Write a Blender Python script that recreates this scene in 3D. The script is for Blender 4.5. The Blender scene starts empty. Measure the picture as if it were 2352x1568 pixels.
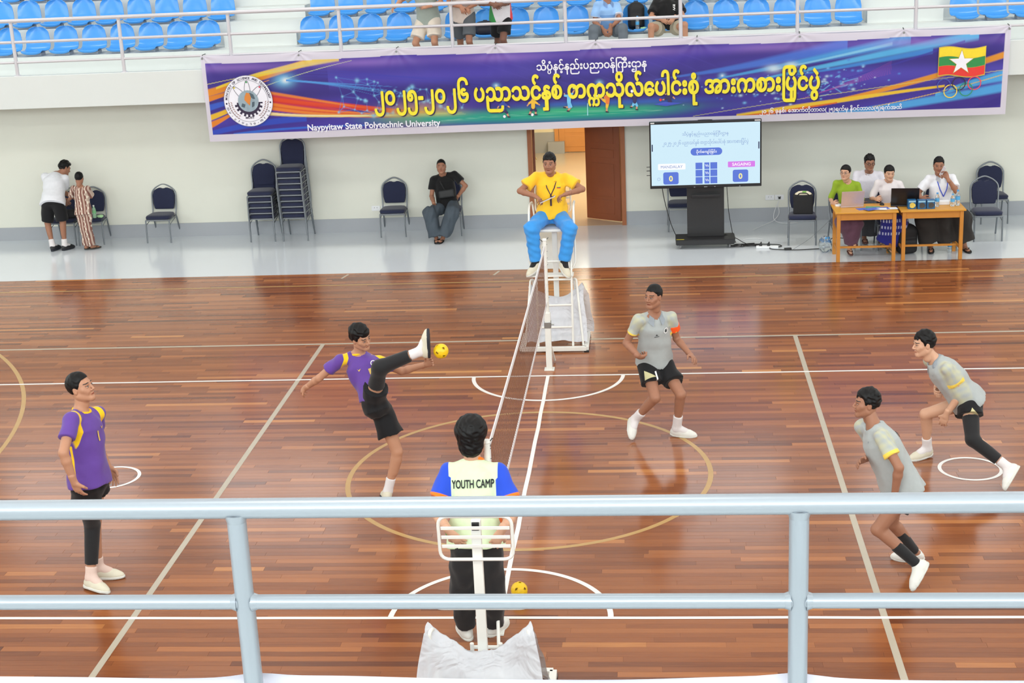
import bpy, bmesh, math, random
import numpy as np
from mathutils import Vector, Matrix
from mathutils.bvhtree import BVHTree

# ------------------------------------------------------------------ camera, world, lights, exposure
SC = bpy.context.scene
C = SC.collection
PI = math.pi

cam = bpy.data.objects.new('camera', bpy.data.cameras.new('camera'))
C.objects.link(cam)
cam.data.sensor_width = 36.0
cam.data.lens = 3473.5 / 2352 * 36.0
cam.data.clip_end = 200
_r = Vector((0.99524192, 0.08609126, -0.04562701))
_u = Vector((0.01844055, 0.29338849, 0.95581543))
_f = Vector((-0.0956738, 0.95210897, -0.29040495))
cam.matrix_world = Matrix(((_r.x, _u.x, -_f.x, 1.28604), (_r.y, _u.y, -_f.y, -13.83018),
                           (_r.z, _u.z, -_f.z, 5.57924), (0, 0, 0, 1)))
SC.camera = cam

SC.view_settings.view_transform = 'Standard'
SC.view_settings.look = 'None'
SC.view_settings.gamma = 1.0
SC.view_settings.use_curve_mapping = False
SC.view_settings.exposure = 0.0

W = bpy.data.worlds.new('world')
SC.world = W
W.use_nodes = True
_bg = W.node_tree.nodes['Background']
_bg.inputs[0].default_value = (0.80, 0.90, 1.0, 1)
_bg.inputs[1].default_value = 1.0

def area(name, loc, rot, sx, sy, watts, col=(1, 1, 1)):
    l = bpy.data.lights.new(name, 'AREA')
    l.shape = 'RECTANGLE'; l.size = sx; l.size_y = sy; l.energy = watts; l.color = col
    o = bpy.data.objects.new(name, l); C.objects.link(o)
    o.location = loc; o.rotation_euler = rot
    return o

# the hall's own luminaires: three rows of panels under the ceiling
for ix in range(5):
    for iy in range(3):
        area('ceiling_lamp', (-12 + 6 * ix, -9 + 9 * iy, 9.35), (0, 0, 0), 3.2, 1.6, 125, (1, 0.97, 0.93))
# daylight through the window bands of the two end walls and of the wall behind the camera
area('daylight_left', (-16.6, 0, 5.6), (0, -PI / 2, 0), 4.0, 20, 620, (0.90, 0.96, 1.0))
area('daylight_right', (16.6, 0, 5.6), (0, PI / 2, 0), 4.0, 20, 620, (0.90, 0.96, 1.0))
area('daylight_behind', (0, -17.4, 7.6), (PI / 2 , 0, 0), 26, 2.6, 2300, (0.92, 0.97, 1.0))
# the lit corridor behind the double door
area('corridor_lamp', (0.3, 14.6, 2.5), (0, 0, 0), 1.2, 5.0, 120, (1, 0.90, 0.72))
# ------------------------------------------------------------------ materials
MATS = {}
def nodes_of(name):
    m = bpy.data.materials.new(name); m.use_nodes = True
    nt = m.node_tree
    return m, nt, nt.nodes['Principled BSDF']

def lin(c):
    return tuple(((v / 12.92) if v <= 0.04045 else ((v + 0.055) / 1.055) ** 2.4) for v in c)
def rgb(r, g, b):
    return lin((r / 255, g / 255, b / 255))

def mat(name, col, rough=0.5, metal=0.0, spec=0.5, var=0.06, scale=18.0, bump=0.0, bscale=None, coat=0.0, trans=0.0, alpha=1.0, sheen=0.0, sub=0.0):
    """Principled material whose colour is mottled a little by noise, with optional fine relief."""
    if name in MATS: return MATS[name]
    m, nt, b = nodes_of(name)
    N, L = nt.nodes, nt.links
    tc = N.new('ShaderNodeTexCoord'); no = N.new('ShaderNodeTexNoise')
    no.inputs['Scale'].default_value = scale; no.inputs['Detail'].default_value = 4
    L.new(tc.outputs['Object'], no.inputs['Vector'])
    mx = N.new('ShaderNodeMix'); mx.data_type = 'RGBA'
    lo = tuple(max(0, c * (1 - var)) for c in col) + (1,); hi = tuple(min(1, c * (1 + var)) for c in col) + (1,)
    mx.inputs[6].default_value = lo; mx.inputs[7].default_value = hi
    L.new(no.outputs['Fac'], mx.inputs[0]); L.new(mx.outputs[2], b.inputs['Base Color'])
    b.inputs['Roughness'].default_value = rough; b.inputs['Metallic'].default_value = metal
    b.inputs['Specular IOR Level'].default_value = spec
    b.inputs['Coat Weight'].default_value = coat
    b.inputs['Transmission Weight'].default_value = trans
    b.inputs['Alpha'].default_value = alpha
    b.inputs['Sheen Weight'].default_value = sheen
    if bump:
        bp = N.new('ShaderNodeBump'); bp.inputs['Strength'].default_value = bump; bp.inputs['Distance'].default_value = 0.01
        n2 = N.new('ShaderNodeTexNoise'); n2.inputs['Scale'].default_value = bscale or scale * 4
        L.new(tc.outputs['Object'], n2.inputs['Vector']); L.new(n2.outputs['Fac'], bp.inputs['Height'])
        L.new(bp.outputs['Normal'], b.inputs['Normal'])
    MATS[name] = m
    return m

def layered(name, cols, rough=0.75, soft=0.002, var=0.07, scale=25.0, sheen=0.2, spec=0.3, bump=0.15):
    """Cloth or skin: base colour, then one colour per signed-distance attribute m0, m1, m2, m3 (shown where it is above zero)."""
    if name in MATS: return MATS[name]
    m, nt, b = nodes_of(name)
    N, L = nt.nodes, nt.links
    tc = N.new('ShaderNodeTexCoord'); no = N.new('ShaderNodeTexNoise')
    no.inputs['Scale'].default_value = scale; no.inputs['Detail'].default_value = 3
    L.new(tc.outputs['Object'], no.inputs['Vector'])
    mx = N.new('ShaderNodeMix'); mx.data_type = 'RGBA'
    c = cols[0]
    mx.inputs[6].default_value = tuple(v * (1 - var) for v in c) + (1,)
    mx.inputs[7].default_value = tuple(min(1, v * (1 + var)) for v in c) + (1,)
    L.new(no.outputs['Fac'], mx.inputs[0]); out = mx.outputs[2]
    for i, c in enumerate(cols[1:]):
        at = N.new('ShaderNodeAttribute'); at.attribute_name = 'm%d' % i
        mr = N.new('ShaderNodeMapRange'); sf = soft[i] if isinstance(soft, tuple) else soft
        mr.inputs['From Min'].default_value = -sf; mr.inputs['From Max'].default_value = sf
        L.new(at.outputs['Fac'], mr.inputs['Value'])
        mm = N.new('ShaderNodeMix'); mm.data_type = 'RGBA'; mm.inputs[7].default_value = tuple(c) + (1,)
        L.new(mr.outputs['Result'], mm.inputs[0]); L.new(out, mm.inputs[6]); out = mm.outputs[2]
    L.new(out, b.inputs['Base Color'])
    b.inputs['Roughness'].default_value = rough; b.inputs['Sheen Weight'].default_value = sheen
    b.inputs['Specular IOR Level'].default_value = spec
    if bump:
        bp = N.new('ShaderNodeBump'); bp.inputs['Strength'].default_value = bump; bp.inputs['Distance'].default_value = 0.01
        n2 = N.new('ShaderNodeTexNoise'); n2.inputs['Scale'].default_value = 14
        L.new(tc.outputs['Object'], n2.inputs['Vector']); L.new(n2.outputs['Fac'], bp.inputs['Height'])
        L.new(bp.outputs['Normal'], b.inputs['Normal'])
    MATS[name] = m
    return m

def emit(name, col, strength=1.0):
    if name in MATS: return MATS[name]
    m, nt, b = nodes_of(name)
    b.inputs['Base Color'].default_value = (0, 0, 0, 1); b.inputs['Roughness'].default_value = 0.4
    b.inputs['Emission Color'].default_value = tuple(col) + (1,)
    b.inputs['Emission Strength'].default_value = strength
    MATS[name] = m
    return m

# ------------------------------------------------------------------ objects
def link(o, parent=None):
    C.objects.link(o)
    if parent is not None: o.parent = parent
    return o
def tag(o, label=None, cat=None, group=None, kind=None):
    for k, v in (('label', label), ('category', cat), ('group', group), ('kind', kind)):
        if v: o[k] = v
    return o
def thing(name, label, cat, loc=(0, 0, 0), rz=0.0, group=None):
    o = link(bpy.data.objects.new(name, None))
    o.empty_display_size = 0.1
    o.location = loc; o.rotation_euler = (0, 0, rz)
    return tag(o, label, cat, group)
def mesh_of(name, verts, faces, m, smooth=False):
    me = bpy.data.meshes.new(name)
    me.from_pydata([tuple(v) for v in verts], [], [tuple(f) for f in faces])
    if m is not None: me.materials.append(m)
    if smooth: me.shade_smooth()
    me.update()
    return me
def obj(name, bm, m, parent=None, smooth=False):
    me = bpy.data.meshes.new(name)
    bm.normal_update(); bm.to_mesh(me); bm.free()
    if m is not None: me.materials.append(m)
    if smooth:
        me.shade_smooth()
        try: me.set_sharp_from_angle(angle=math.radians(40))
        except Exception: pass
    return link(bpy.data.objects.new(name, me), parent)
def copy_tree(o, parent=None):
    c = o.copy(); C.objects.link(c); c.parent = parent
    for ch in list(o.children): copy_tree(ch, c)
    return c
def B(): return bmesh.new()

def box(bm, cx, cy, cz, sx, sy, sz, rz=0.0, bev=0.0, M=None):
    r = bmesh.ops.create_cube(bm, size=1.0)
    vs = r['verts']
    T = Matrix.Translation((cx, cy, cz)) @ Matrix.Rotation(rz, 4, 'Z') @ Matrix.Diagonal((sx, sy, sz, 1))
    if M is not None: T = M @ T
    bmesh.ops.transform(bm, matrix=T, verts=vs)
    if bev:
        es = list({e for v in vs for e in v.link_edges})
        bmesh.ops.bevel(bm, geom=es, offset=bev, segments=2, affect='EDGES', profile=0.6)
    return bm
def tube(bm, pts, r, n=10, closed=False, caps=True, r2=None):
    """A round bar along a polyline (radius r, or from r to r2)."""
    P = [Vector(p) for p in pts]; k = len(P)
    rings = []; up = None
    for i in range(k):
        if closed: t = (P[(i + 1) % k] - P[(i - 1) % k])
        else: t = P[min(i + 1, k - 1)] - P[max(i - 1, 0)]
        t.normalize()
        if up is None:
            up = Vector((0, 0, 1)) if abs(t.z) < 0.9 else Vector((0, 1, 0))
        a = up - t * up.dot(t)
        if a.length < 1e-5: a = Vector((1, 0, 0)) - t * t.x
        a.normalize(); b = t.cross(a); up = a
        rr = r if r2 is None else r + (r2 - r) * i / max(1, k - 1)
        rings.append([bm.verts.new(P[i] + a * (rr * math.cos(2 * PI * j / n)) + b * (rr * math.sin(2 * PI * j / n))) for j in range(n)])
    for i in range(k if closed else k - 1):
        A, Bq = rings[i], rings[(i + 1) % k]
        for j in range(n):
            bm.faces.new((A[j], A[(j + 1) % n], Bq[(j + 1) % n], Bq[j]))
    if caps and not closed:
        bm.faces.new(rings[0][::-1]); bm.faces.new(rings[-1])
    return bm
def rounded(pts, rad, seg=5, closed=False):
    """Polyline with rounded corners."""
    P = [Vector(p) for p in pts]; out = []
    k = len(P)
    for i in range(k):
        if not closed and i in (0, k - 1): out.append(P[i]); continue
        a, b, c = P[i - 1], P[i], P[(i + 1) % k]
        d1 = (a - b); d2 = (c - b); r = min(rad, d1.length * 0.49, d2.length * 0.49)
        p, q = b + d1.normalized() * r, b + d2.normalized() * r
        for s in range(seg + 1):
            t = s / seg
            out.append(p * (1 - t) ** 2 + b * 2 * t * (1 - t) + q * t * t)
    return out
def lathe(bm, prof, n=20, M=None):
    """Surface of revolution about z from (r, z) pairs."""
    rings = []
    for r, z in prof:
        if r < 1e-6: rings.append([bm.verts.new((0, 0, z))])
        else: rings.append([bm.verts.new((r * math.cos(2 * PI * j / n), r * math.sin(2 * PI * j / n), z)) for j in range(n)])
    new = [v for R in rings for v in R]
    for A, Bq in zip(rings, rings[1:]):
        for j in range(n):
            a, b = A[j % len(A)], A[(j + 1) % len(A)]; c, d = Bq[(j + 1) % len(Bq)], Bq[j % len(Bq)]
            f = []
            for v in (a, b, c, d):
                if v not in f: f.append(v)
            if len(f) > 2: bm.faces.new(f)
    if M is not None: bmesh.ops.transform(bm, matrix=M, verts=new)
    return bm
def prism(bm, poly, z0, z1, M=None):
    """Flat polygon (x, y) given thickness from z0 to z1."""
    lo = [bm.verts.new((x, y, z0)) for x, y in poly]; hi = [bm.verts.new((x, y, z1)) for x, y in poly]
    n = len(poly)
    bm.faces.new(lo[::-1]); bm.faces.new(hi)
    for i in range(n): bm.faces.new((lo[i], lo[(i + 1) % n], hi[(i + 1) % n], hi[i]))
    if M is not None: bmesh.ops.transform(bm, matrix=M, verts=lo + hi)
    return bm
def ring_poly(cx, cy, r0, r1, a0=0.0, a1=2 * PI, n=48):
    A = [(cx + r1 * math.cos(a0 + (a1 - a0) * i / n), cy + r1 * math.sin(a0 + (a1 - a0) * i / n)) for i in range(n + 1)]
    Bq = [(cx + r0 * math.cos(a0 + (a1 - a0) * i / n), cy + r0 * math.sin(a0 + (a1 - a0) * i / n)) for i in range(n + 1)]
    return A, Bq
def strip_bm(bm, A, Bq, z=0.0):
    a = [bm.verts.new((x, y, z)) for x, y in A]; b = [bm.verts.new((x, y, z)) for x, y in Bq]
    for i in range(len(a) - 1):
        bm.faces.new((b[i], a[i], a[i + 1], b[i + 1]))
    return bm

# ------------------------------------------------------------------ lettering as meshes (x right, y up), built from Blender's own font
def glyphs(body, size=1.0, bold=0.0, align='LEFT', extras=(), heavy=0.0):
    """Vertices and faces of a line of lettering; extras = (prefix, glyph, scale, dx, dy) for stacked letters under a prefix."""
    def one(s, sz):
        cu = bpy.data.curves.new('lettering', 'FONT'); cu.body = s; cu.size = sz; cu.offset = bold * sz; cu.fill_mode = 'FRONT'
        cu.resolution_u = 4
        o = bpy.data.objects.new('lettering', cu); C.objects.link(o)
        dg = bpy.context.evaluated_depsgraph_get()
        me = bpy.data.meshes.new_from_object(o.evaluated_get(dg))
        V = np.zeros(len(me.vertices) * 3); me.vertices.foreach_get('co', V); V = V.reshape(-1, 3)[:, :2]
        F = [tuple(p.vertices) for p in me.polygons]
        bpy.data.objects.remove(o); bpy.data.meshes.remove(me); bpy.data.curves.remove(cu)
        return V, F
    V, F = one(body, size)
    for pre, g, sc, dx, dy in extras:
        w = one(pre, size)[0][:, 0].max() if pre else 0.0
        v, f = one(g, size * sc)
        v = v + np.array([w + dx * size, dy * size]); n = len(V)
        V = np.vstack([V, v]); F = F + [tuple(i + n for i in q) for q in f]
    x0, x1 = V[:, 0].min(), V[:, 0].max()
    V[:, 0] -= {'LEFT': x0, 'CENTER': (x0 + x1) / 2, 'RIGHT': x1}[align]
    if heavy:   # thick strokes: overprinted copies, each a hair further out
        n = len(V); h = heavy * size; cp = [(0, 0)] + [(h * math.cos(a), h * math.sin(a)) for a in [PI / 4 * i for i in range(8)]]
        F = [tuple(i + n * k for i in q) for k in range(len(cp)) for q in F]
        V = np.vstack([np.column_stack([V + np.array(c), np.full(n, .0005 * k)]) for k, c in enumerate(cp)])
    return V, F
def fit(VF, w=None, h=None):
    V, F = VF; V = V.copy()
    sx = w / (V[:, 0].max() - V[:, 0].min()) if w else None
    sy = h / (V[:, 1].max() - V[:, 1].min()) if h else None
    sx = sx or sy; sy = sy or sx
    V[:, 0] *= sx; V[:, 1] *= sy
    return V, F
FLAG_Y, FLAG_G, FLAG_R = mat('flag_yellow', rgb(240, 214, 40), .6), mat('flag_green', rgb(40, 140, 70), .6), mat('flag_red', rgb(226, 52, 44), .6)
# ------------------------------------------------------------------ figures: signed-distance modelling, meshed by surface nets
def nrm(v):
    v = np.asarray(v, float); return v / (np.linalg.norm(v) + 1e-12)

class Field:
    """Signed distance on a regular grid; primitives are blended in with a smooth union, only near where they are."""
    def __init__(s, lo, hi, h):
        s.h = h; s.lo = np.array(lo, float) - 2 * h
        s.n = np.ceil((np.array(hi, float) - s.lo) / h).astype(int) + 3
        s.F = np.full(s.n, 0.25, np.float32)
    def sub(s, lo, hi):
        a = np.clip(np.floor((np.array(lo) - s.lo) / s.h).astype(int), 0, s.n - 1)
        b = np.clip(np.ceil((np.array(hi) - s.lo) / s.h).astype(int) + 1, 1, s.n)
        if (b <= a).any(): return None, None
        ax = [(s.lo[i] + s.h * np.arange(a[i], b[i])).astype(np.float32) for i in range(3)]
        P = np.stack(np.meshgrid(*ax, indexing='ij'), -1)
        return tuple(slice(a[i], b[i]) for i in range(3)), P
    def add(s, prim, k=0.02, op='u'):
        lo, hi, fn = prim
        pad = k + 3 * s.h
        sl, P = s.sub(np.array(lo) - pad, np.array(hi) + pad)
        if sl is None: return s
        d = fn(P).astype(np.float32); f = s.F[sl]
        if op == 'u':
            if k > 0:
                hh = np.clip(0.5 + 0.5 * (f - d) / k, 0, 1)
                s.F[sl] = f * (1 - hh) + d * hh - k * hh * (1 - hh)
            else: s.F[sl] = np.minimum(f, d)
        else:
            if k > 0:
                hh = np.clip(0.5 - 0.5 * (f + d) / k, 0, 1)
                s.F[sl] = f * (1 - hh) - d * hh + k * hh * (1 - hh)
            else: s.F[sl] = np.maximum(f, -d)
        return s
    def points(s):
        return s.sub(s.lo, s.lo + s.h * s.n)[1]
    def displace(s, fn, band=0.06):
        idx = np.argwhere(np.abs(s.F) < band)
        P = s.lo + idx * s.h
        s.F[tuple(idx.T)] += fn(P).astype(np.float32)
        return s
    def cut(s, pt, n):
        n = nrm(n); pt = np.array(pt, float)
        g = [(s.lo[i] - pt[i] + s.h * np.arange(s.n[i])) * n[i] for i in range(3)]
        d = g[0][:, None, None] + g[1][None, :, None] + g[2][None, None, :]
        s.F = np.maximum(s.F, d.astype(np.float32))
        return s
    def mesh(s):
        F = s.F; n = s.n; inside = F < 0
        # active cells
        c = np.zeros(np.array(n) - 1, np.int8)
        for dx in (0, 1):
            for dy in (0, 1):
                for dz in (0, 1):
                    c += inside[dx:n[0] - 1 + dx, dy:n[1] - 1 + dy, dz:n[2] - 1 + dz]
        act = np.argwhere((c > 0) & (c < 8))
        if len(act) == 0: return np.zeros((0, 3)), np.zeros((0, 4), int)
        acc = np.zeros((len(act), 3)); cnt = np.zeros(len(act))
        corners = [(i >> 2 & 1, i >> 1 & 1, i & 1) for i in range(8)]
        val = {q: F[act[:, 0] + q[0], act[:, 1] + q[1], act[:, 2] + q[2]] for q in corners}
        for a in corners:
            for ax in range(3):
                if a[ax] == 0:
                    b = list(a); b[ax] = 1; b = tuple(b)
                    va, vb = val[a], val[b]; m = (va < 0) != (vb < 0)
                    t = va[m] / (va[m] - vb[m]); p = np.tile(np.array(a, float), (m.sum(), 1)); p[:, ax] += t
                    acc[m] += p; cnt[m] += 1
        V = s.lo + s.h * (act + acc / cnt[:, None])
        idx = np.full(np.array(n) - 1, -1, np.int32); idx[tuple(act.T)] = np.arange(len(act))
        Q = []
        for ax in range(3):
            sl0 = [slice(None)] * 3; sl1 = [slice(None)] * 3
            sl0[ax] = slice(0, -1); sl1[ax] = slice(1, None)
            i0, i1 = inside[tuple(sl0)], inside[tuple(sl1)]
            e = np.argwhere(i0 != i1); flip = i0[tuple(e.T)]
            o1, o2 = [(1, 2), (2, 0), (0, 1)][ax]
            ok = (e[:, o1] > 0) & (e[:, o2] > 0) & (e[:, o1] < n[o1] - 1) & (e[:, o2] < n[o2] - 1)
            e = e[ok]; flip = flip[ok]
            def cell(d1, d2):
                q = e.copy(); q[:, o1] -= d1; q[:, o2] -= d2
                return idx[q[:, 0], q[:, 1], q[:, 2]]
            quad = np.stack([cell(1, 1), cell(0, 1), cell(0, 0), cell(1, 0)], 1)
            quad[~flip] = quad[~flip][:, ::-1]
            Q.append(quad)
        Q = np.vstack(Q); Q = Q[(Q >= 0).all(1)]
        return V, Q

def cone(a, b, ra, rb, t0=None, t1=None):
    """Tapered limb from a to b; t0/t1 cut it square at those fractions of its length."""
    a = np.array(a, float); b = np.array(b, float); ab = b - a; L = np.linalg.norm(ab) + 1e-9
    r = max(ra, rb)
    e0 = a if t0 is None else a + ab * min(0, t0); e1 = b if t1 is None else a + ab * max(1, t1)
    def fn(P):
        q = P - a; tt = (q @ (ab / L ** 2).astype(np.float32))
        t = np.clip(tt, min(0, t0) if t0 is not None else 0, max(1, t1) if t1 is not None else 1)
        d = np.linalg.norm(q - t[..., None] * ab.astype(np.float32), axis=-1) - (ra + (rb - ra) * t)
        if t0 is not None: d = np.maximum(d, (t0 - tt) * L)
        if t1 is not None: d = np.maximum(d, (tt - t1) * L)
        return d
    return np.minimum(e0, e1) - r, np.maximum(e0, e1) + r, fn
def ell(c, r, R=None):
    c = np.array(c, float); r = np.array(r, float); R = np.eye(3) if R is None else np.array(R, float)  # rows are the axes
    ext = np.abs(R.T) @ r
    def fn(P):
        q = (P - c) @ R.T.astype(np.float32)
        k0 = np.linalg.norm(q / r, axis=-1); k1 = np.linalg.norm(q / r ** 2, axis=-1) + 1e-9
        return k0 * (k0 - 1) / k1
    return c - ext, c + ext, fn
def rbox(c, half, rad, R):
    c = np.array(c, float); half = np.array(half, float); ext = np.abs(np.array(R).T) @ half
    def fn(P):
        q = np.abs((P - c) @ np.array(R).T.astype(np.float32)) - (half - rad)
        return np.linalg.norm(np.maximum(q, 0), axis=-1) + np.minimum(q.max(-1), 0) - rad
    return c - ext, c + ext, fn
def loft(A, Bp, x0, y0, x1, y1, prof, cut0=True, cut1=True):
    """Elliptical tube along A->Bp; cross-axes go from (x0, y0) to (x1, y1); prof = (s, half width, half depth, depth shift)."""
    A = np.array(A, float); Bp = np.array(Bp, float); d = Bp - A; L = np.linalg.norm(d); d = d / L
    S = np.array([p[0] for p in prof]); WA = np.array([p[1] for p in prof]); WB = np.array([p[2] for p in prof])
    SH = np.array([p[3] if len(p) > 3 else 0 for p in prof])
    m = max(WA.max(), WB.max()) + np.abs(SH).max(); p0 = A + d * L * S[0]; p1 = A + d * L * S[-1]
    def fn(P):
        q = P - A.astype(np.float32); s = (q @ d.astype(np.float32)) / L
        sc = np.clip(s, S[0], S[-1]); w = np.clip(sc, 0, 1)[..., None]
        X = x0 * (1 - w) + x1 * w; Y = y0 * (1 - w) + y1 * w
        X = X / np.linalg.norm(X, axis=-1, keepdims=True); Y = Y / np.linalg.norm(Y, axis=-1, keepdims=True)
        u = (q * X).sum(-1); v = (q * Y).sum(-1) - np.interp(sc, S, SH)
        a = np.interp(sc, S, WA); b = np.interp(sc, S, WB)
        k0 = np.sqrt((u / a) ** 2 + (v / b) ** 2); k1 = np.sqrt((u / a ** 2) ** 2 + (v / b ** 2) ** 2) + 1e-9
        e = k0 * (k0 - 1) / k1
        e = np.where(k0 < 0.02, -np.minimum(a, b), e)
        if cut0: e = np.maximum(e, (S[0] - s) * L)
        if cut1: e = np.maximum(e, (s - S[-1]) * L)
        return e
    return np.minimum(p0, p1) - m, np.maximum(p0, p1) + m, fn

def folds(seed, amp=0.004, wl=0.11, axis=None):
    R = np.random.RandomState(seed); D = []
    for i in range(7):
        v = R.randn(3); v /= np.linalg.norm(v)
        if axis is not None: v = v - 0.6 * np.dot(v, axis) * np.array(axis)
        D.append((v * 2 * PI / (wl * R.uniform(0.7, 2.0)), R.uniform(0, 6.28), R.uniform(0.5, 1)))
    def fn(P):
        o = 0
        W1 = np.sin(P @ np.array([9., 5., 7.]) + seed) * 0.9
        for v, ph, a in D: o = o + a * np.sin(P @ v + ph + W1)
        return amp * o / 2.2
    return fn

def sdf_obj(name, F, m, parent, attrs=None, origin=(0, 0, 0), smooth=True, label=None):
    V, Q = F if isinstance(F, tuple) else F.mesh()
    me = bpy.data.meshes.new(name)
    Vo = (V - np.array(origin)).astype(np.float32)
    me.vertices.add(len(V)); me.vertices.foreach_set('co', Vo.ravel())
    me.loops.add(Q.size); me.loops.foreach_set('vertex_index', Q.ravel().astype(np.int32))
    me.polygons.add(len(Q)); me.polygons.foreach_set('loop_start', np.arange(0, Q.size, 4, dtype=np.int32))
    me.update(calc_edges=True)
    me.polygons.foreach_set('use_smooth', np.ones(len(Q), bool))
    if attrs is not None:
        for i, a in enumerate(attrs):
            at = me.attributes.new('m%d' % i, 'FLOAT', 'POINT'); at.data.foreach_set('value', np.asarray(a, np.float32))
    me.materials.append(m); me.update()
    o = link(bpy.data.objects.new(name, me), parent)
    if label: o['label'] = label
    return o

def skin(name, c):
    return layered(name, [c, tuple(np.array(c) * [0.78, 0.50, 0.50]), rgb(196, 184, 176), rgb(44, 30, 26)], rough=0.5, soft=0.0012, sheen=0.05, spec=0.35, bump=0.0, var=0.05, scale=9)
SKIN = {k: None for k in ()}

class Person:
    def __init__(s, J, H, label, skin_m, hair_m, fine, head_f, head_u=(0, 0, 1), group=None, cat='person', base=None):
        s.J = {k: np.array(v, float) for k, v in J.items()}; s.H = H; s.k = H / 1.70
        J = s.J; s.h = fine
        s.skin = skin_m; s.hairm = hair_m
        b = base if base is not None else (float(J['pel'][0]), float(J['pel'][1]), float(min(J['toL'][2], J['toR'][2]) - 0.04))
        s.o = np.array(b)
        s.root = thing('person', label, cat, b, 0, group)
        s.up = nrm(J['neck'] - J['pel'])
        rs = nrm(J['shR'] - J['shL']); rh = nrm(J['hipR'] - J['hipL'])
        def fr(r):
            r = nrm(r - s.up * np.dot(r, s.up)); return r, np.cross(s.up, r)
        s.rs, s.fs = fr(rs); s.rh, s.fh = fr(rh)
        s.hf = nrm(head_f); hu = np.array(head_u, float); hu = nrm(hu - s.hf * np.dot(hu, s.hf)); s.hu = hu; s.hr = np.cross(s.hf, hu)
        s.lo = np.min(list(J.values()), 0) - 0.22; s.hi = np.max(list(J.values()), 0) + 0.22
    def field(s, pts=None, pad=0.16, h=None):
        if pts is None: return Field(s.lo, s.hi, h or s.h)
        P = np.array([s.J[p] if isinstance(p, str) else p for p in pts])
        return Field(P.min(0) - pad, P.max(0) + pad, h or s.h)
    def torso(s, prof, dA=0, dB=0, **kw):
        k = s.k
        return loft(s.J['pel'], s.J['neck'], s.rh, s.fh, s.rs, s.fs, [(p[0], p[1] * k + dA, p[2] * k + dB) + tuple(q * k for q in p[3:4]) for p in prof], **kw)
    BODY = [(-.17, .09, .075), (-.05, .150, .105), (.1, .158, .108), (.35, .138, .098), (.6, .152, .108), (.8, .160, .105), (.92, .115, .082), (1.0, .06, .058)]
    def body(s, fat=1.0, foot=True, arm=1.0, hands=True, curlL=0.5, curlR=0.5, nL=None, nR=None):
        J = s.J; k = s.k; F = s.field()
        F.add(s.torso([(p[0], p[1] * fat, p[2] * fat) for p in s.BODY]), 0.02)
        for S in 'LR':
            F.add(cone(J['neck'] - s.up * 0.03 * k, J['sh' + S], .045 * k, .043 * k), 0.035)
            F.add(cone(J['neck'] + s.up * .025 * k - s.fs * .012 * k, J['neck'] * .45 + J['sh' + S] * .55 + s.up * .005 * k - s.fs * .01 * k, .036 * k, .030 * k), 0.03)
            F.add(cone(J['sh' + S], J['el' + S], .045 * k * arm, .036 * k * arm), 0.025)
            m = J['el' + S] + (J['wr' + S] - J['el' + S]) * 0.28
            F.add(cone(J['el' + S], m, .036 * k * arm, .038 * k * arm), 0.015); F.add(cone(m, J['wr' + S], .038 * k * arm, .026 * k * arm), 0.015)
            F.add(cone(J['hip' + S], J['kn' + S], .082 * k * fat, .053 * k), 0.03)
            kn, an = J['kn' + S], J['an' + S]
            sh = nrm(an - kn); th = nrm(J['kn' + S] - J['hip' + S]); back = nrm(np.cross(np.cross(sh, s.fh), sh)) * -1
            F.add(cone(kn, an, .050 * k, .034 * k), 0.02)
            c = kn + (an - kn) * 0.3 + back * 0.018 * k
            F.add(cone(c - sh * .05 * k, c + sh * .08 * k, .045 * k, .034 * k), 0.03)
            if foot:
                d, u, y = s.footframe(S)
                F.add(cone(an - u * .03 * k - d * .02 * k, J['to' + S] - d * .05 * k, .036 * k, .026 * k), 0.02)
        F.add(cone(J['neck'] - s.up * .02 * k, J['head'] - s.hu * .05 * k - s.hf * .015 * k, .052 * k, .050 * k), 0.03)
        parts = [F.mesh()]
        hv = s.headmesh(); parts.append(hv)
        if hands:
            parts.append(s.handmesh('L', curlL, nL)); parts.append(s.handmesh('R', curlR, nR))
        V = []; Q = []; n = 0; marks = []
        for i, (v, q) in enumerate(parts):
            V.append(v); Q.append(q + n); n += len(v)
            marks.append(s.facemarks(v) if i == 1 else np.full((3, len(v)), -0.05))
        s.bodymesh = (np.vstack(V), np.vstack(Q))
        s.bodyo = sdf_obj('body', s.bodymesh, s.skin, s.root, np.hstack(marks), s.o)
        return s
    def footframe(s, S):
        J = s.J; an, to, kn = J['an' + S], J['to' + S], J['kn' + S]
        w = nrm(to - an); u = nrm(kn - an); u = nrm(u - w * np.dot(u, w))
        a = math.atan2(.05, .19)
        d = w * math.cos(a) + u * math.sin(a); uu = -w * math.sin(a) + u * math.cos(a)
        return d, uu, np.cross(uu, d)
    # --- head in its own frame: x right, y forward, z up
    def hl(s, p):
        p = np.array(p, float) * s.k * s.hs
        return s.J['head'] + s.hr * p[0] + s.hf * p[1] + s.hu * p[2]
    hs = 1.0
    def headmesh(s):
        R = np.array([s.hr, s.hf, s.hu]); q = s.k * s.hs; h = s.hh
        F = Field(s.J['head'] - .17 * q, s.J['head'] + .17 * q, h)
        E = lambda c, r, kk=0.01, op='u': F.add(ell(s.hl(c), np.array(r) * q, R), kk, op)
        K = lambda a, b, ra, rb, kk=0.01, op='u': F.add(cone(s.hl(a), s.hl(b), ra * q, rb * q), kk, op)
        E((0, -.014, .028), (.073, .093, .082)); E((0, .016, -.025), (.061, .068, .082), 0.03)
        for x in (-1, 1):
            K((x * .050, -.005, -.055), (x * .016, .062, -.090), .022, .020, 0.03)
            K((x * .048, .045, -.012), (x * .03, .06, -.03), .020, .022, 0.02)
        E((0, .064, -.094), (.020, .018, .016), 0.02)
        K((-.036, .074, .026), (.036, .074, .026), .011, .011, 0.012)
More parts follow.
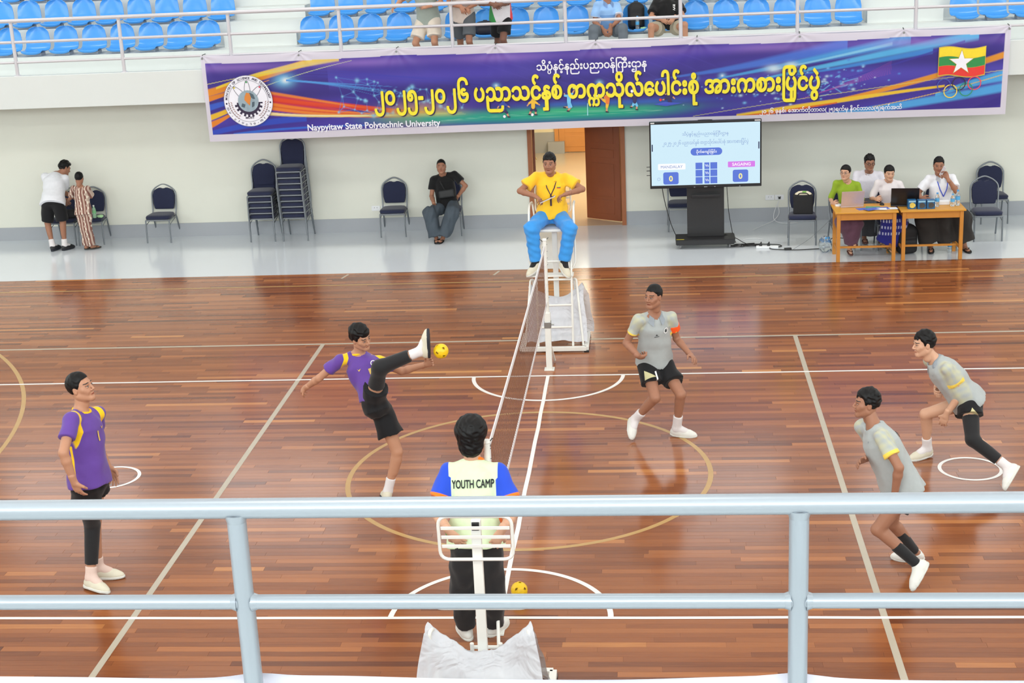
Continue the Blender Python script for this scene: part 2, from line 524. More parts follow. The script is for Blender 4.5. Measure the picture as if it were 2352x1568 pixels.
        for x in (-1, 1): E((x * .031, .096, .008), (.016, .016, .011), 0.012, 's')
        for x in (-1, 1): E((x * .031, .071, .006), (.0145, .013, .012), 0.004)
        K((0, .082, .014), (0, .103, -.022), .007, .010, 0.008); 
        for x in (-1, 1): E((x * .012, .092, -.027), (.008, .010, .007), 0.008)
        K((-.020, .077, -.055), (0, .086, -.052), .005, .0065, 0.006); K((.020, .077, -.055), (0, .086, -.052), .005, .0065, 0.006)
        K((-.016, .077, -.062), (.016, .077, -.062), .0065, .0065, 0.006)
        for x in (-1, 1):
            E((x * .074, -.012, -.002), (.009, .018, .030), 0.008); E((x * .086, -.004, .0), (.008, .008, .018), 0.006, 's')
        K((0, -.022, -.06), (0, -.03, -.13), .052, .050, 0.03)
        s.hf_field = F
        return F.mesh()
    def facemarks(s, V):
        q = s.k * s.hs
        D = (V - s.J['head']) / q; x, y, z = D @ s.hr, D @ s.hf, D @ s.hu; ax = np.abs(x)
        fr = y - 0.055
        lip = np.minimum.reduce([.0085 - np.abs(z + .058) - ax * .17, .023 - ax, fr])
        e = 0.008 * (1 - np.sqrt(((ax - .031) / .0125) ** 2 + ((z - .006) / .0046) ** 2)); white = np.minimum(e, fr)
        iris = .0060 - np.sqrt((ax - .031) ** 2 + (z - .0065) ** 2)
        lash = np.minimum.reduce([.0022 - np.abs(z - .0125 + ((ax - .031) * 12) ** 2 * .012), .016 - np.abs(ax - .031)])
        brow = np.minimum.reduce([.0034 - np.abs(z - .0335 + ((ax - .028) * 20) ** 2 * .010), .020 - np.abs(ax - .032)])
        nost = .0035 - np.sqrt((ax - .009) ** 2 + (z + .033) ** 2)
        mouth = np.minimum(.0014 - np.abs(z + .0585), .020 - ax)
        dark = np.minimum(np.maximum.reduce([np.minimum(iris, e + .003), lash, brow, nost, mouth]), fr)
        return np.stack([lip, white, dark]) * 1.0
    def hair(s, line=.070, top=.012, side=.006, back=-.07, burn=-.02, rough=.003, fringe=0.0, seed=1, label=None, noise=90, wid=0.0, ear=False):
        R = np.array([s.hr, s.hf, s.hu]); q = s.k * s.hs
        F = Field(s.J['head'] - .19 * q, s.J['head'] + .19 * q, s.hh)
        F.add(ell(s.hl((0, -.015, .030 + top * .5)), np.array((.0735 + side + wid, .093 + side + .002, .083 + top)) * q, R), 0.0)
        if top > .02: F.add(ell(s.hl((0, .015, .055 + top * .5)), np.array((.06 + side, .07 + fringe, .05 + top * .5)) * q, R), 0.02)
        if ear: F.add(ell(s.hl((0, -.050, -.045)), np.array((.066 + side * .6, .056 + side * .6, .092)) * q, R), 0.03)
        P = F.points(); D = (P - s.J['head']) / q
        x, y, z = D @ s.hr, D @ s.hf, D @ s.hu
        ys = [-.12, -.06, -.045, -.02, 0.0, .018, .030, .05, .075, .12]
        zs = [back, back, back * .8, (back * .8 if ear else .0), (back * .5 if ear else burn), burn, .035, line - .004, line - fringe * 2.0, line - fringe * 2.0]
        zc = np.interp(y, ys, zs)
        tp = np.clip(1 - (z - zc) / .030, 0, 1) * min(.75 * max(side, .004), .012) * np.where(y > -.03, 1, .4)   # thins out at the hairline
        F.F = np.maximum(F.F + (tp * q).astype(np.float32), ((zc - z) * q * 0.8).astype(np.float32))
        Rn = np.random.RandomState(seed)
        if rough:
            vs = [Rn.randn(3) * noise for _ in range(6)]
            def dn(Pp):
                o = 0
                for i, v in enumerate(vs): o = o + np.sin(Pp @ v + i * 1.7)
                return rough * o / 2.5
            F.displace(dn)
        return sdf_obj('hair', F, s.hairm, s.root, None, s.o, label=label)
    def handmesh(s, S, curl=0.5, n=None):
        J = s.J; k = s.k; wr, ha = J['wr' + S], J['ha' + S]; d = nrm(ha - wr)
        if n is None:
            n = J['pel'] + s.up * 0.1 - wr
        n = np.array(n, float); n = nrm(n - d * np.dot(n, d))
        th = np.cross(d, n) if S == 'R' else np.cross(n, d)
        F = Field(wr - .20 * k, wr + .20 * k, s.hh * 1.15)
        R = np.array([th, d, n])
        F.add(cone(wr - d * .05 * k, wr + d * .01 * k, .029 * k, .026 * k), 0.0)
        F.add(ell(wr + d * .048 * k, np.array((.040, .055, .017)) * k, R), 0.02)
        fl = {-1: .062, 0: .072, 1: .076, 2: .070}
        for i in range(4):
            off = (1.5 - i) * .0185 * k
            b0 = wr + d * (.082 - .004 * abs(i - 1)) * k + th * off
            L = (.078, .085, .078, .062)[i] * k; c = curl * (1 + .12 * i)
            dirs = []; a = 0
            for j in range(3):
                a += c * (.75, .9, .6)[j]; dirs.append(d * math.cos(a) + n * math.sin(a) + th * (1.5 - i) * .06)
            p = b0
            for j, fr in enumerate((.42, .32, .26)):
                p2 = p + nrm(dirs[j]) * L * fr
                F.add(cone(p, p2, (.0095, .0088, .0080)[j] * k, (.0088, .008, .0070)[j] * k), 0.004)
                p = p2
        t0 = wr + d * .025 * k + th * .026 * k; t1 = t0 + nrm(d * .75 + th * .7 + n * .35) * .045 * k
        t2 = t1 + nrm(d * (1 - curl * .3) + th * .15 + n * (.3 + curl)) * .035 * k
        F.add(cone(t0, t1, .015 * k, .0115 * k), 0.012); F.add(cone(t1, t2, .011 * k, .0085 * k), 0.004)
        return F.mesh()
    # --- clothes
    SHIRT = [(-.16, .198, .158), (-.05, .194, .152), (.1, .186, .142), (.35, .170, .128), (.6, .170, .128), (.78, .168, .122), (.90, .128, .100), (.97, .082, .080), (1.04, .068, .066)]
    def top(s, m, attrs=None, hem=-.10, sleeve=.62, sr=(.062, .074), ease=0.0, seed=1, fold=.005, name='shirt', prof=None, long=None, collar=True, sl_only=None):
        J = s.J; k = s.k
        pts = ['pel', 'neck', 'shL', 'shR'] + (['elL', 'elR', 'wrL', 'wrR'] if long else ['elL', 'elR'])
        F = s.field(pts, 0.24)
        pr = [p for p in (prof or s.SHIRT)]
        pr = [(hem,) + tuple(np.array([np.interp(hem, [p[0] for p in pr], [p[i] for p in pr]) for i in (1, 2)]))] + [p for p in pr if p[0] > hem + .02]
        F.add(s.torso(pr, ease, ease), 0.0)
        for S in 'LR':
            F.add(cone(J['neck'] - s.up * .035 * k, J['sh' + S], .058 * k, .053 * k), 0.02)
            F.add(cone(J['neck'] + s.up * .018 * k - s.fs * .012 * k, J['neck'] * .42 + J['sh' + S] * .58 + s.up * .006 * k - s.fs * .01 * k, .044 * k, .040 * k), 0.02)
            if long:
                F.add(cone(J['sh' + S], J['el' + S], sr[0] * k, sr[1] * k), 0.03)
                F.add(cone(J['el' + S], J['wr' + S], sr[1] * k, long[1] * k, None, long[0]), 0.02)
            else:
                e = sr[0] + (sr[1] - sr[0]) / sleeve
                F.add(cone(J['sh' + S], J['el' + S], sr[0] * k, e * k, None, sleeve), 0.025)
        F.displace(folds(seed, fold, .13))
        # neckline
        F.add(cone(J['neck'] - s.up * .012 * k + s.fs * .012 * k, J['neck'] + s.up * .2 * k, .058 * k, .075 * k), 0.006, 's')
        V, Q = F.mesh()
        A = attrs(V, s) if attrs else None
        s.shirt = sdf_obj(name, (V, Q), m, s.root, A, s.o)
        s.shirtVQ = (V, Q)
        return s.shirt
    def tl(s, V):
        """Torso coordinates of points: s along the spine, x to the right, y forward (metres)."""
        q = V - s.J['pel']; L = np.linalg.norm(s.J['neck'] - s.J['pel']); t = q @ s.up / L
        w = np.clip(t, 0, 1)[:, None]
        X = s.rh * (1 - w) + s.rs * w; Y = s.fh * (1 - w) + s.fs * w
        return t, (q * X).sum(1) / s.k, (q * Y).sum(1) / s.k
    def along(s, V, a, b):
        a, b = s.J[a], s.J[b]; d = b - a; L = np.linalg.norm(d)
        t = (V - a) @ d / L ** 2
        return t, np.linalg.norm((V - a) - np.clip(t, -1, 2)[:, None] * d, axis=1)
    def collar(s, m, r=.066, th=.011, name='collar', up=.0, fall=None):
        J = s.J; k = s.k; bm = B(); n = 20
        c = J['neck'] - s.up * (.005 - up) * k + s.fs * .008 * k - s.o
        if fall is None:
            pts = [c + s.rs * math.sin(a) * r * k + s.fs * math.cos(a) * r * k * .98 - s.up * (.018 * math.cos(a)) * k for a in [2 * PI * i / n for i in range(n)]]
            tube(bm, pts, th * k, 8, closed=True)
        else:   # a turned-down polo collar, open in front
            rows = []
            for i in range(n + 1):
                a = .38 + (2 * PI - .76) * i / n
                e = s.rs * math.sin(a) + s.fs * math.cos(a)
                f = max(0, math.cos(a)) ** 2
                p0 = c + e * (r - .006) * k + s.up * (.036 - .045 * f) * k
                p1 = c + e * (r + .008) * k + s.up * (.036 - .045 * f) * k
                p2 = c + e * (r + .034 + .026 * f) * k - s.up * (.004 + .075 * f) * k
                rows.append([bm.verts.new(p) for p in (p0, p1, p2)])
            for A, Bq in zip(rows, rows[1:]):
                for j in range(2): bm.faces.new((A[j], A[j + 1], Bq[j + 1], Bq[j]))
            bmesh.ops.solidify(bm, geom=bm.faces[:], thickness=.005 * k)
        return obj(name, bm, m, s.root, True)
    def shorts(s, m, legs=(.55, .55), r=(.098, .112), attrs=None, waist=.02, seed=3, fold=.004, name='shorts', hipw=0.0):
        J = s.J; k = s.k
        F = s.field(['pel', 'hipL', 'hipR', 'knL', 'knR', 'neck'], 0.2)
        F.add(s.torso([(-.20, .10, .085), (-.08, .166 + hipw, .122), (.03, .164 + hipw, .116), (waist, .158, .110)]), 0.0)
        for S, t in zip('LR', legs):
            e = r[0] + (r[1] - r[0]) / t
            F.add(cone(J['hip' + S], J['kn' + S], r[0] * k, e * k, None, t), 0.03)
        F.displace(folds(seed, fold, .12))
        V, Q = F.mesh()
        s.shortsVQ = (V, Q)
        return sdf_obj(name, (V, Q), m, s.root, attrs(V, s) if attrs else None, s.o)
    def trousers(s, m, r=(.095, .075, .062), end=.95, waist=.06, seed=4, fold=.005, name='trousers', attrs=None):
        J = s.J; k = s.k
        F = s.field(['pel', 'neck', 'knL', 'knR', 'anL', 'anR', 'hipL', 'hipR'], 0.2)
        F.add(s.torso([(-.20, .10, .085), (-.08, .160, .120), (.03, .160, .114), (waist, .155, .108)]), 0.0)
        for S in 'LR':
            F.add(cone(J['hip' + S], J['kn' + S], r[0] * k, r[1] * k), 0.03)
            F.add(cone(J['kn' + S], J['an' + S], r[1] * k, r[2] * k, None, end), 0.03)
        F.displace(folds(seed, fold, .10))
        V, Q = F.mesh()
        return sdf_obj(name, (V, Q), m, s.root, attrs(V, s) if attrs else None, s.o)
    def skirt(s, m, r=(.12, .12, .12), end=.85, kk=.14, seed=5, fold=.006, name='longyi', waist=.16, attrs=None):
        J = s.J; k = s.k
        F = s.field(['pel', 'neck', 'knL', 'knR', 'anL', 'anR', 'hipL', 'hipR'], 0.24)
        F.add(s.torso([(-.20, .10, .085), (-.08, .172, .130), (.06, .172, .126), (waist, .168, .120)]), 0.0)
        for S in 'LR': F.add(cone(J['hip' + S], J['kn' + S], r[0] * k, r[1] * k), kk * .6)
        mk = (J['knL'] + J['knR']) / 2; ma = (J['anL'] + J['anR']) / 2
        F.add(cone((J['hipL'] + J['hipR']) / 2, mk, r[0] * k, r[1] * .8 * k), 0.05)
        for S in 'LR': F.add(cone(J['kn' + S], J['an' + S], r[1] * k, r[2] * k, None, end), kk * .5)
        F.add(cone(mk, ma, r[1] * .9 * k, r[2] * .9 * k, None, end), 0.05)
        F.displace(folds(seed, fold, .13))
        V, Q = F.mesh()
        return sdf_obj(name, (V, Q), m, s.root, attrs(V, s) if attrs else None, s.o)
    def wrap(s, name, m, segs, attrs=None, k=0.01, label=None):
        """A close sleeve over limbs: segs = (from, to, r0, r1, t0, t1)."""
        F = s.field([p for g in segs for p in g[:2]], 0.1)
        for a, b, r0, r1, t0, t1 in segs:
            F.add(cone(s.J[a] if isinstance(a, str) else a, s.J[b] if isinstance(b, str) else b, r0 * s.k, r1 * s.k, t0, t1), k)
        V, Q = F.mesh()
        return sdf_obj(name, (V, Q), m, s.root, attrs(V, s) if attrs else None, s.o, label=label)
    def sock(s, S, m, t0=.62, r=(.050, .043)):
        J = s.J; d, u, y = s.footframe(S); an = J['an' + S]
        F = s.field(['kn' + S, 'an' + S, 'to' + S], 0.1)
        rr = np.interp
        F.add(cone(J['kn' + S], an, r[0] * s.k * 1.08, r[1] * s.k, t0, None), 0.0)
        F.add(cone(an, an - u * .03 * s.k + d * .09 * s.k, r[1] * s.k, .036 * s.k), 0.02)
        return sdf_obj('sock', F, m, s.root, None, s.o)
    def shoe(s, S, m, sole_m, low=True, attrs=None, lace=None, size=1.0):
        J = s.J; k = s.k * size; d, u, y = s.footframe(S); an = J['an' + S]
        heel = an - u * .085 * k - d * .068 * k       # back of the sole
        R = np.array([d, y, u]); at = lambda x, yy, z: heel + d * x * k + y * yy * k + u * z * k
        F = Field(np.minimum(heel, at(.28, 0, 0)) - .16, np.maximum(heel, at(.28, 0, 0)) + .16, s.h * .75)
        F.add(ell(at(.065, 0, .038), np.array((.066, .037, .050)) * k, R), 0.0)
        F.add(ell(at(.165, 0, .022), np.array((.112, .047, .046)) * k, R), 0.03)
        F.add(cone(at(.07, 0, .05), at(.066, 0, .092), .041 * k, .044 * k, None, 1.0), 0.03)
        F.add(cone(at(.10, 0, .06), at(.19, 0, .040), .036 * k, .03 * k), 0.03)
        F.add(cone(at(.066, 0, .08), at(.06, 0, .15), .036 * k, .040 * k), 0.004, 's')
        F.cut(at(0, 0, .012), -u)
        V, Q = F.mesh()
        sh = sdf_obj('shoe', (V, Q), m, s.root, attrs(V, s) if attrs else None, s.o)
        G = Field(np.minimum(heel, at(.28, 0, 0)) - .16, np.maximum(heel, at(.28, 0, 0)) + .16, s.h * .75)
        G.add(ell(at(.066, 0, .012), np.array((.069, .041, .09)) * k, R), 0.0); G.add(ell(at(.165, 0, .012), np.array((.116, .051, .09)) * k, R), 0.03)
        G.cut(at(0, 0, 0), -u); G.cut(at(0, 0, .024), u)
        so = sdf_obj('sole', G, sole_m, sh, None, s.o)
        if lace is not None:
            bm = B()
            for i in range(4):
                x = .118 + .024 * i; z = .084 - .012 * i
                tube(bm, [at(x, -.022, z - .008) - s.o, at(x + .004, 0, z + .004) - s.o, at(x, .022, z - .008) - s.o], .0035 * k, 6)
            obj('lace', bm, lace, sh, True)
        return sh
    def sandal(s, S, m):
        J = s.J; k = s.k; d, u, y = s.footframe(S); an = J['an' + S]; heel = an - u * .075 * k - d * .06 * k
        R = np.array([d, y, u]); at = lambda x, yy, z: heel + d * x * k + y * yy * k + u * z * k
        G = Field(np.minimum(heel, at(.26, 0, 0)) - .12, np.maximum(heel, at(.26, 0, 0)) + .12, s.h * .7)
        G.add(ell(at(.066, 0, .010), np.array((.069, .040, .08)) * k, R), 0.0); G.add(ell(at(.165, 0, .010), np.array((.105, .048, .08)) * k, R), 0.03)
        G.cut(at(0, 0, 0), -u); G.cut(at(0, 0, .022), u)
        o = sdf_obj('sandal', G, m, s.root, None, s.o)
        bm = B()
        for sg in (-1, 1): tube(bm, [at(.11, .042 * sg, .02) - s.o, at(.15, .03 * sg, .055) - s.o, at(.20, .004 * sg, .045) - s.o, at(.215, 0, .022) - s.o], .007 * k, 6)
        obj('strap', bm, m, o, True)
        return o
    def decal(s, name, VF, m, org, right, up, VQ, off=.007, parent=None, scale=1.0):
        """Flat print laid on the cloth: each vertex is dropped onto the garment along the inward direction."""
        V, Q = VQ; bvh = BVHTree.FromPolygons([tuple(v) for v in V], [tuple(q) for q in Q.tolist()])
        right = nrm(right); up = nrm(np.array(up, float) - right * np.dot(up, right)); inn = np.cross(up, right)
        v2, f = VF; out = []
        bm = B(); vs = [bm.verts.new((p[0], p[1], p[2] if len(p) > 2 else 0)) for p in v2]
        for g in f:
            try: bm.faces.new([vs[i] for i in g])
            except ValueError: pass
        bmesh.ops.triangulate(bm, faces=bm.faces[:])
        for _ in range(4):   # fine enough to follow the cloth
            es = [e for e in bm.edges if e.calc_length() * scale > .018]
            if not es: break
            bmesh.ops.subdivide_edges(bm, edges=es, cuts=1); bmesh.ops.triangulate(bm, faces=bm.faces[:])
        bm.verts.index_update(); v2 = [tuple(v.co) for v in bm.verts]; f = [tuple(v.index for v in g.verts) for g in bm.faces]; bm.free()
        for x, y, z in v2:
            p = np.array(org) + right * x * scale + up * y * scale
            h = bvh.ray_cast(Vector(p - inn * .35), Vector(inn), .7)
            out.append((np.array(h[0]) - inn * (off + z) if h[0] is not None else p) - s.o)
        me = mesh_of(name, out, f, m)
        return link(bpy.data.objects.new(name, me), parent or s.root)
# joint positions in metres, one row per figure: pel neck head shL shR elL elR wrL wrR haL haR hipL hipR knL knR anL anR toL toR
JN = 'pel neck head shL shR elL elR wrL wrR haL haR hipL hipR knL knR anL anR toL toR'.split()
POSE = {
    'A': [[-3.442,-2.489,0.963],[-3.461,-2.418,1.551],[-3.439,-2.405,1.766],[-3.38,-2.254,1.491],[-3.471,-2.615,1.565],[-3.487,-2.146,1.224],[-3.473,-2.852,1.368],[-3.396,-2.155,0.968],[-3.428,-2.829,1.109],[-3.331,-2.164,0.786],[-3.402,-2.788,0.934],[-3.434,-2.389,0.968],[-3.455,-2.579,0.947],[-3.522,-2.299,0.534],[-3.509,-2.388,0.538],[-3.547,-2.301,0.09],[-3.538,-2.497,0.095],[-3.338,-2.303,0.04],[-3.354,-2.609,0.038]],
    'B': [[-1.329,-0.685,0.961],[-1.489,-0.559,1.43],[-1.446,-0.627,1.613],[-1.32,-0.525,1.349],[-1.654,-0.622,1.402],[-1.129,-0.374,1.2],[-1.873,-0.603,1.221],[-0.886,-0.416,1.279],[-2.042,-0.469,1.085],[-0.763,-0.515,1.358],[-2.148,-0.353,1.002],[-1.352,-0.73,1.035],[-1.292,-0.634,0.898],[-1.233,-0.892,1.408],[-1.169,-0.683,0.506],[-0.849,-0.87,1.552],[-1.282,-0.698,0.115],[-0.794,-0.866,1.748],[-1.349,-0.538,0.034]],
    'C': [[-0.082,-3.581,0.894],[-0.096,-3.378,1.444],[-0.103,-3.347,1.656],[-0.286,-3.402,1.399],[0.093,-3.398,1.383],[-0.374,-3.568,1.129],[0.199,-3.543,1.105],[-0.238,-3.791,1.07],[0.128,-3.796,1.074],[-0.139,-3.756,0.924],[0.05,-3.773,0.908],[-0.168,-3.631,0.887],[0.012,-3.616,0.88],[-0.221,-3.499,0.484],[0.013,-3.487,0.474],[-0.229,-3.374,0.086],[-0.011,-3.323,0.09],[-0.304,-3.188,0.039],[0.062,-3.143,0.039]],
    'D': [[1.254,1.096,0.788],[1.262,1.007,1.31],[1.255,0.964,1.508],[1.43,1.039,1.269],[1.098,0.927,1.286],[1.482,1.141,1.012],[0.969,0.967,1.026],[1.617,0.977,0.889],[1.097,0.762,0.947],[1.691,0.816,0.862],[1.163,0.901,0.862],[1.334,1.126,0.755],[1.17,1.07,0.782],[1.514,0.849,0.503],[1.254,0.797,0.488],[1.468,0.963,0.096],[1.04,0.972,0.196],[1.652,0.945,0.04],[1.014,0.829,0.049]],
    'E': [[4.204,0.013,0.689],[3.879,-0.009,1.096],[3.769,-0.025,1.268],[3.973,-0.172,1.069],[3.861,0.169,1.047],[4.108,-0.126,0.814],[4.114,0.259,0.932],[3.983,-0.098,0.585],[3.939,0.19,0.751],[3.937,-0.051,0.415],[3.889,0.021,0.713],[4.195,-0.057,0.747],[4.227,0.093,0.649],[4.192,-0.316,0.419],[3.845,0.187,0.495],[4.491,-0.471,0.198],[3.894,0.296,0.1],[4.425,-0.599,0.049],[3.728,0.222,0.039]],
    'F': [[3.213,-2.376,0.808],[2.996,-2.311,1.292],[2.936,-2.254,1.477],[3.029,-2.49,1.281],[2.915,-2.159,1.25],[3.143,-2.632,1.078],[3.073,-2.143,1.015],[3.124,-2.579,0.835],[2.913,-2.341,1.033],[3.105,-2.54,0.661],[2.811,-2.486,1.051],[3.257,-2.452,0.817],[3.18,-2.292,0.822],[3.016,-2.473,0.483],[3.168,-2.209,0.418],[3.324,-2.522,0.202],[3.39,-2.084,0.098],[3.263,-2.635,0.05],[3.218,-2.01,0.043]],
    'G': [[0.006,4.663,1.577],[0.008,4.697,2.076],[0.003,4.584,2.241],[0.183,4.704,2.039],[-0.173,4.702,2.064],[0.401,4.571,1.915],[-0.377,4.581,1.911],[0.202,4.417,1.888],[-0.179,4.432,1.869],[0.051,4.358,1.848],[-0.058,4.332,1.817],[0.095,4.652,1.566],[-0.082,4.65,1.579],[0.242,4.266,1.488],[-0.224,4.262,1.5],[0.162,4.242,1.077],[-0.192,4.243,1.085],[0.225,4.094,0.941],[-0.285,4.096,0.97]],
    'P1': [[-8.71,10.22,0.83],[-8.73,10.53,1.22],[-8.6,10.64,1.31],[-8.9,10.5,1.2],[-8.56,10.49,1.16],[-8.86,10.63,0.97],[-8.67,10.6,0.92],[-8.71,10.68,0.78],[-8.48,10.65,0.78],[-8.59,10.71,0.65],[-8.34,10.68,0.68],[-8.8,10.23,0.85],[-8.63,10.23,0.87],[-8.87,10.27,0.46],[-8.59,10.23,0.47],[-8.8,10.17,0.09],[-8.6,10.2,0.09],[-8.75,10.35,0.04],[-8.51,10.37,0.04]],
    'P2': [[-8.16,10.11,0.69],[-8.17,10.14,1.07],[-8.18,10.16,1.22],[-8.3,10.17,1.06],[-8.04,10.11,1.05],[-8.4,10.26,0.89],[-8.05,10.24,0.89],[-8.52,10.36,0.79],[-8.2,10.36,0.91],[-8.6,10.44,0.72],[-8.3,10.45,0.92],[-8.23,10.11,0.68],[-8.1,10.11,0.68],[-8.2,10.13,0.37],[-8.13,10.13,0.37],[-8.22,10.18,0.07],[-8.12,10.2,0.07],[-8.18,10.31,0.03],[-8.02,10.3,0.03]],
    'P3': [[-2.12,10.55,0.51],[-2.18,10.63,1.0],[-2.19,10.53,1.17],[-2.0,10.64,1.01],[-2.34,10.61,0.94],[-1.81,10.57,0.83],[-2.38,10.53,0.68],[-1.96,10.57,0.64],[-2.31,10.31,0.59],[-2.03,10.7,0.54],[-2.29,10.45,0.48],[-2.04,10.56,0.53],[-2.2,10.53,0.49],[-2.0,10.16,0.47],[-2.38,10.16,0.47],[-2.17,10.14,0.08],[-2.29,10.15,0.07],[-2.22,9.96,0.03],[-2.26,9.96,0.03]],
    'W1': [[4.17,8.96,0.58],[4.17,8.94,1.04],[4.13,8.86,1.2],[4.32,8.95,0.99],[4.01,8.94,1.02],[4.39,8.87,0.75],[3.93,8.96,0.78],[4.3,8.65,0.8],[3.94,8.73,0.76],[4.22,8.52,0.82],[3.98,8.58,0.79],[4.25,8.97,0.56],[4.09,8.95,0.57],[4.26,8.6,0.47],[4.07,8.58,0.5],[4.19,8.64,0.1],[4.24,8.65,0.2],[4.19,8.47,0.04],[4.24,8.47,0.15]],
    'M2': [[4.6,9.76,0.53],[4.6,9.74,1.02],[4.59,9.63,1.19],[4.77,9.76,0.97],[4.42,9.76,0.99],[4.89,9.67,0.75],[4.36,9.65,0.75],[4.8,9.47,0.62],[4.42,9.46,0.62],[4.71,9.32,0.6],[4.51,9.31,0.6],[4.69,9.76,0.52],[4.51,9.76,0.52],[4.74,9.35,0.5],[4.48,9.35,0.5],[4.74,9.38,0.09],[4.5,9.38,0.09],[4.74,9.2,0.04],[4.5,9.2,0.04]],
    'W3': [[4.82,8.96,0.57],[4.78,8.94,1.03],[4.77,8.83,1.18],[4.94,8.96,0.98],[4.62,8.93,1.01],[5.05,8.86,0.76],[4.53,8.93,0.78],[4.95,8.65,0.82],[4.57,8.7,0.82],[4.87,8.51,0.82],[4.59,8.55,0.85],[4.9,8.98,0.56],[4.74,8.94,0.56],[4.91,8.6,0.47],[4.75,8.55,0.51],[4.79,8.65,0.1],[4.68,8.67,0.17],[4.79,8.47,0.04],[4.68,8.49,0.13]],
    'M4': [[5.57,9.0,0.58],[5.55,8.96,1.08],[5.5,8.9,1.26],[5.72,8.98,1.05],[5.37,8.95,1.05],[5.74,8.76,0.89],[5.21,8.92,0.83],[5.6,8.73,1.1],[5.23,8.67,0.82],[5.54,8.79,1.25],[5.3,8.51,0.82],[5.65,9.04,0.57],[5.49,8.97,0.57],[5.8,8.66,0.49],[5.29,8.62,0.49],[5.88,8.68,0.08],[5.38,8.69,0.09],[5.92,8.5,0.03],[5.36,8.5,0.03]],
    'S1': [[-2.21,10.25,3.57],[-2.21,10.05,4.04],[-2.21,10.01,4.23],[-2.04,10.06,4.08],[-2.37,10.05,3.98],[-1.96,10.01,3.83],[-2.61,10.16,3.89],[-2.15,9.86,3.8],[-2.67,9.95,3.81],[-2.31,9.85,3.79],[-2.75,9.81,3.75],[-2.13,10.23,3.6],[-2.29,10.27,3.56],[-2.11,10.06,3.23],[-2.42,10.09,3.22],[-2.11,10.24,2.87],[-2.31,10.25,2.87],[-2.08,10.06,2.82],[-2.34,10.07,2.82]],
    'S2': [[-1.65,10.22,3.61],[-1.64,10.03,4.1],[-1.64,9.99,4.29],[-1.46,10.04,4.06],[-1.82,10.04,4.08],[-1.36,9.9,3.83],[-1.84,9.94,3.82],[-1.57,9.86,3.73],[-1.63,9.83,3.77],[-1.5,9.72,3.71],[-1.58,9.7,3.69],[-1.56,10.19,3.62],[-1.73,10.25,3.58],[-1.56,10.03,3.23],[-1.75,10.44,3.2],[-1.54,10.22,2.87],[-1.74,10.21,2.87],[-1.51,10.04,2.82],[-1.77,10.03,2.82]],
    'S3': [[-1.06,10.23,3.56],[-1.05,10.04,4.03],[-1.04,10.0,4.22],[-0.87,10.04,4.05],[-1.22,10.04,4.02],[-0.92,9.98,3.79],[-1.35,9.96,3.8],[-1.06,9.78,3.78],[-1.14,9.84,3.79],[-1.19,9.87,3.76],[-1.0,9.78,3.72],[-0.98,10.25,3.59],[-1.14,10.21,3.54],[-1.03,10.07,3.23],[-1.15,10.44,3.2],[-0.95,10.22,2.87],[-1.15,10.22,2.87],[-0.92,10.04,2.82],[-1.18,10.04,2.82]],
    'S4': [[0.58,11.18,3.16],[0.58,11.15,3.65],[0.58,11.15,3.85],[0.73,11.23,3.58],[0.42,11.09,3.61],[0.77,11.05,3.38],[0.37,11.06,3.35],[0.63,10.88,3.27],[0.51,10.89,3.25],[0.62,10.82,3.11],[0.58,10.82,3.12],[0.67,11.16,3.15],[0.49,11.17,3.17],[0.82,10.8,3.26],[0.36,10.8,3.26],[0.84,10.76,2.87],[0.34,10.76,2.87],[0.88,10.58,2.82],[0.3,10.58,2.82]],
    'S5': [[1.54,11.16,3.17],[1.54,11.24,3.66],[1.54,11.26,3.85],[1.71,11.27,3.6],[1.37,11.26,3.6],[1.79,11.1,3.4],[1.28,11.09,3.4],[1.64,10.91,3.38],[1.45,10.92,3.36],[1.55,10.8,3.29],[1.58,10.81,3.31],[1.63,11.15,3.17],[1.45,11.16,3.16],[1.81,10.8,3.28],[1.28,10.8,3.28],[1.82,10.8,2.87],[1.27,10.8,2.87],[1.86,10.62,2.82],[1.23,10.62,2.82]],
}
POSE = {k: dict(zip(JN, v)) for k, v in POSE.items()}
# ------------------------------------------------------------------ the hall
WALL = mat('wall_paint', rgb(226, 227, 215), .55, var=.03, scale=1.5)
DADO = mat('grey_dado_paint', rgb(168, 172, 178), .4, var=.03, scale=2)
CONC = mat('white_paint', rgb(218, 224, 222), .55, var=.03, scale=1.2)
EPOXY = mat('grey_floor_coating', rgb(212, 219, 225), .13, var=.03, scale=.8, spec=.6, bump=.02, bscale=3)
YW = 11.04          # face of the far wall
def structure(name, bm, m, parent=None, smooth=False):
    o = obj(name, bm, m, parent, smooth); o['kind'] = 'structure'; return o

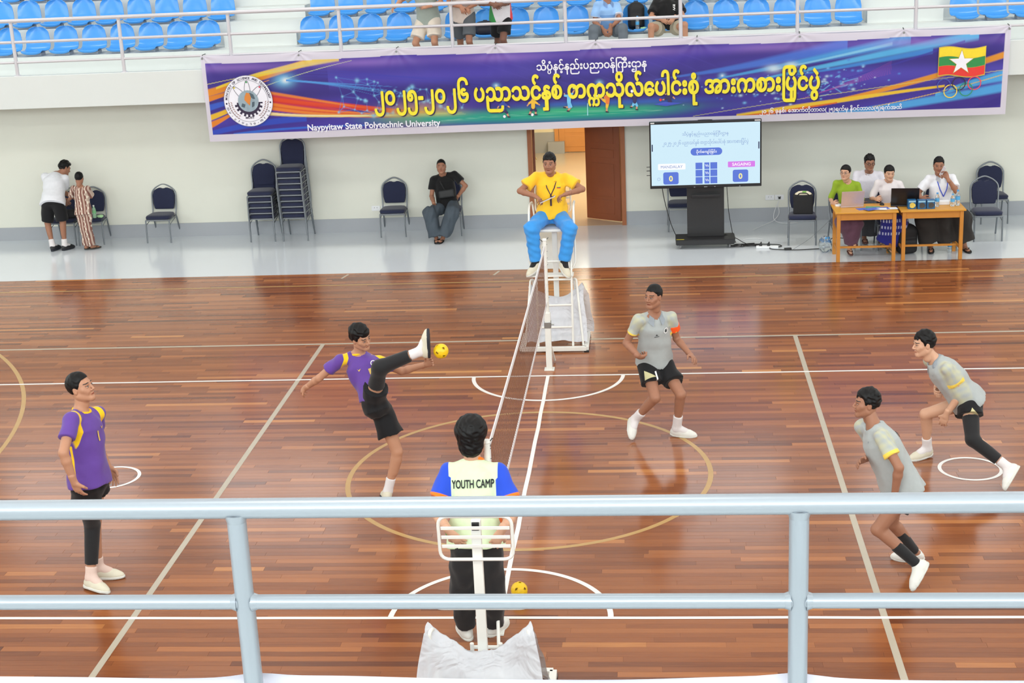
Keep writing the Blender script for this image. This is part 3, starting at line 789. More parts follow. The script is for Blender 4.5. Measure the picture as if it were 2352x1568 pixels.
def wood_mat(name, attr=True):
    m, nt, b = nodes_of(name); N, L = nt.nodes, nt.links
    tc = N.new('ShaderNodeTexCoord'); mp = N.new('ShaderNodeMapping'); mp.inputs['Scale'].default_value = (1.6, 26, 1)
    L.new(tc.outputs['Object'], mp.inputs['Vector'])
    no = N.new('ShaderNodeTexNoise'); no.inputs['Scale'].default_value = 2.2; no.inputs['Detail'].default_value = 6; no.inputs['Distortion'].default_value = .4
    L.new(mp.outputs['Vector'], no.inputs['Vector'])
    at = N.new('ShaderNodeAttribute'); at.attribute_name = 'tone'
    add = N.new('ShaderNodeMath'); add.operation = 'MULTIPLY_ADD'; add.inputs[1].default_value = .22; L.new(no.outputs['Fac'], add.inputs[0])
    if attr: L.new(at.outputs['Fac'], add.inputs[2])
    else:
        n3 = N.new('ShaderNodeTexNoise'); n3.inputs['Scale'].default_value = 1.0; mp3 = N.new('ShaderNodeMapping'); mp3.inputs['Scale'].default_value = (.9, 13, 1)
        L.new(tc.outputs['Object'], mp3.inputs['Vector']); L.new(mp3.outputs['Vector'], n3.inputs['Vector']); L.new(n3.outputs['Fac'], add.inputs[2])
    cr = N.new('ShaderNodeValToRGB'); L.new(add.outputs[0], cr.inputs['Fac'])
    e = cr.color_ramp.elements
    e[0].position = 0.0; e[0].color = rgb(78, 42, 32) + (1,); e[1].position = 1.15 if False else 1.0; e[1].color = rgb(206, 144, 82) + (1,)
    for p, c in ((.25, (102, 56, 36)), (.5, (140, 82, 48)), (.75, (168, 104, 60))):
        q = cr.color_ramp.elements.new(p); q.color = rgb(*c) + (1,)
    L.new(cr.outputs['Color'], b.inputs['Base Color'])
    b.inputs['Roughness'].default_value = .17; b.inputs['Specular IOR Level'].default_value = .5
    bp = N.new('ShaderNodeBump'); bp.inputs['Strength'].default_value = .05; bp.inputs['Distance'].default_value = .004
    n2 = N.new('ShaderNodeTexNoise'); n2.inputs['Scale'].default_value = 5
    mp2 = N.new('ShaderNodeMapping'); mp2.inputs['Scale'].default_value = (.5, 6, 1); L.new(tc.outputs['Object'], mp2.inputs['Vector']); L.new(mp2.outputs['Vector'], n2.inputs['Vector'])
    L.new(n2.outputs['Fac'], bp.inputs['Height']); L.new(bp.outputs['Normal'], b.inputs['Normal'])
    return m
PLANK = wood_mat('varnished_strip_wood'); SUB = wood_mat('varnished_strip_wood_far', False)

floor = structure('floor', box(B(), 0, 0, -.056, 30, 16.34, .10), SUB)
# strip planks: every board has its own length, tone and chamfered edge; the 300 nearest are boards of their own
RW = random.Random(5)
PW = .075
rows = []; y = -4.95
allp = []
while y < 8.16:
    x = -10.6 + RW.uniform(-.8, 0)
    w = min(PW, 8.17 - y)
    while x < 9.0:
        L_ = RW.choice((.45, .6, .75, .9, 1.2, 1.5, 1.9)) * RW.uniform(.9, 1.1)
        t = min(.92, max(.04, RW.gauss(.40, .10)));  t = min(.95, t + .22) if RW.random() < .07 else t
        allp.append((x, y, L_, w, t)); x += L_
    y += PW
def plank_geo(p, V, F, T):
    x, y, l, w, t = p; g = .0004; c = .0009; n = len(V)
    for dx, dy, z in ((g, g, -.006), (l - g, g, -.006), (l - g, w - g, -.006), (g, w - g, -.006), (g, g, -.0007), (l - g, g, -.0007), (l - g, w - g, -.0007), (g, w - g, -.0007),
                      (g + c, g + c, 0), (l - g - c, g + c, 0), (l - g - c, w - g - c, 0), (g + c, w - g - c, 0)):
        V.append((x + dx, y + dy, z))
    for a in (0, 4):
        for i in range(4): F.append((n + a + i, n + a + (i + 1) % 4, n + a + 4 + (i + 1) % 4, n + a + 4 + i))
    F.append((n + 8, n + 9, n + 10, n + 11)); T += [t] * 9
def plank_obj(name, ps):
    V, F, T = [], [], []
    for p in ps: plank_geo(p, V, F, T)
    me = mesh_of(name, V, F, PLANK); a = me.attributes.new('tone', 'FLOAT', 'FACE'); a.data.foreach_set('value', np.array(T, np.float32))
    return link(bpy.data.objects.new(name, me), floor)
vis = lambda p: -4.6 < p[1] and (p[0] + p[2]) > -4.55 + (p[1] + 3.9) * -.33 and p[0] < 4.5 + (p[1] + 3.9) * .2
near = sorted([p for p in allp if vis(p) and p[1] > -4.2], key=lambda p: (p[1], p[0]))[:300]
ns = set(near)
for p in near: plank_obj('plank', [p])
tag(plank_obj('planks', [p for p in allp if p not in ns]), kind='stuff')

# court markings
LW = mat('white_line_paint', rgb(236, 234, 230), .3, var=.05, scale=6); LB = mat('beige_line_paint', rgb(182, 172, 154), .3, var=.06, scale=6); LT = mat('tan_line_paint', rgb(184, 146, 88), .3, var=.06, scale=6)
def line(pts, w, m, z):
    bm = B(); P = [np.array(p) for p in pts]
    A, Bq = [], []
    for i, p in enumerate(P):
        t = P[min(i + 1, len(P) - 1)] - P[max(i - 1, 0)]; t = t / np.linalg.norm(t); q = np.array((-t[1], t[0]))
        A.append(p + q * w / 2); Bq.append(p - q * w / 2)
    strip_bm(bm, A, Bq, z); return obj('court_line', bm, m, floor)
arc = lambda cx, cy, r, a0, a1, n=64: [(cx + r * math.cos(a0 + (a1 - a0) * i / n), cy + r * math.sin(a0 + (a1 - a0) * i / n)) for i in range(n + 1)]
wob = lambda a, b, n, s, amp: [(a[0] + (b[0] - a[0]) * i / n + (RW.uniform(-amp, amp) if abs(b[0] - a[0]) < abs(b[1] - a[1]) else 0), a[1] + (b[1] - a[1]) * i / n + (RW.uniform(-amp, amp) if abs(b[0] - a[0]) > abs(b[1] - a[1]) else 0)) for i in range(n + 1)]
for Y_ in (3.05, -3.05): line(wob((-8.6, Y_), (8.6, Y_), 30, 0, .004), .04, LW, .0016)
line(wob((0, -3.05), (0, 3.05), 14, 0, .004), .04, LW, .0018)
line(arc(0, 3.05, .88, PI, 2 * PI), .045, LW, .0020); line(arc(0, -3.05, .88, 0, PI), .045, LW, .0020)
line(arc(4.25, 0, .285, 0, 2 * PI), .035, LW, .0020); line(arc(-4.25, 0, .285, 0, 2 * PI), .035, LW, .0020)
for Y_ in (4.5, -4.5): line([(-9.4, Y_), (9.0, Y_)], .05, LB, .0010)
for X_ in (-3, 3): line([(X_, -4.5), (X_, 4.5)], .055, LB, .0012)
line([(-10.4, 7.47), (9.0, 7.47)], .045, LT, .0008)
line(arc(0, 0, 1.78, 0, 2 * PI, 96), .05, LT, .0008)
line(arc(-12.42, 0, 6.72, -.75, .75), .05, LT, .0009)
line([(-3.42, 7.86), (-3.36, 8.10)], .035, LB, .0010); line([(-1.12, 7.86), (-1.06, 8.10)], .035, LB, .0010)

# grey coated apron, far wall with its doorway, dado
structure('floor', box(B(), 0, (8.17 + YW) / 2, -.05, 34, YW - 8.17, .10), EPOXY)
structure('floor', box(B(), 0, -12.7, -.05, 34, 9.0, .10), EPOXY)
DX0, DX1, DH = -.80, .81, 2.2
bm = B()
for x0, x1 in ((-17, DX0), (DX1, 17)): box(bm, (x0 + x1) / 2, YW + .1, 1.4, x1 - x0, .2, 2.8)
box(bm, (DX0 + DX1) / 2, YW + .1, (DH + 2.8) / 2, DX1 - DX0, .2, 2.8 - DH)
structure('wall_back', bm, WALL)
bm = B()
for x0, x1 in ((-17, DX0 - .0), (DX1 + .0, 17)): box(bm, (x0 + x1) / 2, YW - .004, .115, x1 - x0, .012, .23)
structure('baseboard_back', bm, DADO)
# double door: frame, one leaf ajar, the other folded back
WOODD = mat('brown_door_wood', rgb(134, 72, 42), .35, var=.12, scale=5); WOODF = mat('door_frame_wood', rgb(160, 96, 58), .4, var=.1, scale=6)
WOODO = mat('orange_door_wood', rgb(214, 150, 88), .4, var=.06, scale=5)
bm = B()
for x in (DX0 + .035, DX1 - .035): box(bm, x, YW + .09, DH / 2, .07, .24, DH)
box(bm, 0, YW + .09, DH - .035, DX1 - DX0, .24, .07)
structure('trim_1', bm, WOODF)
def door(name, hinge, ang, w, h, m, flip=1):
    e = link(bpy.data.objects.new(name, None)); e.location = hinge; e.rotation_euler = (0, 0, ang); e['kind'] = 'structure'
    obj('door_leaf', box(B(), w / 2 * flip, 0, h / 2 + .012, w, .040, h, 0, .004), m, e)
    for z0, z1 in ((.12, .36), (.42, .98), (1.08, 1.22), (1.32, 2.02)):
        if z1 > h: continue
        bm = B()
        for sg in (-1, 1):
            prof = box(bm, w / 2 * flip, .021 * sg, (z0 + z1) / 2, w - .24, .012, z1 - z0, 0, .005)
        obj('door_panel', bm, m, e)
    bm = B(); tube(bm, [((w - .06) * flip, -.06, 1.02), ((w - .06) * flip, -.02, 1.02)], .012, 8); tube(bm, [((w - .06) * flip, -.06, 1.02), ((w - .17) * flip, -.06, 1.02)], .009, 8)
    obj('handle', bm, mat('brass', rgb(170, 140, 80), .3, 1.0), e)
    return e
door('door_1', (DX1 - .085, YW + .22, 0), PI - math.radians(33), .70, 2.12, WOODD)
door('door_2', (DX0 + .085, YW + .22, 0), math.radians(97), .70, 2.12, WOODD)
# corridor beyond
CORW = mat('corridor_paint', rgb(240, 232, 205), .6, var=.02, scale=1); CORF = mat('corridor_tiles', rgb(205, 190, 165), .15, var=.04, scale=1.2)
structure('floor', box(B(), .3, 14.8, -.05, 3.6, 7.5, .10), CORF)
structure('wall_corridor', box(B(), .3, 18.36, 1.4, 3.6, .2, 2.8), CORW)
structure('wall_corridor', box(B(), -1.42, 14.8, 1.4, .2, 7.1, 2.8), CORW)
structure('wall_corridor', box(B(), 2.02, 14.8, 1.4, .2, 7.1, 2.8), CORW)
structure('ceiling', box(B(), .3, 14.8, 2.62, 3.6, 7.2, .1), CORW)
bm = B(); box(bm, -.95, 18.25, .22, .85, .03, .44); box(bm, -.78, 18.18, .10, .35, .16, .30)
structure('baseboard_corridor', bm, DADO)
door('door_3', (-.72, 18.24, 0), 0, .9, 2.1, WOODO)
bm = B()
for x in (-.77, .23): box(bm, x, 18.235, 1.08, .09, .05, 2.16)
structure('trim_2', bm, WOODO)

# far stand: fascia beam, walkway, seat steps, aisle steps, back wall with windows
YB = 9.8; WZ = 2.78
structure('balcony_front', box(B(), 0, YB + .075, (2.44 + 2.96) / 2, 34, .15, .52, 0, .006), CONC)
structure('balcony_floor', box(B(), 0, (YB + .15 + 11.2) / 2, WZ - .08, 34, 11.2 - YB - .15, .16), CONC)
for k in range(7):
    y0 = 11.0 + .8 * k; zt = 3.14 + .385 * k
    structure('stand_step', box(B(), 0, y0 + .45, (zt + 2.72) / 2, 34, .9, zt - 2.72), CONC)
AISLE = ((-5.86, -4.62), (4.75, 5.95))
bm = B()
for x0, x1 in AISLE:
    for k in range(7):
        y0 = 11.0 + .8 * k; zt = 3.14 + .385 * k
        box(bm, (x0 + x1) / 2, y0 - .19, zt - .19 - .10, x1 - x0, .40, .20)
structure('aisle_steps', bm, CONC)
structure('wall_upper', box(B(), 0, 17.2, 6.2, 34, .2, 8), CONC)
# window band high above the far stand, a bit of which mirrors in the varnish
GLOW = emit('window_daylight', (0.92, .97, 1.0), 3.2)
for i, x in enumerate((-12, -7.2, -2.4, 2.4, 7.2, 12)):
    w_ = link(bpy.data.objects.new('window_%d' % (i + 1), None)); w_.location = (x, 17.09, 7.6); w_['kind'] = 'structure'
    bm = B()
    for dx in (-1.6, 0, 1.6): box(bm, dx, 0, 0, .07, .06, 1.9)
    for dz in (-.95, .95): box(bm, 0, 0, dz, 3.27, .06, .07)
    obj('window_frame', bm, mat('window_metal', rgb(200, 204, 206), .4), w_)
    for dx in (-.8, .8): obj('pane', box(B(), dx, .015, 0, 1.53, .01, 1.83), GLOW, w_)
# the rest of the shell
structure('wall_left', box(B(), -17.1, -1, 5, .2, 36.5, 10), WALL)
structure('wall_right', box(B(), 17.1, -1, 5, .2, 36.5, 10), WALL)
structure('wall_front', box(B(), 0, -19.1, 5, 34, .2, 10), WALL)
structure('ceiling', box(B(), 0, -1, 10.05, 34.4, 36.5, .1), mat('ceiling_white', rgb(225, 226, 222), .8, var=.02))
# near stand, on which the camera stands
structure('balcony_front', box(B(), 0, -YB - .075, 2.66, 34, .15, .60, 0, .006), CONC)
structure('balcony_floor', box(B(), 0, -10.6, WZ - .08, 34, 1.4, .16), CONC)
for k in range(4):
    y0 = -11.0 - .8 * k; zt = 3.14 + .385 * k
    structure('stand_step', box(B(), 0, y0 - .45, (zt + 2.62) / 2, 34, .9, zt - 2.62), CONC)
# ------------------------------------------------------------------ railings
RAILM = mat('silver_rail_paint', rgb(150, 158, 166), .30, .25, var=.01, scale=2)
RAILF = mat('grey_rail_paint', rgb(205, 203, 208), .35, .2, var=.03, scale=6)
def railing(label, y, z0, zs, xs, x0, x1, m, rr=(.031, .023, .020), pr=.029, fillet=True):
    t = thing('railing', label, 'railing', ((x0 + x1) / 2, y, z0)); cx = (x0 + x1) / 2
    bm = B(); tube(bm, [(x0 - cx, 0, zs[0] - z0), (x1 - cx, 0, zs[0] - z0)], rr[0], 24); obj('top_rail', bm, m, t, True)
    P = [x0] + list(xs) + [x1]
    for j, z in enumerate(zs[1:]):
        for a, b in zip(P, P[1:]):
            if b - a < .06: continue
            bm = B(); tube(bm, [(a - cx + (pr * .6 if a != x0 else 0), 0, z - z0), (b - cx - (pr * .6 if b != x1 else 0), 0, z - z0)], rr[1 + j], 20)
            if fillet:
                for e, s_ in ((a, 1), (b, -1)):
                    if e in xs:   # weld bead
                        tube(bm, [(e - cx + s_ * pr * .80, 0, z - z0), (e - cx + s_ * (pr + .012), 0, z - z0)], rr[1 + j] * 1.28, 20, r2=rr[1 + j] * 1.0)
            obj('lower_rail' if j else 'middle_rail', bm, m, t, True)
    for x in xs:
        bm = B(); tube(bm, [(x - cx, 0, 0), (x - cx, 0, zs[0] - z0 - rr[0] * .5)], pr, 24)
        if fillet: tube(bm, [(x - cx, 0, zs[0] - z0 - rr[0] - .012), (x - cx, 0, zs[0] - z0 - rr[0] * .5)], pr, 24, r2=pr * 1.25)
        lathe(bm, [(0, .012), (pr + .025, .012), (pr + .03, 0), (0, 0)], 20, Matrix.Translation((x - cx, 0, 0)))
        obj('post', bm, m, t, True)
    return t
XP = [-.035 + 1.765 * k for k in range(-5, 5)]
railing('long grey railing with three bars along the far balcony', YB + .07, 2.96, (3.825, 3.492, 3.172), XP, -10.6, 8.8, RAILF)
railing('thick silver railing crossing the foreground in front of the court', -9.68, 2.95, (3.800, 3.487, 3.172), [.001 + 1.690 * k for k in range(-4, 6)], -7.6, 9.6, RAILM, (.0315, .0235, .020), .0295)
# ------------------------------------------------------------------ stand seats
SEATB = mat('blue_seat_plastic', rgb(74, 158, 236), .22, var=.04, scale=3, spec=.5)
def seat_shell():
    prof = [(-.215, .035), (-.225, .060), (-.20, .078), (-.10, .066), (.02, .062), (.09, .078), (.135, .125), (.160, .20), (.180, .29), (.196, .37), (.206, .42), (.210, .445), (.211, .455)]
    hw = [.165, .178, .192, .205, .210, .212, .212, .210, .206, .190, .150, .100, .045]
    NU = 9; V = []; F = []
    for (y, z), w in zip(prof, hw):
        for i in range(NU):
            u = -1 + 2 * i / (NU - 1); e = abs(u) ** 3
            back = max(0, min(1, (z - .10) / .2))
            V.append((u * w, y - .045 * e * back, z + .028 * e * (1 - back)))
    for r in range(len(prof) - 1):
        for i in range(NU - 1): F.append((r * NU + i, r * NU + i + 1, (r + 1) * NU + i + 1, (r + 1) * NU + i))
    bm = B(); me = mesh_of('tmp', V, F, None); bm.from_mesh(me); bpy.data.meshes.remove(me)
    bmesh.ops.solidify(bm, geom=bm.faces[:], thickness=.008)
    return bm
def make_seat():
    t = thing('stadium_seat', 'x', 'seat')
    obj('shell', seat_shell(), SEATB, t, True)
    bm = B(); box(bm, 0, -.02, .028, .26, .20, .055, 0, .006)
    obj('mount', bm, mat('seat_mount', rgb(170, 178, 186), .5), t)
    return t
seat0 = make_seat(); first = [True]
ORD = 'first second third fourth fifth sixth seventh eighth ninth tenth eleventh twelfth thirteenth fourteenth fifteenth sixteenth seventeenth eighteenth nineteenth twentieth'.split()
def put_seat(x, row, label):
    o = seat0 if first[0] else copy_tree(seat0); first[0] = False
    o.location = (x, 11.0 + .8 * row + .235, 3.14 + .385 * row); o['label'] = label; o['group'] = 'blue plastic seats of the far stand'
RN = ('front row', 'second row', 'third row')
for row, (l0, nl, m0, nm, r0, nr) in enumerate(((-9.56, 8, -4.33, 19, 6.25, 3), (-9.98, 9, -4.30, 19, 6.25, 3), (-9.98, 9, -4.30, 0, 0, 0))):
    for i in range(nl): put_seat(l0 + .4925 * i, row, 'blue plastic seat, %s from the stairs in the %s of the left block' % (ORD[nl - 1 - i], RN[row]))
    for i in range(nm): put_seat(m0 + .4873 * i, row, 'blue plastic seat, %s from the left in the %s of the middle block' % (ORD[i], RN[row]))
    for i in range(nr): put_seat(r0 + .46 * i, row, 'blue plastic seat, %s from the stairs in the %s of the right block' % (ORD[i], RN[row]))

# ------------------------------------------------------------------ banquet chairs
NAVY = mat('navy_chair_fabric', rgb(29, 35, 64), .9, var=.18, scale=60, sheen=.2); CHR = mat('grey_chair_steel', rgb(128, 134, 140), .35, .55, var=.05)
def make_chair():
    t = thing('banquet_chair', 'x', 'chair')
    bm = B()   # seat cushion
    r = bmesh.ops.create_cube(bm, size=1.0)
    bmesh.ops.subdivide_edges(bm, edges=bm.edges[:], cuts=4, use_grid_fill=True)
    for v in bm.verts:
        x, y, z = v.co * 2; k = 1 / max(1e-6, (abs(x) ** 5 + abs(y) ** 5 + abs(z) ** 2.5) ** .2) if max(abs(x), abs(y), abs(z)) > 0 else 1
        fl = 1 + .06 * (-y)
        v.co = (x * k * .215 * fl, y * k * .21 - .01, .425 + z * k * .040)
    obj('seat', bm, NAVY, t, True)
    pts = [(-.165, .50), (.165, .50), (.188, .60), (.193, .74), (.170, .815), (.11, .850), (.055, .866), (0, .845), (-.055, .866), (-.11, .850), (-.170, .815), (-.193, .74), (-.188, .60)]
    tilt = Matrix.Translation((0, .205, .47)) @ Matrix.Rotation(-.14, 4, 'X') @ Matrix.Translation((0, 0, -.47)) @ Matrix(((1, 0, 0, 0), (0, 0, -1, 0), (0, 1, 0, 0), (0, 0, 0, 1)))
    bm = B(); prism(bm, pts, -.022, .020, tilt); bmesh.ops.bevel(bm, geom=bm.edges[:], offset=.010, segments=2, affect='EDGES')
    obj('backrest', bm, NAVY, t, True)
    up = lambda x, z, dy=0: (x, .205 + dy + math.sin(.14) * (z - .47), .47 + math.cos(.14) * (z - .47))
    path = [(-.205, .165, .40), up(-.205, .50), up(-.212, .70), up(-.205, .80), up(-.13, .875), up(0, .935), up(.13, .875), up(.205, .80), up(.212, .70), up(.205, .50), (.205, .165, .40)]
    bm = B(); tube(bm, rounded(path, .06, 4), .0125, 10); obj('back_frame', bm, CHR, t, True)
    bm = B(); tube(bm, rounded([(-.205, .17, .385), (-.205, -.20, .385), (.205, -.20, .385), (.205, .17, .385)], .03, 4, True), .012, 8, closed=True); obj('seat_frame', bm, CHR, t, True)
    for sx in (-1, 1):
        bm = B(); tube(bm, [(sx * .205, -.195, .385), (sx * .208, -.215, .0)], .0125, 10); obj('leg', bm, CHR, t, True)
        bm = B(); tube(bm, [(sx * .205, .165, .40), (sx * .205, .19, .36), (sx * .212, .31, .0)], .0125, 10); obj('leg', bm, CHR, t, True)
        bm = B(); tube(bm, [(sx * .206, -.205, .30), (sx * .206, .14, .375)], .006, 6); obj('brace', bm, CHR, t, True)
    return t
chair0 = make_chair(); cfirst = [True]
def chair(x, y, z, rz, label, group='navy banquet chairs'):
    o = chair0 if cfirst[0] else copy_tree(chair0); cfirst[0] = False
    o.location = (x, y, z); o.rotation_euler = (0, 0, rz); o['label'] = label; o['group'] = group
chair(-8.74, 10.72, 0, .05, 'navy banquet chair in front of the bending man, mostly hidden')
chair(-8.27, 10.72, 0, .12, 'navy banquet chair right of the boy in brown pattern')
chair(-7.08, 10.78, 0, -.03, 'empty navy banquet chair standing alone at left by the far wall')
NS = 'topmost,second from the top,third from the top,middle,second from the bottom,lowest'.split(',')
for k in range(5): chair(-5.26 + .002 * k, 10.66 - .008 * k, .0985 * k, 0, 'navy banquet chair, %s of the shorter stack of five' % ('lowest', 'second from the bottom', 'middle', 'second from the top', 'topmost')[k], 'chairs in the shorter stack')
N9 = ('lowest', 'second from the bottom', 'third from the bottom', 'fourth from the bottom', 'middle', 'fourth from the top', 'third from the top', 'second from the top', 'topmost')
for k in range(9): chair(-4.70 - .003 * k, 10.66 - .006 * k, .0985 * k, 0, 'navy banquet chair, %s of the taller stack of nine' % N9[k], 'chairs in the taller stack')
chair(-3.07, 10.76, 0, .03, 'empty navy banquet chair left of the man in black tee')
chair(-2.13, 10.72, 0, .05, 'navy banquet chair under the man in black tee')
chair(1.71, 10.63, 0, 0, 'navy banquet chair half hidden behind the big display')
chair(3.56, 9.48, 0, -.08, 'navy banquet chair carrying the black shopping bag')
chair(4.16, 9.02, 0, .05, 'navy banquet chair under the woman in green blouse')
chair(4.84, 9.02, 0, -.05, 'navy banquet chair under the woman in white blouse')
chair(4.60, 9.86, 0, 0, 'navy banquet chair under the man in white shirt with eyeglasses')
chair(5.58, 9.06, 0, 0, 'navy banquet chair under the man in white polo with lanyard')
chair(6.34, 9.44, 0, -.02, 'empty navy banquet chair right of the table, the nearer of two')
chair(6.68, 10.62, 0, 0, 'empty navy banquet chair by the wall at far right, the farther of two')

# ------------------------------------------------------------------ tables and what is on them
TWOOD = mat('honey_table_wood', rgb(212, 152, 56), .4, var=.08, scale=7); TEDGE = mat('orange_table_wood', rgb(198, 132, 52), .45, var=.1, scale=9)
def table(x0, x1, y0, y1, label):
    cx, cy = (x0 + x1) / 2, (y0 + y1) / 2; w, d = x1 - x0, y1 - y0
    t = thing('table', label, 'table', (cx, cy, 0), 0, 'wooden tables by the far wall')
    obj('tabletop', box(B(), 0, 0, .738, w, d, .024, 0, .004), TWOOD, t)
    bm = B()
    for sy in (-1, 1): box(bm, 0, sy * (d / 2 - .05), .675, w - .14, .022, .10)
    for sx in (-1, 1): box(bm, sx * (w / 2 - .06), 0, .675, .022, d - .12, .10)
    obj('apron', bm, TEDGE, t)
    for sx in (-1, 1):
        for sy in (-1, 1): obj('leg', box(B(), sx * (w / 2 - .055), sy * (d / 2 - .05), .363, .052, .052, .726, 0, .004), TEDGE, t)
    bm = B()
    for sx in (-1, 1): box(bm, sx * (w / 2 - .055), 0, .16, .022, d - .14, .035)
    box(bm, 0, .0, .16, w - .13, .03, .028); obj('stretcher', bm, TEDGE, t)
    return t
table(3.905, 4.815, 8.13, 8.72, 'honey coloured wooden table carrying both laptops, the left of two')
table(4.845, 5.775, 8.14, 8.73, 'honey coloured wooden table carrying bottles and snack boxes, the right of two')
def laptop(x, y, rz, label, lid, w=.335, d=.235, ang=1.85):
    t = thing('laptop', label, 'laptop', (x, y, .75), rz)      # the back of the lid faces the court
    obj('base', box(B(), 0, .10, .009, w, d, .016, 0, .004), lid, t)
    obj('keyboard', box(B(), 0, .13, .0175, w - .05, .10, .003), mat('black_keys', rgb(26, 26, 28), .6), t)
    M = Matrix.Translation((0, -.015, .018)) @ Matrix.Rotation(.22, 4, 'X')
    obj('lid', box(B(), 0, 0, d / 2, w, .008, d, 0, .003, M), lid, t)
    obj('screen', box(B(), 0, .005, d / 2, w - .02, .003, d - .02, 0, 0, M), emit('laptop_screen', rgb(120, 150, 180), .6), t)
    return t
laptop(4.19, 8.50, .10, 'silver laptop with its lid back toward the court', mat('silver_lid', rgb(196, 178, 178), .35, .3))
laptop(4.95, 8.47, -.12, 'larger black laptop with its lid back toward the court', mat('black_lid', rgb(20, 20, 24), .3), .40, .27)
t = thing('charging_puck', 'round white puck at the left edge of the table', 'puck', (4.0, 8.60, .75)); lathe_bm = B(); lathe(lathe_bm, [(0, 0), (.045, 0), (.048, .01), (.044, .022), (0, .024)], 20); obj('casing', lathe_bm, mat('white_plastic', rgb(236, 238, 240), .4), t, True)
t = thing('computer_mouse', 'black computer mouse under the hand of the woman in white blouse', 'mouse', (4.64, 8.60, .75))
bm = B(); bmesh.ops.create_uvsphere(bm, u_segments=14, v_segments=8, radius=1); [setattr(v, 'co', Vector((v.co.x * .034, v.co.y * .056, max(0, v.co.z) * .036))) for v in bm.verts]; obj('casing', bm, mat('black_plastic', rgb(22, 22, 24), .4), t, True)
PB = mat('blue_print_paper', rgb(84, 104, 190), .6, var=.5, scale=22); PG = mat('green_print_paper', rgb(90, 160, 130), .6, var=.5, scale=18); PW_ = mat('white_paper', rgb(228, 230, 236), .7)
PP = ((4.34, 8.35, .3, PB, 'blue printed sheet nearest the silver laptop', .0), (4.48, 8.42, -.2, PG, 'green printed leaflet lying in the middle of the left table', .003), (4.60, 8.34, .15, PB, 'blue printed leaflet at the front edge of the left table', .006), (4.56, 8.28, -.1, PW_, 'white sheet with a blue edge at the front of the left table', .009), (4.72, 8.32, .06, PW_, 'blank white sheet in front of the black laptop', .004), (4.44, 8.27, .5, PB, 'small blue leaflet at the very front of the papers', .012))
for x, y, a, m_, lb, dz in PP:
    o = obj('paper_sheet', box(B(), 0, 0, .0008 + dz, .20, .14, .0016), m_); o.location = (x, y, .75); o.rotation_euler = (0, 0, a); tag(o, lb, 'paper', 'papers on the left table')
BLUEBOX = mat('blue_carton', rgb(28, 92, 140), .4, var=.12, scale=20); YELLP = mat('yellow_picture', rgb(226, 196, 90), .5, var=.4, scale=40); DKP = mat('dark_picture', rgb(70, 66, 62), .5, var=.5, scale=40)
for x, y, m_, lb in ((5.02, 8.30, YELLP, 'blue snack box with yellow picture beside the black laptop'), (5.155, 8.275, DKP, 'blue snack box with dark picture, the middle of three'), (5.285, 8.28, DKP, 'blue snack box with dark picture, rightmost of three')):
    t = thing('snack_box', lb, 'box', (x, y, .75), 0, 'blue snack boxes')
    obj('carton', box(B(), 0, 0, .066, .118, .10, .132, 0, .003), BLUEBOX, t)
    bm = B(); prism(bm, [(.042 * math.cos(a) * (1 + .1 * math.cos(3 * a)), .04 * math.sin(a)) for a in [2 * PI * i / 18 for i in range(18)]], 0, .002, Matrix.Translation((0.004, -.0505, .055)) @ Matrix.Rotation(PI / 2, 4, 'X')); obj('picture', bm, m_, t)
    obj('label_band', box(B(), 0, -.0508, .112, .10, .002, .022), mat('pale_blue_print', rgb(150, 196, 220), .5), t)
PET = mat('clear_bottle', (.86, .93, .97), .06, trans=.85, spec=.5, var=.02); BLAB = mat('blue_bottle_label', rgb(84, 170, 226), .4, var=.2, scale=40); BCAP = mat('blue_cap', rgb(84, 160, 220), .5)
def bottle(x, y, z, label, h=.21, r=.031, cat='bottle', lm=None, pm=None, cm=None):
    t = thing('water_bottle', label, cat, (x, y, z), 0, 'plastic water bottles')
    k = h / .21
    bm = B(); lathe(bm, [(0, .002), (r * .85, 0), (r, .008), (r, .05 * k), (r * .93, .06 * k), (r, .07 * k), (r, .13 * k), (r * .9, .15 * k), (r * .45, .18 * k), (r * .42, .195 * k), (0, .195 * k)], 18); obj('body', bm, pm or PET, t, True)
    bm = B(); lathe(bm, [(r * 1.02, .078 * k), (r * 1.03, .08 * k), (r * 1.03, .122 * k), (r * 1.02, .124 * k)], 18); obj('wrapper', bm, lm or BLAB, t, True)
    bm = B(); lathe(bm, [(0, .188 * k), (r * .5, .188 * k), (r * .5, .208 * k), (0, .21 * k)], 14); obj('cap', bm, cm or BCAP, t, True)
bottle(5.12, 8.56, .75, 'water bottle behind the snack boxes'); bottle(5.40, 8.38, .75, 'water bottle just right of the snack boxes')
bottle(5.62, 8.38, .75, 'small water bottle, left one of the pair at the table end', .185); bottle(5.70, 8.42, .75, 'tall water bottle at the right end of the table', .235, .034)
bottle(5.66, 8.66, 0, 'water bottle standing on the floor under the right table', .20)
o = obj('tissue_pack', box(B(), 0, 0, .03, .16, .10, .06, 0, .012), mat('white_wrap', rgb(236, 238, 242), .5)); o.location = (5.52, 8.52, .75); tag(o, 'low white pack lying between the bottles on the right table', 'pack')
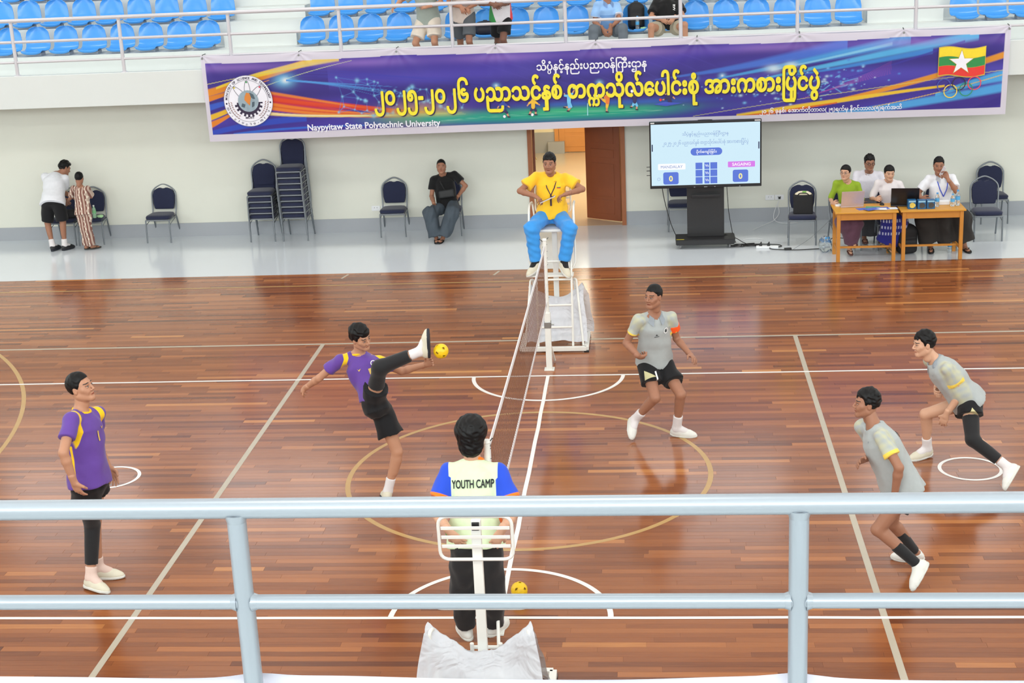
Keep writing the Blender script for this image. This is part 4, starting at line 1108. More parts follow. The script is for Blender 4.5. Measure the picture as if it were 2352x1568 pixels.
# a clear bag with empty bottles on the floor, a backpack under the tables, the shopping bag on the chair
t = thing('plastic_bag', 'clear plastic bag of blue capped bottles on the floor left of the table', 'bag', (3.84, 8.80, 0))
bm = B(); bmesh.ops.create_icosphere(bm, subdivisions=3, radius=1)
for v in bm.verts:
    c_ = v.co; n_ = 1 + .12 * math.sin(9 * c_.x + 4 * c_.z) * math.cos(7 * c_.y); v.co = Vector((c_.x * .10 * n_, c_.y * .09 * n_, max(0, .12 + c_.z * .13 * n_)))
obj('film', bm, mat('clear_film', (.85, .92, .97), .12, trans=.9, spec=.4), t, True)
bm = B()
for i in range(7):
    a = i * 2.4; M = Matrix.Translation((.05 * math.cos(a), .04 * math.sin(a), .15 + .035 * (i % 3))) @ Matrix.Rotation(a, 4, 'Z') @ Matrix.Rotation(1.0, 4, 'Y'); lathe(bm, [(0, 0), (.018, 0), (.018, .022), (0, .024)], 10, M)
obj('bottle_caps', bm, BCAP, t)['kind'] = 'stuff'
def backpack(x, y, z, rz, label, m, w=.30, d=.19, h=.44, lean=0.0):
    t = thing('backpack', label, 'backpack', (x, y, z), rz); t.rotation_euler = (lean, 0, rz)
    F = Field((-w, -d, -.05), (w, d, h + .1), .012)
    F.add(rbox((0, 0, h * .46), (w / 2, d / 2, h * .46), .07, np.eye(3)), 0); F.add(ell((0, 0, h * .8), (w * .42, d * .45, h * .24)), .05)
    F.add(rbox((0, -d * .5, h * .30), (w * .38, d * .22, h * .24), .04, np.eye(3)), .02)
    sdf_obj('body', F, m, t)
    bm = B(); tube(bm, [(-.03, .02, h * .98), (-.03, .02, h * 1.06), (.03, .02, h * 1.06), (.03, .02, h * .98)], .009, 6); obj('handle', bm, m, t, True)
    for sx in (-1, 1):
        bm = B(); tube(bm, rounded([(sx * .07, d * .46, h * .92), (sx * .09, d * .8, h * .6), (sx * .10, d * .5, h * .12)], .1), .014, 6); obj('strap', bm, m, t, True)
BAGK = mat('black_bag_cloth', rgb(24, 24, 27), .7, var=.2, scale=30)
backpack(5.02, 8.62, 0, .3, 'black backpack standing on the floor under the tables', BAGK)
t = thing('shopping_bag', 'stiff black bag with cream and green contents on a banquet chair', 'bag', (3.57, 9.46, .465), -.08)
obj('body', box(B(), 0, 0, .15, .30, .15, .30, 0, .018), BAGK, t)
bm = B(); lathe(bm, [(.135, 0), (.12, .035), (.075, .06), (0, .068)], 18, Matrix.Translation((0, 0, .285)) @ Matrix.Diagonal((1, .45, 1, 1))); obj('cream_bundle', bm, mat('cream_cloth', rgb(232, 222, 196), .8), t, True)
bm = B(); box(bm, .015, -.035, .345, .06, .03, .018, 0, .004); obj('green_wrapper', bm, mat('green_wrap', rgb(120, 190, 70), .5), t)
bm = B(); tube(bm, rounded([(-.09, -.07, .29), (-.06, -.085, .335), (.06, -.085, .33), (.09, -.07, .29)], .05), .008, 6); obj('handle', bm, BAGK, t, True)
# things on the two chairs at far left
t = thing('shoulder_bag', 'black shoulder bag on the chair in front of the bending man', 'bag', (-8.62, 10.62, .465), .1)
F_ = Field((-.2, -.15, -.03), (.2, .15, .2), .012); F_.add(rbox((0, 0, .07), (.14, .09, .07), .05, np.eye(3)), 0); sdf_obj('body', F_, BAGK, t)
bm = B(); tube(bm, rounded([(-.10, 0, .12), (-.06, -.03, .22), (.05, -.03, .21), (.10, 0, .12)], .08), .010, 6); obj('handle', bm, BAGK, t, True)
bottle(-8.155, 10.56, .465, 'pale green bottle on the chair beside the boy', .22, .03, 'bottle', mat('green_label', rgb(130, 200, 140), .5), mat('green_bottle', (.5, .8, .55), .1, trans=.5), mat('white_cap', rgb(230, 230, 225), .5))
t = thing('snack_bag', 'small crumpled green and white packet on the chair beside the boy', 'packet', (-8.06, 10.56, .465)); bm = B(); bmesh.ops.create_icosphere(bm, subdivisions=2, radius=1)
for v in bm.verts: v.co = Vector((v.co.x * .06, v.co.y * .04, .028 + v.co.z * .028 * (1 + .3 * math.sin(20 * v.co.x))))
obj('wrapper', bm, mat('green_white_film', rgb(170, 216, 160), .4, var=.35, scale=30), t, True)
# spectators' belongings
backpack(1.04, 11.24, 3.20, 0, 'upright black backpack on a blue seat in the far stand', BAGK, .27, .17, .42, -.12)
bottle(1.06, 11.06, 3.205, 'blue water bottle in front of the upright black backpack', .22, .03)
t = thing('snack_bag', 'green and white packet beside the blue bottle in the far stand', 'packet', (1.16, 11.07, 3.205)); bm = B(); bmesh.ops.create_icosphere(bm, subdivisions=2, radius=1)
for v in bm.verts: v.co = Vector((v.co.x * .06, v.co.y * .04, .022 + v.co.z * .022 * (1 + .3 * math.sin(20 * v.co.x))))
obj('wrapper', bm, mat('green_white_film', rgb(170, 216, 160), .4, var=.35, scale=30), t, True)
def slab(name, x, y, z, rz, label, cat):
    o = obj(name, box(B(), 0, 0, .005, .15, .075, .009, 0, .003), mat('black_glass', rgb(16, 16, 20), .15)); o.location = (x, y, z); o.rotation_euler = (0, 0, rz); tag(o, label, cat)
slab('phone', .10, 11.07, 3.208, .1, 'black phone lying on the empty seat left of the sky blue polo', 'phone'); slab('phone', .93, 11.06, 3.208, -.1, 'dark phone lying beside the upright backpack', 'phone')
backpack(-1.42, 11.20, 3.20, .1, 'dark backpack lying low on a seat behind the standing spectators', mat('navy_bag_cloth', rgb(30, 32, 46), .7), .34, .18, .22)
t = thing('plastic_cup', 'small clear crumpled cup beside the seats right of the black tee', 'cup', (2.23, 11.06, 3.14)); bm = B(); lathe(bm, [(0, 0), (.026, 0), (.036, .085), (.033, .085), (.024, .004), (0, .004)], 14); obj('cup', bm, PET, t, True)

# ------------------------------------------------------------------ big display on a wheeled stand
BEZ = mat('black_bezel', rgb(18, 19, 24), .35); STD = mat('dark_steel', rgb(40, 40, 42), .45, .2, var=.08, scale=3)
tv = thing('display_screen', 'large black display on a wheeled stand showing the score board', 'display', (2.07, 9.42, 0))
bm = B(); box(bm, 0, -.10, 1.462, 1.70, .075, 1.03, 0, .008); obj('casing', bm, BEZ, tv)
SCN = emit('screen_white', rgb(205, 234, 248), 1.0)
sc = obj('screen', box(B(), 0, -.1395, 1.468, 1.652, .003, .945), SCN, tv)
def scr(name, VF, col, x, z, off, st=1.0):
    V, F = VF
    m_ = emit('screen_' + '%02x%02x%02x' % tuple(int(c * 255) for c in col), col, st)
    me = mesh_of(name, [(x + v[0], -.1410 - off, 1.462 + z + v[1]) for v in V], F, m_); o = link(bpy.data.objects.new(name, me), sc)
    if name == 'lettering': o['kind'] = 'stuff'
def rrect(w, h, r=.02, n=5):
    P = []
    for cx, cy, a0 in ((w / 2 - r, h / 2 - r, 0), (-w / 2 + r, h / 2 - r, PI / 2), (-w / 2 + r, -h / 2 + r, PI), (w / 2 - r, -h / 2 + r, 1.5 * PI)):
        P += [(cx + r * math.cos(a0 + PI / 2 * i / n), cy + r * math.sin(a0 + PI / 2 * i / n)) for i in range(n + 1)]
    return np.array(P), [tuple(range(len(P)))]
# Burmese lines in visual order; stacked letters are set as extras
T_MAIN = '၂၀၂၅-၂၀၂၆ ပညာသင်နှစ် တက' ; T_MAIN2 = 'သိုလ်\u1031ပါင်းစုံ အားကစား\u103cပိုင်ပွဲ'
MAINL = T_MAIN + T_MAIN2
MAINX = [('၂၀၂၅-၂၀၂၆ ပညာသင်နှစ် တ', 'က', .62, .12, -.36)]
MINL = 'သိပံနှင့်နည်းပညာဝန်\u103cကီးဌာန'; MINX = [('သိ', 'ပ', .62, .10, -.36)]
PALE = rgb(120, 150, 205); BLUE_S = rgb(84, 116, 214)
scr('lettering', fit(glyphs(MINL, align='CENTER', extras=MINX), w=.70), PALE, .0, .30, .001)
scr('lettering', fit(glyphs(MAINL, align='CENTER', extras=MAINX), w=1.30, h=.10), PALE, .0, .165, .001)
scr('pill', rrect(.48, .115, .057), BLUE_S, .015, .045, .001); scr('lettering', fit(glyphs('ပိုက်\u1031ကျာ်\u103cခင်း', align='CENTER', bold=.02), w=.31), rgb(250, 252, 255), .015, .025, .002)
scr('name_box', rrect(.42, .095, .015), rgb(250, 253, 255), -.515, -.175, .001); scr('lettering', fit(glyphs('MANDALAY', align='CENTER'), w=.335), rgb(120, 140, 200), -.515, -.198, .002)
scr('name_box', rrect(.41, .088, .01), rgb(214, 120, 232), .545, -.165, .001); scr('lettering', fit(glyphs('SAGAING', align='CENTER', bold=.02), w=.28), rgb(252, 250, 255), .545, -.188, .002)
for x in (-.53, .53):
    scr('score_box', rrect(.235, .19, .03), BLUE_S, x, -.355 if x < 0 else -.345, .001); scr('number', fit(glyphs('0', align='CENTER', bold=.03), h=.088), rgb(252, 240, 150), x, (-.355 if x < 0 else -.345) - .044, .002)
for r_ in range(3):
    for x, w in ((-.115, .105), (.005, .075), (.11, .105)):
        scr('grid_cell', rrect(w, .102, .002), BLUE_S, x + .015, -.175 - .112 * r_, .001)
    scr('lettering', fit(glyphs('Vs', align='CENTER', bold=.02), w=.055), rgb(240, 245, 255), .020, -.19 - .112 * r_, .002)
A_, B_ = ring_poly(0, 0, .018, .025, n=20); q = len(A_)
scr('button_ring', (np.array(A_ + B_), [(i, i + 1, q + i + 1, q + i) for i in range(q - 1)]), rgb(160, 185, 225), -.715, -.365, .001)
for sx in (-1, 1):
    scr('side_tab', rrect(.018, .11, .008), rgb(40, 52, 90), sx * .808, .12, .001)
for x, w in ((-.80, .06), (.79, .09)): obj('sticker', box(B(), x, -.139, 1.962, w, .002, .020), mat('pale_sticker', rgb(206, 206, 206), .5), tv)
for x in (-.17, 0, .14, .52): obj('status_light', box(B(), x, -.139, .960, .02 if x else .05, .002, .010), mat('grey_print', rgb(150, 155, 160), .5), tv)
bm = B(); lathe(bm, [(0, 0), (.11, 0), (.11, .012), (0, .014)], 20, Matrix.Translation((0, -.10, 1.975)) @ Matrix.Diagonal((1, .3, 1, 1))); obj('camera_bar', bm, BEZ, tv)
obj('column', box(B(), 0, .03, .56, .57, .10, .82, 0, .006), STD, tv); obj('mount_plate', box(B(), 0, -.02, 1.25, .60, .10, .62, 0, .006), STD, tv)
bm = B(); box(bm, 0, -.075, .80, .44, .12, .018, 0, .005); box(bm, 0, -.13, .812, .44, .012, .040, 0, .004); obj('tray', bm, BEZ, tv)
bm = B(); prism(bm, [(-.47, -.24), (.43, -.24), (.45, -.14), (.45, .20), (-.47, .20)], .065, .15); bmesh.ops.bevel(bm, geom=bm.edges[:], offset=.01, segments=2, affect='EDGES'); obj('base', bm, STD, tv)
obj('sticker', box(B(), -.40, -.20, .1515, .12, .022, .002), mat('yellow_sticker', rgb(222, 206, 50), .5), tv)
for x in (-.40, .36):
    for y in (-.18, .15):
        bm = B(); lathe(bm, [(.012, -.016), (.034, -.014), (.038, 0), (.034, .014), (.012, .016)], 14, Matrix.Translation((x, y, .038)) @ Matrix.Rotation(PI / 2, 4, 'Y')); box(bm, x, y, .062, .03, .05, .012)
        obj('caster', bm, mat('grey_caster', rgb(120, 122, 124), .5), tv)
bm = B()
for z in (1.28, 1.22, 1.15): tube(bm, [(-.84, -.08, z), (-.90, -.06, z - .005)], .005, 6)
obj('antenna_plugs', bm, BEZ, tv)
# cables, power strip, sockets
CABK = mat('black_cable', rgb(20, 20, 22), .5); CABW = mat('white_cable', rgb(220, 222, 224), .5)
def cable(label, pts, m, r=.006, seed=0):
    c0 = pts[0]; o = obj('cable', tube(B(), [Vector(p) - Vector(c0) for p in rounded(pts, .12, 6)], r, 8), m, None, True); o.location = c0; tag(o, label, 'cable', 'cables around the display')
cable('black cable hanging from the left end of the display', [(1.40, 9.36, .96), (1.44, 9.46, .70), (1.54, 9.52, .30), (1.66, 9.50, .04), (1.80, 9.52, .03)], CABK, .006)
cable('thin black cable hanging right of the display column', [(2.40, 9.50, .96), (2.43, 9.56, .5), (2.50, 9.58, .10), (2.54, 9.52, .012)], CABK, .005)
RC = random.Random(3)
def scribble(cx, cy, n, r, s):
    P = [(cx, cy, .012)]; a = RC.uniform(0, 6)
    for i in range(n):
        a += RC.uniform(.6, 1.6) * s; P.append((P[-1][0] + r * math.cos(a), P[-1][1] + r * .6 * math.sin(a), .012 + .008 * (i % 4)))
    return P
cable('tangled black cable bunched beside the stand base', scribble(2.62, 9.28, 14, .10, 1), CABK, .008)
cable('black cable loop just right of the bunched one', scribble(2.75, 9.34, 12, .12, -1), CABK, .008)
cable('black cable looping widest across the floor right of the stand', [(2.62, 9.42, .01), (2.95, 9.38, .01), (3.20, 9.32, .01), (3.24, 9.20, .01), (3.02, 9.14, .01), (3.06, 9.02, .01), (3.42, 8.94, .01), (3.72, 8.98, .01), (3.86, 9.00, .01)], CABK, .007)
cable('black cable running low from the column to the floor bundle', [(2.36, 9.48, .16), (2.52, 9.42, .12), (2.66, 9.30, .05), (2.80, 9.26, .012), (3.05, 9.20, .012)], CABK, .006)
cable('thin grey cable rising to the table from the floor', [(3.38, 8.98, .012), (3.62, 9.05, .14), (3.82, 9.00, .34), (3.95, 8.80, .55)], mat('grey_cable', rgb(110, 114, 120), .5), .003)
cable('black cable curling beside the left table leg', [(3.93, 8.78, .02), (3.90, 8.86, .16), (3.97, 8.88, .21), (4.12, 8.84, .20)], CABK, .006)
cable('white cable dropping from the wall socket', [(3.33, 10.98, .36), (3.26, 10.96, .22), (3.22, 10.94, .06), (3.30, 10.80, .02), (3.46, 10.75, .02), (3.62, 10.80, .015)], CABW, .006)
cable('white cable looping over the dado below the sockets', [(3.30, 10.97, .30), (3.34, 10.95, .14), (3.24, 10.93, .03), (2.98, 10.55, .015), (2.86, 10.35, .015)], CABW, .006)
cable('white cable lying flat behind the black tangle', [(2.66, 9.70, .012), (2.76, 9.78, .012), (2.92, 9.76, .012), (2.98, 9.66, .012)], CABW, .006)
t = thing('power_strip', 'white power strip on the floor among the black cables', 'power strip', (3.0, 9.15, 0), -.08)
obj('body', box(B(), 0, 0, .018, .34, .06, .036, 0, .008), mat('white_plastic', rgb(236, 238, 240), .4), t)
for x in (-.10, .02):
    bm = B(); box(bm, x, 0, .055, .045, .04, .04, 0, .008); tube(bm, [(x, 0, .07), (x + .01, -.02, .10)], .009, 8); obj('plug', bm, mat('black_plastic', rgb(22, 22, 24), .4), t)
t = thing('cable_adapter', 'small black adapter block on the cable near the wood edge', 'adapter', (3.30, 8.99, 0), .1); obj('block', box(B(), 0, 0, .018, .11, .05, .032, 0, .006), mat('black_plastic', rgb(22, 22, 24), .4), t)
def socket(x, label, plug):
    t = thing('wall_socket', label, 'socket', (x, YW - .002, .40))
    obj('plate', box(B(), 0, -.006, 0, .145, .010, .085, 0, .003), mat('white_plastic', rgb(236, 238, 240), .4), t)
    bm = B()
    for dx in (-.022, .022): box(bm, dx, -.012, .01, .008, .004, .014)
    obj('slots', bm, mat('grey_slot', rgb(120, 120, 124), .5), t)
    if plug: obj('plug', box(B(), 0, -.03, -.005, .035, .04, .035, 0, .006), mat('black_plastic', rgb(22, 22, 24), .4), t)
socket(3.18, 'white wall socket, left one of the pair behind the bag chair', False); socket(3.335, 'white wall socket with a plug, right one of the pair', True)
socket(-3.42, 'white wall socket half hidden by the chair left of the seated man', False); socket(-3.25, 'white wall socket just above the chair seat near the seated man', False)
# ------------------------------------------------------------------ net, posts, balls, high chairs
WST = mat('white_enamel', rgb(232, 232, 226), .35, var=.03, scale=5)
def net_post(y, sy, label):
    t = thing('net_post', label, 'net post', (0.0, y, 0))
    obj('lower_tube', box(B(), 0, 0, .36, .07, .07, .70, 0, .006), WST, t)
    bm = B(); tube(bm, [(0, 0, .70), (0, 0, 1.585)], .024, 16); lathe(bm, [(.026, 1.575), (.030, 1.58), (.024, 1.60), (0, 1.605)], 14); obj('upper_tube', bm, WST, t, True)
    bm = B(); box(bm, 0, 0, .56, .082, .082, .075, 0, .004); tube(bm, [(.04, 0, .56), (.075, 0, .56)], .010, 8); obj('clamp', bm, mat('bare_steel', rgb(150, 152, 150), .3, .9), t)
    obj('foot', box(B(), 0, 0, .006, .12, .12, .012, 0, .003), WST, t)
    bm = B(); tube(bm, [(.02, sy * .02, .30), (.045, sy * .30, .02)], .014, 10); obj('brace', bm, WST, t, True)
    bm = B()
    for i in range(9): tube(bm, [(-.028, -.01 * sy, .86 + .08 * i), (.030, .0, .89 + .08 * i)], .003, 5)
    tube(bm, [(-.02, 0, 1.56), (-.055, -.02, 1.60)], .004, 5); tube(bm, [(.01, 0, 1.57), (.045, .01, 1.61)], .004, 5)
    obj('tie', bm, mat('dark_cord', rgb(52, 60, 56), .8), t)
net_post(3.29, 1, 'white net post on the far side of the court beside the high chair'); net_post(-3.29, -1, 'white net post on the near side, behind the YOUTH CAMP shirt')
net = thing('takraw_net', 'low brown net with white tapes crossing the court', 'net', (0, 0, 0))
TAPE = mat('white_net_tape', rgb(232, 230, 232), .7, bump=.1, bscale=60); CORD = mat('brown_net_cord', rgb(122, 82, 62), .8)
sag = lambda y: .018 * (1 - (y / 3.2) ** 2)
def tape(z, h, y0, y1, n=24):
    bm = B(); P = [y0 + (y1 - y0) * i / n for i in range(n + 1)]
    for a, b in zip(P, P[1:]):
        v = [bm.verts.new(q) for q in ((-.004, a, z - sag(a) - h / 2), (-.004, b, z - sag(b) - h / 2), (-.004, b, z - sag(b) + h / 2), (-.004, a, z - sag(a) + h / 2))]
        w = [bm.verts.new((.004, q.co.y, q.co.z)) for q in v]
        bm.faces.new(v); bm.faces.new(w[::-1]); bm.faces.new((v[3], v[2], w[2], w[3])); bm.faces.new((v[1], v[0], w[0], w[1]))
    return bm
obj('top_tape', tape(1.50, .05, -3.22, 3.24), TAPE, net); obj('bottom_tape', tape(.83, .045, -3.22, 3.24), TAPE, net)
for y in (-3.10, 3.10): obj('side_tape', box(B(), 0, y, 1.16, .008, .045, .66), TAPE, net)
bm = B(); st = .058
def strand(a, b, r=.0022):
    d = (Vector(b) - Vector(a)).normalized(); p = Vector((1, 0, 0)) * r; q = d.cross(Vector((1, 0, 0))) * r
    A = [bm.verts.new(Vector(a) + o) for o in (p, -p * .5 + q * .87, -p * .5 - q * .87)]; Z = [bm.verts.new(Vector(b) + o) for o in (p, -p * .5 + q * .87, -p * .5 - q * .87)]
    for i in range(3): bm.faces.new((A[i], A[(i + 1) % 3], Z[(i + 1) % 3], Z[i]))
n = int(6.2 / st)
for i in range(n + 1):
    y = -3.1 + i * st; strand((0, y, .83 - sag(y)), (0, y, 1.50 - sag(y)))
for k in range(1, 12):
    z = .83 + .67 * k / 12
    for i in range(16):
        a, b = -3.1 + 6.2 * i / 16, -3.1 + 6.2 * (i + 1) / 16; strand((0, a, z - sag(a)), (0, b, z - sag(b)))
obj('mesh', bm, CORD, net)['kind'] = 'stuff'
bm = B()
for sy in (-1, 1):
    for z in (1.50, .83, 1.28, 1.05): tube(bm, [(0, sy * 3.12, z), (0, sy * 3.265, z + .01)], .005, 6)
obj('tie_cord', bm, TAPE, net)
# woven balls: strips between twelve holes
BALLY = mat('yellow_woven_plastic', rgb(240, 196, 24), .4, var=.08, scale=30)
def ball(loc, label, rot):
    t = thing('takraw_ball', label, 'ball', loc, 0, 'yellow woven balls'); t.rotation_euler = rot; r = .070
    bm = B(); bmesh.ops.create_icosphere(bm, subdivisions=4, radius=r)
    ico = [Vector(v).normalized() for v in ((0, 1, 1.618), (0, -1, 1.618), (0, 1, -1.618), (0, -1, -1.618), (1, 1.618, 0), (-1, 1.618, 0), (1, -1.618, 0), (-1, -1.618, 0), (1.618, 0, 1), (-1.618, 0, 1), (1.618, 0, -1), (-1.618, 0, -1))]
    kill = []
    for f in bm.faces:
        c = f.calc_center_median().normalized()
        if max(c.dot(d) for d in ico) > .984: kill.append(f)
    bmesh.ops.delete(bm, geom=kill, context='FACES')
    E30 = [(a, b) for i, a in enumerate(ico) for b in ico[i + 1:] if a.dot(b) > .4]
    for v in bm.verts:
        c = v.co.normalized(); g = 0
        for a, b in E30:
            nn = a.cross(b).normalized(); dist = abs(c.dot(nn)); mid = (a + b).normalized()
            if c.dot(mid) > .8: g = max(g, math.cos(min(1, dist / .11) * PI) * .5 + .5, (math.cos((dist - .14) / .05 * PI) * .5 + .5) * .8 if abs(dist - .14) < .05 else 0)
        v.co = c * (r * (.965 + .035 * g))
    bmesh.ops.solidify(bm, geom=bm.faces[:], thickness=.004)
    obj('weave', bm, BALLY, t, True)
    obj('core', bmesh_sphere(.060), mat('dark_core', rgb(150, 112, 24), .8), t, True)
def bmesh_sphere(r):
    bm = B(); bmesh.ops.create_uvsphere(bm, u_segments=20, v_segments=12, radius=r); return bm
ball((-.668, -.86, 1.545), 'yellow woven ball in the air against the sole of the kicking shoe', (.3, .5, .2))
ball((.13, -2.70, .070), 'yellow woven ball lying on the floor near the net post', (.6, .1, .9))
# white film: thin, hazy, creased
m_, nt, b = nodes_of('white_film'); N, L = nt.nodes, nt.links
b.inputs['Base Color'].default_value = rgb(216, 219, 226) + (1,); b.inputs['Roughness'].default_value = .35; b.inputs['Alpha'].default_value = .86
b.inputs['Transmission Weight'].default_value = 0.0; b.inputs['Subsurface Weight'].default_value = 0.0
tc = N.new('ShaderNodeTexCoord'); v_ = N.new('ShaderNodeTexVoronoi'); v_.inputs['Scale'].default_value = 7; v_.feature = 'SMOOTH_F1'; nz = N.new('ShaderNodeTexNoise'); nz.inputs['Scale'].default_value = 5; nz.inputs['Distortion'].default_value = 1.5
mxv = N.new('ShaderNodeMix'); mxv.data_type = 'VECTOR'; mxv.inputs[0].default_value = .35
L.new(tc.outputs['Object'], nz.inputs['Vector']); L.new(tc.outputs['Object'], mxv.inputs[4]); L.new(nz.outputs['Color'], mxv.inputs[5]); L.new(mxv.outputs[1], v_.inputs['Vector'])
bp = N.new('ShaderNodeBump'); bp.inputs['Strength'].default_value = .45; bp.inputs['Distance'].default_value = .05; L.new(v_.outputs['Distance'], bp.inputs['Height']); L.new(bp.outputs['Normal'], b.inputs['Normal'])
FILM = m_
def smooth_noise(seed):
    R = np.random.RandomState(seed); W_ = [(R.randn(2) * 9, R.uniform(0, 6)) for _ in range(6)] + [(R.randn(2) * 24, R.uniform(0, 6)) for _ in range(5)]
    return lambda u, v: sum(math.sin(w[0] * u + w[1] * v + p) * (1 if i < 6 else .45) for i, (w, p) in enumerate(W_)) / 4
def film_sheet(parent, rows, nu, seed, amp=.02):
    """rows: list of (y, z at the sides, z in the middle, half width left, half width right)."""
    nz_ = smooth_noise(seed); V = []; F = []; nv = 40
    R = np.array(rows, float); tt = np.linspace(0, len(rows) - 1, nv); I = [np.interp(tt, range(len(rows)), R[:, i]) for i in range(5)]
    for j in range(nv):
        for i in range(nu):
            u = i / (nu - 1); s_ = abs(2 * u - 1); w_ = s_ ** 1.7
            x = -I[3][j] + (I[3][j] + I[4][j]) * u
            z = I[2][j] * (1 - w_) + I[1][j] * w_; e = nz_(u * 1.6, tt[j] / len(rows) * 2)
            V.append((x + amp * .7 * nz_(u + 3, tt[j] * .4), I[0][j] + amp * e, max(.02, z + amp * 1.1 * nz_(u * 1.3 + 7, tt[j] * .5))))
    for j in range(nv - 1):
        for i in range(nu - 1): F.append((j * nu + i, j * nu + i + 1, (j + 1) * nu + i + 1, (j + 1) * nu + i))
    me = mesh_of('plastic_sheet', V, F, FILM, True)
    return link(bpy.data.objects.new('plastic_sheet', me), parent)
def base_frame(t, x0, x1, y0, y1):
    bm = B()
    for y in (y0, y1): box(bm, (x0 + x1) / 2, y, .045, x1 - x0, .055, .05, 0, .004)
    for x in (x0, x1): box(bm, x, (y0 + y1) / 2, .045, .055, abs(y1 - y0), .05, 0, .004)
    obj('base_frame', bm, WST, t)
    for x in (x0, x1):
        for y in (y0, y1): obj('foot_pad', box(B(), x, y, .01, .06, .06, .02), mat('black_plastic', rgb(22, 22, 24), .4), t)
def back_rest(t, y, zc, w, h, sy, lean):
    M = Matrix.Translation((0, y, zc)) @ Matrix.Rotation(lean, 4, 'X')
    P = rounded([(-w / 2, 0, -h / 2), (w / 2, 0, -h / 2), (w / 2, 0, h / 2), (-w / 2, 0, h / 2)], .07, 6, True)
    bm = B(); tube(bm, [M @ p for p in P], .0115, 12, closed=True); obj('back_frame', bm, WST, t, True)
    for k in range(3): obj('slat', box(B(), 0, 0, h / 2 - h * (.27 + .21 * k), w - .03, .008, .024, 0, .003, M), WST, t)
# far chair, facing the camera
u1 = thing('umpire_chair', 'high white chair with ladder front under the yellow referee', 'high chair', (.015, 4.28, 0), 0, 'white high chairs')
base_frame(u1, -.40, .40, -.31, .33)
obj('pole', box(B(), .02, .26, .73, .065, .065, 1.40, 0, .006), WST, u1)
for sx in (-1, 1):
    bm = B(); tube(bm, rounded([(sx * .215 + .02, -.27, .07), (sx * .215 + .02, -.20, .50), (sx * .215 + .02, -.12, .93), (sx * .20 + .02, .10, 1.20), (sx * .16 + .02, .26, 1.30)], .08), .0145, 10); obj('side_rail', bm, WST, u1, True)
for z, y in ((.30, -.235), (.57, -.19), (.88, -.13), (1.08, .0)):
    bm = B(); tube(bm, [(-.21 + .02, y, z), (.21 + .02, y, z)], .0135, 10); obj('rung', bm, WST, u1, True)
obj('footrest', box(B(), -.03, -.06, .925, .58, .16, .018, 0, .004), WST, u1)
bm = B(); box(bm, .0, .30, 1.44, .44, .40, .035, 0, .012); obj('seat', bm, WST, u1)
for sx in (-1, 1):
    bm = B(); tube(bm, rounded([(sx * .23, .52, 1.44), (sx * .265, .54, 1.72), (sx * .27, .20, 1.76), (sx * .275, .10, 1.70), (sx * .285, .02, 1.05), (sx * .24, .0, .98)], .06), .0135, 10); obj('armrest', bm, WST, u1, True)
    bm = B(); tube(bm, rounded([(sx * .36, -.24, .06), (sx * .285, .02, .84), (sx * .25, .06, .84), (sx * .31, .30, .06)], .03), .014, 10); obj('side_stay', bm, WST, u1, True)
back_rest(u1, .52, 1.76, .44, .36, 1, -.12)
film_sheet(u1, [(-.22, .10, .12, .34, .40), (-.12, .34, .34, .34, .40), (-.02, .72, .52, .30, .38), (.06, .80, .60, .29, .36), (.16, .62, .52, .32, .42), (.26, .34, .34, .36, .46), (.33, .08, .10, .36, .48)], 40, 4, .022)
bm = B(); box(bm, -.06, .02, .18, .20, .12, .20, .2, .03); o = obj('navy_bundle', bm, mat('navy_cloth', rgb(30, 40, 78), .8), None); o.location = (.0, 4.28, .0); tag(o, 'navy bundle showing under the plastic sheet of the far high chair', 'bundle')
# near chair, seen from behind
u2 = thing('umpire_chair', 'white chair seen from behind with slatted back, in front of the YOUTH CAMP shirt', 'high chair', (0.065, -4.55, 0), PI, 'white high chairs')
base_frame(u2, -.42, .42, -.56, .40)
obj('pole', box(B(), .0, .10, .80, .066, .05, 1.50, 0, .006), WST, u2)
back_rest(u2, .150, 1.44, .49, .325, -1, -.10)
obj('pole_cap', box(B(), .0, .13, 1.515, .048, .02, .055, 0, .003), mat('black_plastic', rgb(22, 22, 24), .4), u2)
bm = B(); P = rounded([(-.345, .05, .905), (-.29, .07, .885), (.29, .07, .885), (.345, .05, .905)], .08); tube(bm, P, .012, 10); box(bm, 0, .04, .893, .58, .07, .014, 0, .005); obj('seat', bm, WST, u2, True)
for z in (.30, .50):
    bm = B(); tube(bm, [(-.10, -.10, z), (.10, -.10, z)], .0135, 10); obj('rung', bm, WST, u2, True)
for sx in (-1, 1):
    bm = B(); tube(bm, [(sx * .10, -.14, .06), (sx * .10, -.08, .54)], .0145, 10); obj('side_rail', bm, WST, u2, True)
    bm = B(); tube(bm, rounded([(sx * .36, .36, .06), (sx * .335, .25, .80), (sx * .32, .20, .80), (sx * .36, -.30, .06)], .03), .014, 10); obj('side_stay', bm, WST, u2, True)
film_sheet(u2, [(-.42, .08, .10, .42, .42), (-.20, .36, .34, .38, .38), (.06, .70, .54, .345, .355), (.20, .865, .63, .345, .355), (.27, .80, .57, .365, .375), (.38, .46, .40, .43, .43), (.50, .12, .14, .48, .48)], 44, 9, .020)
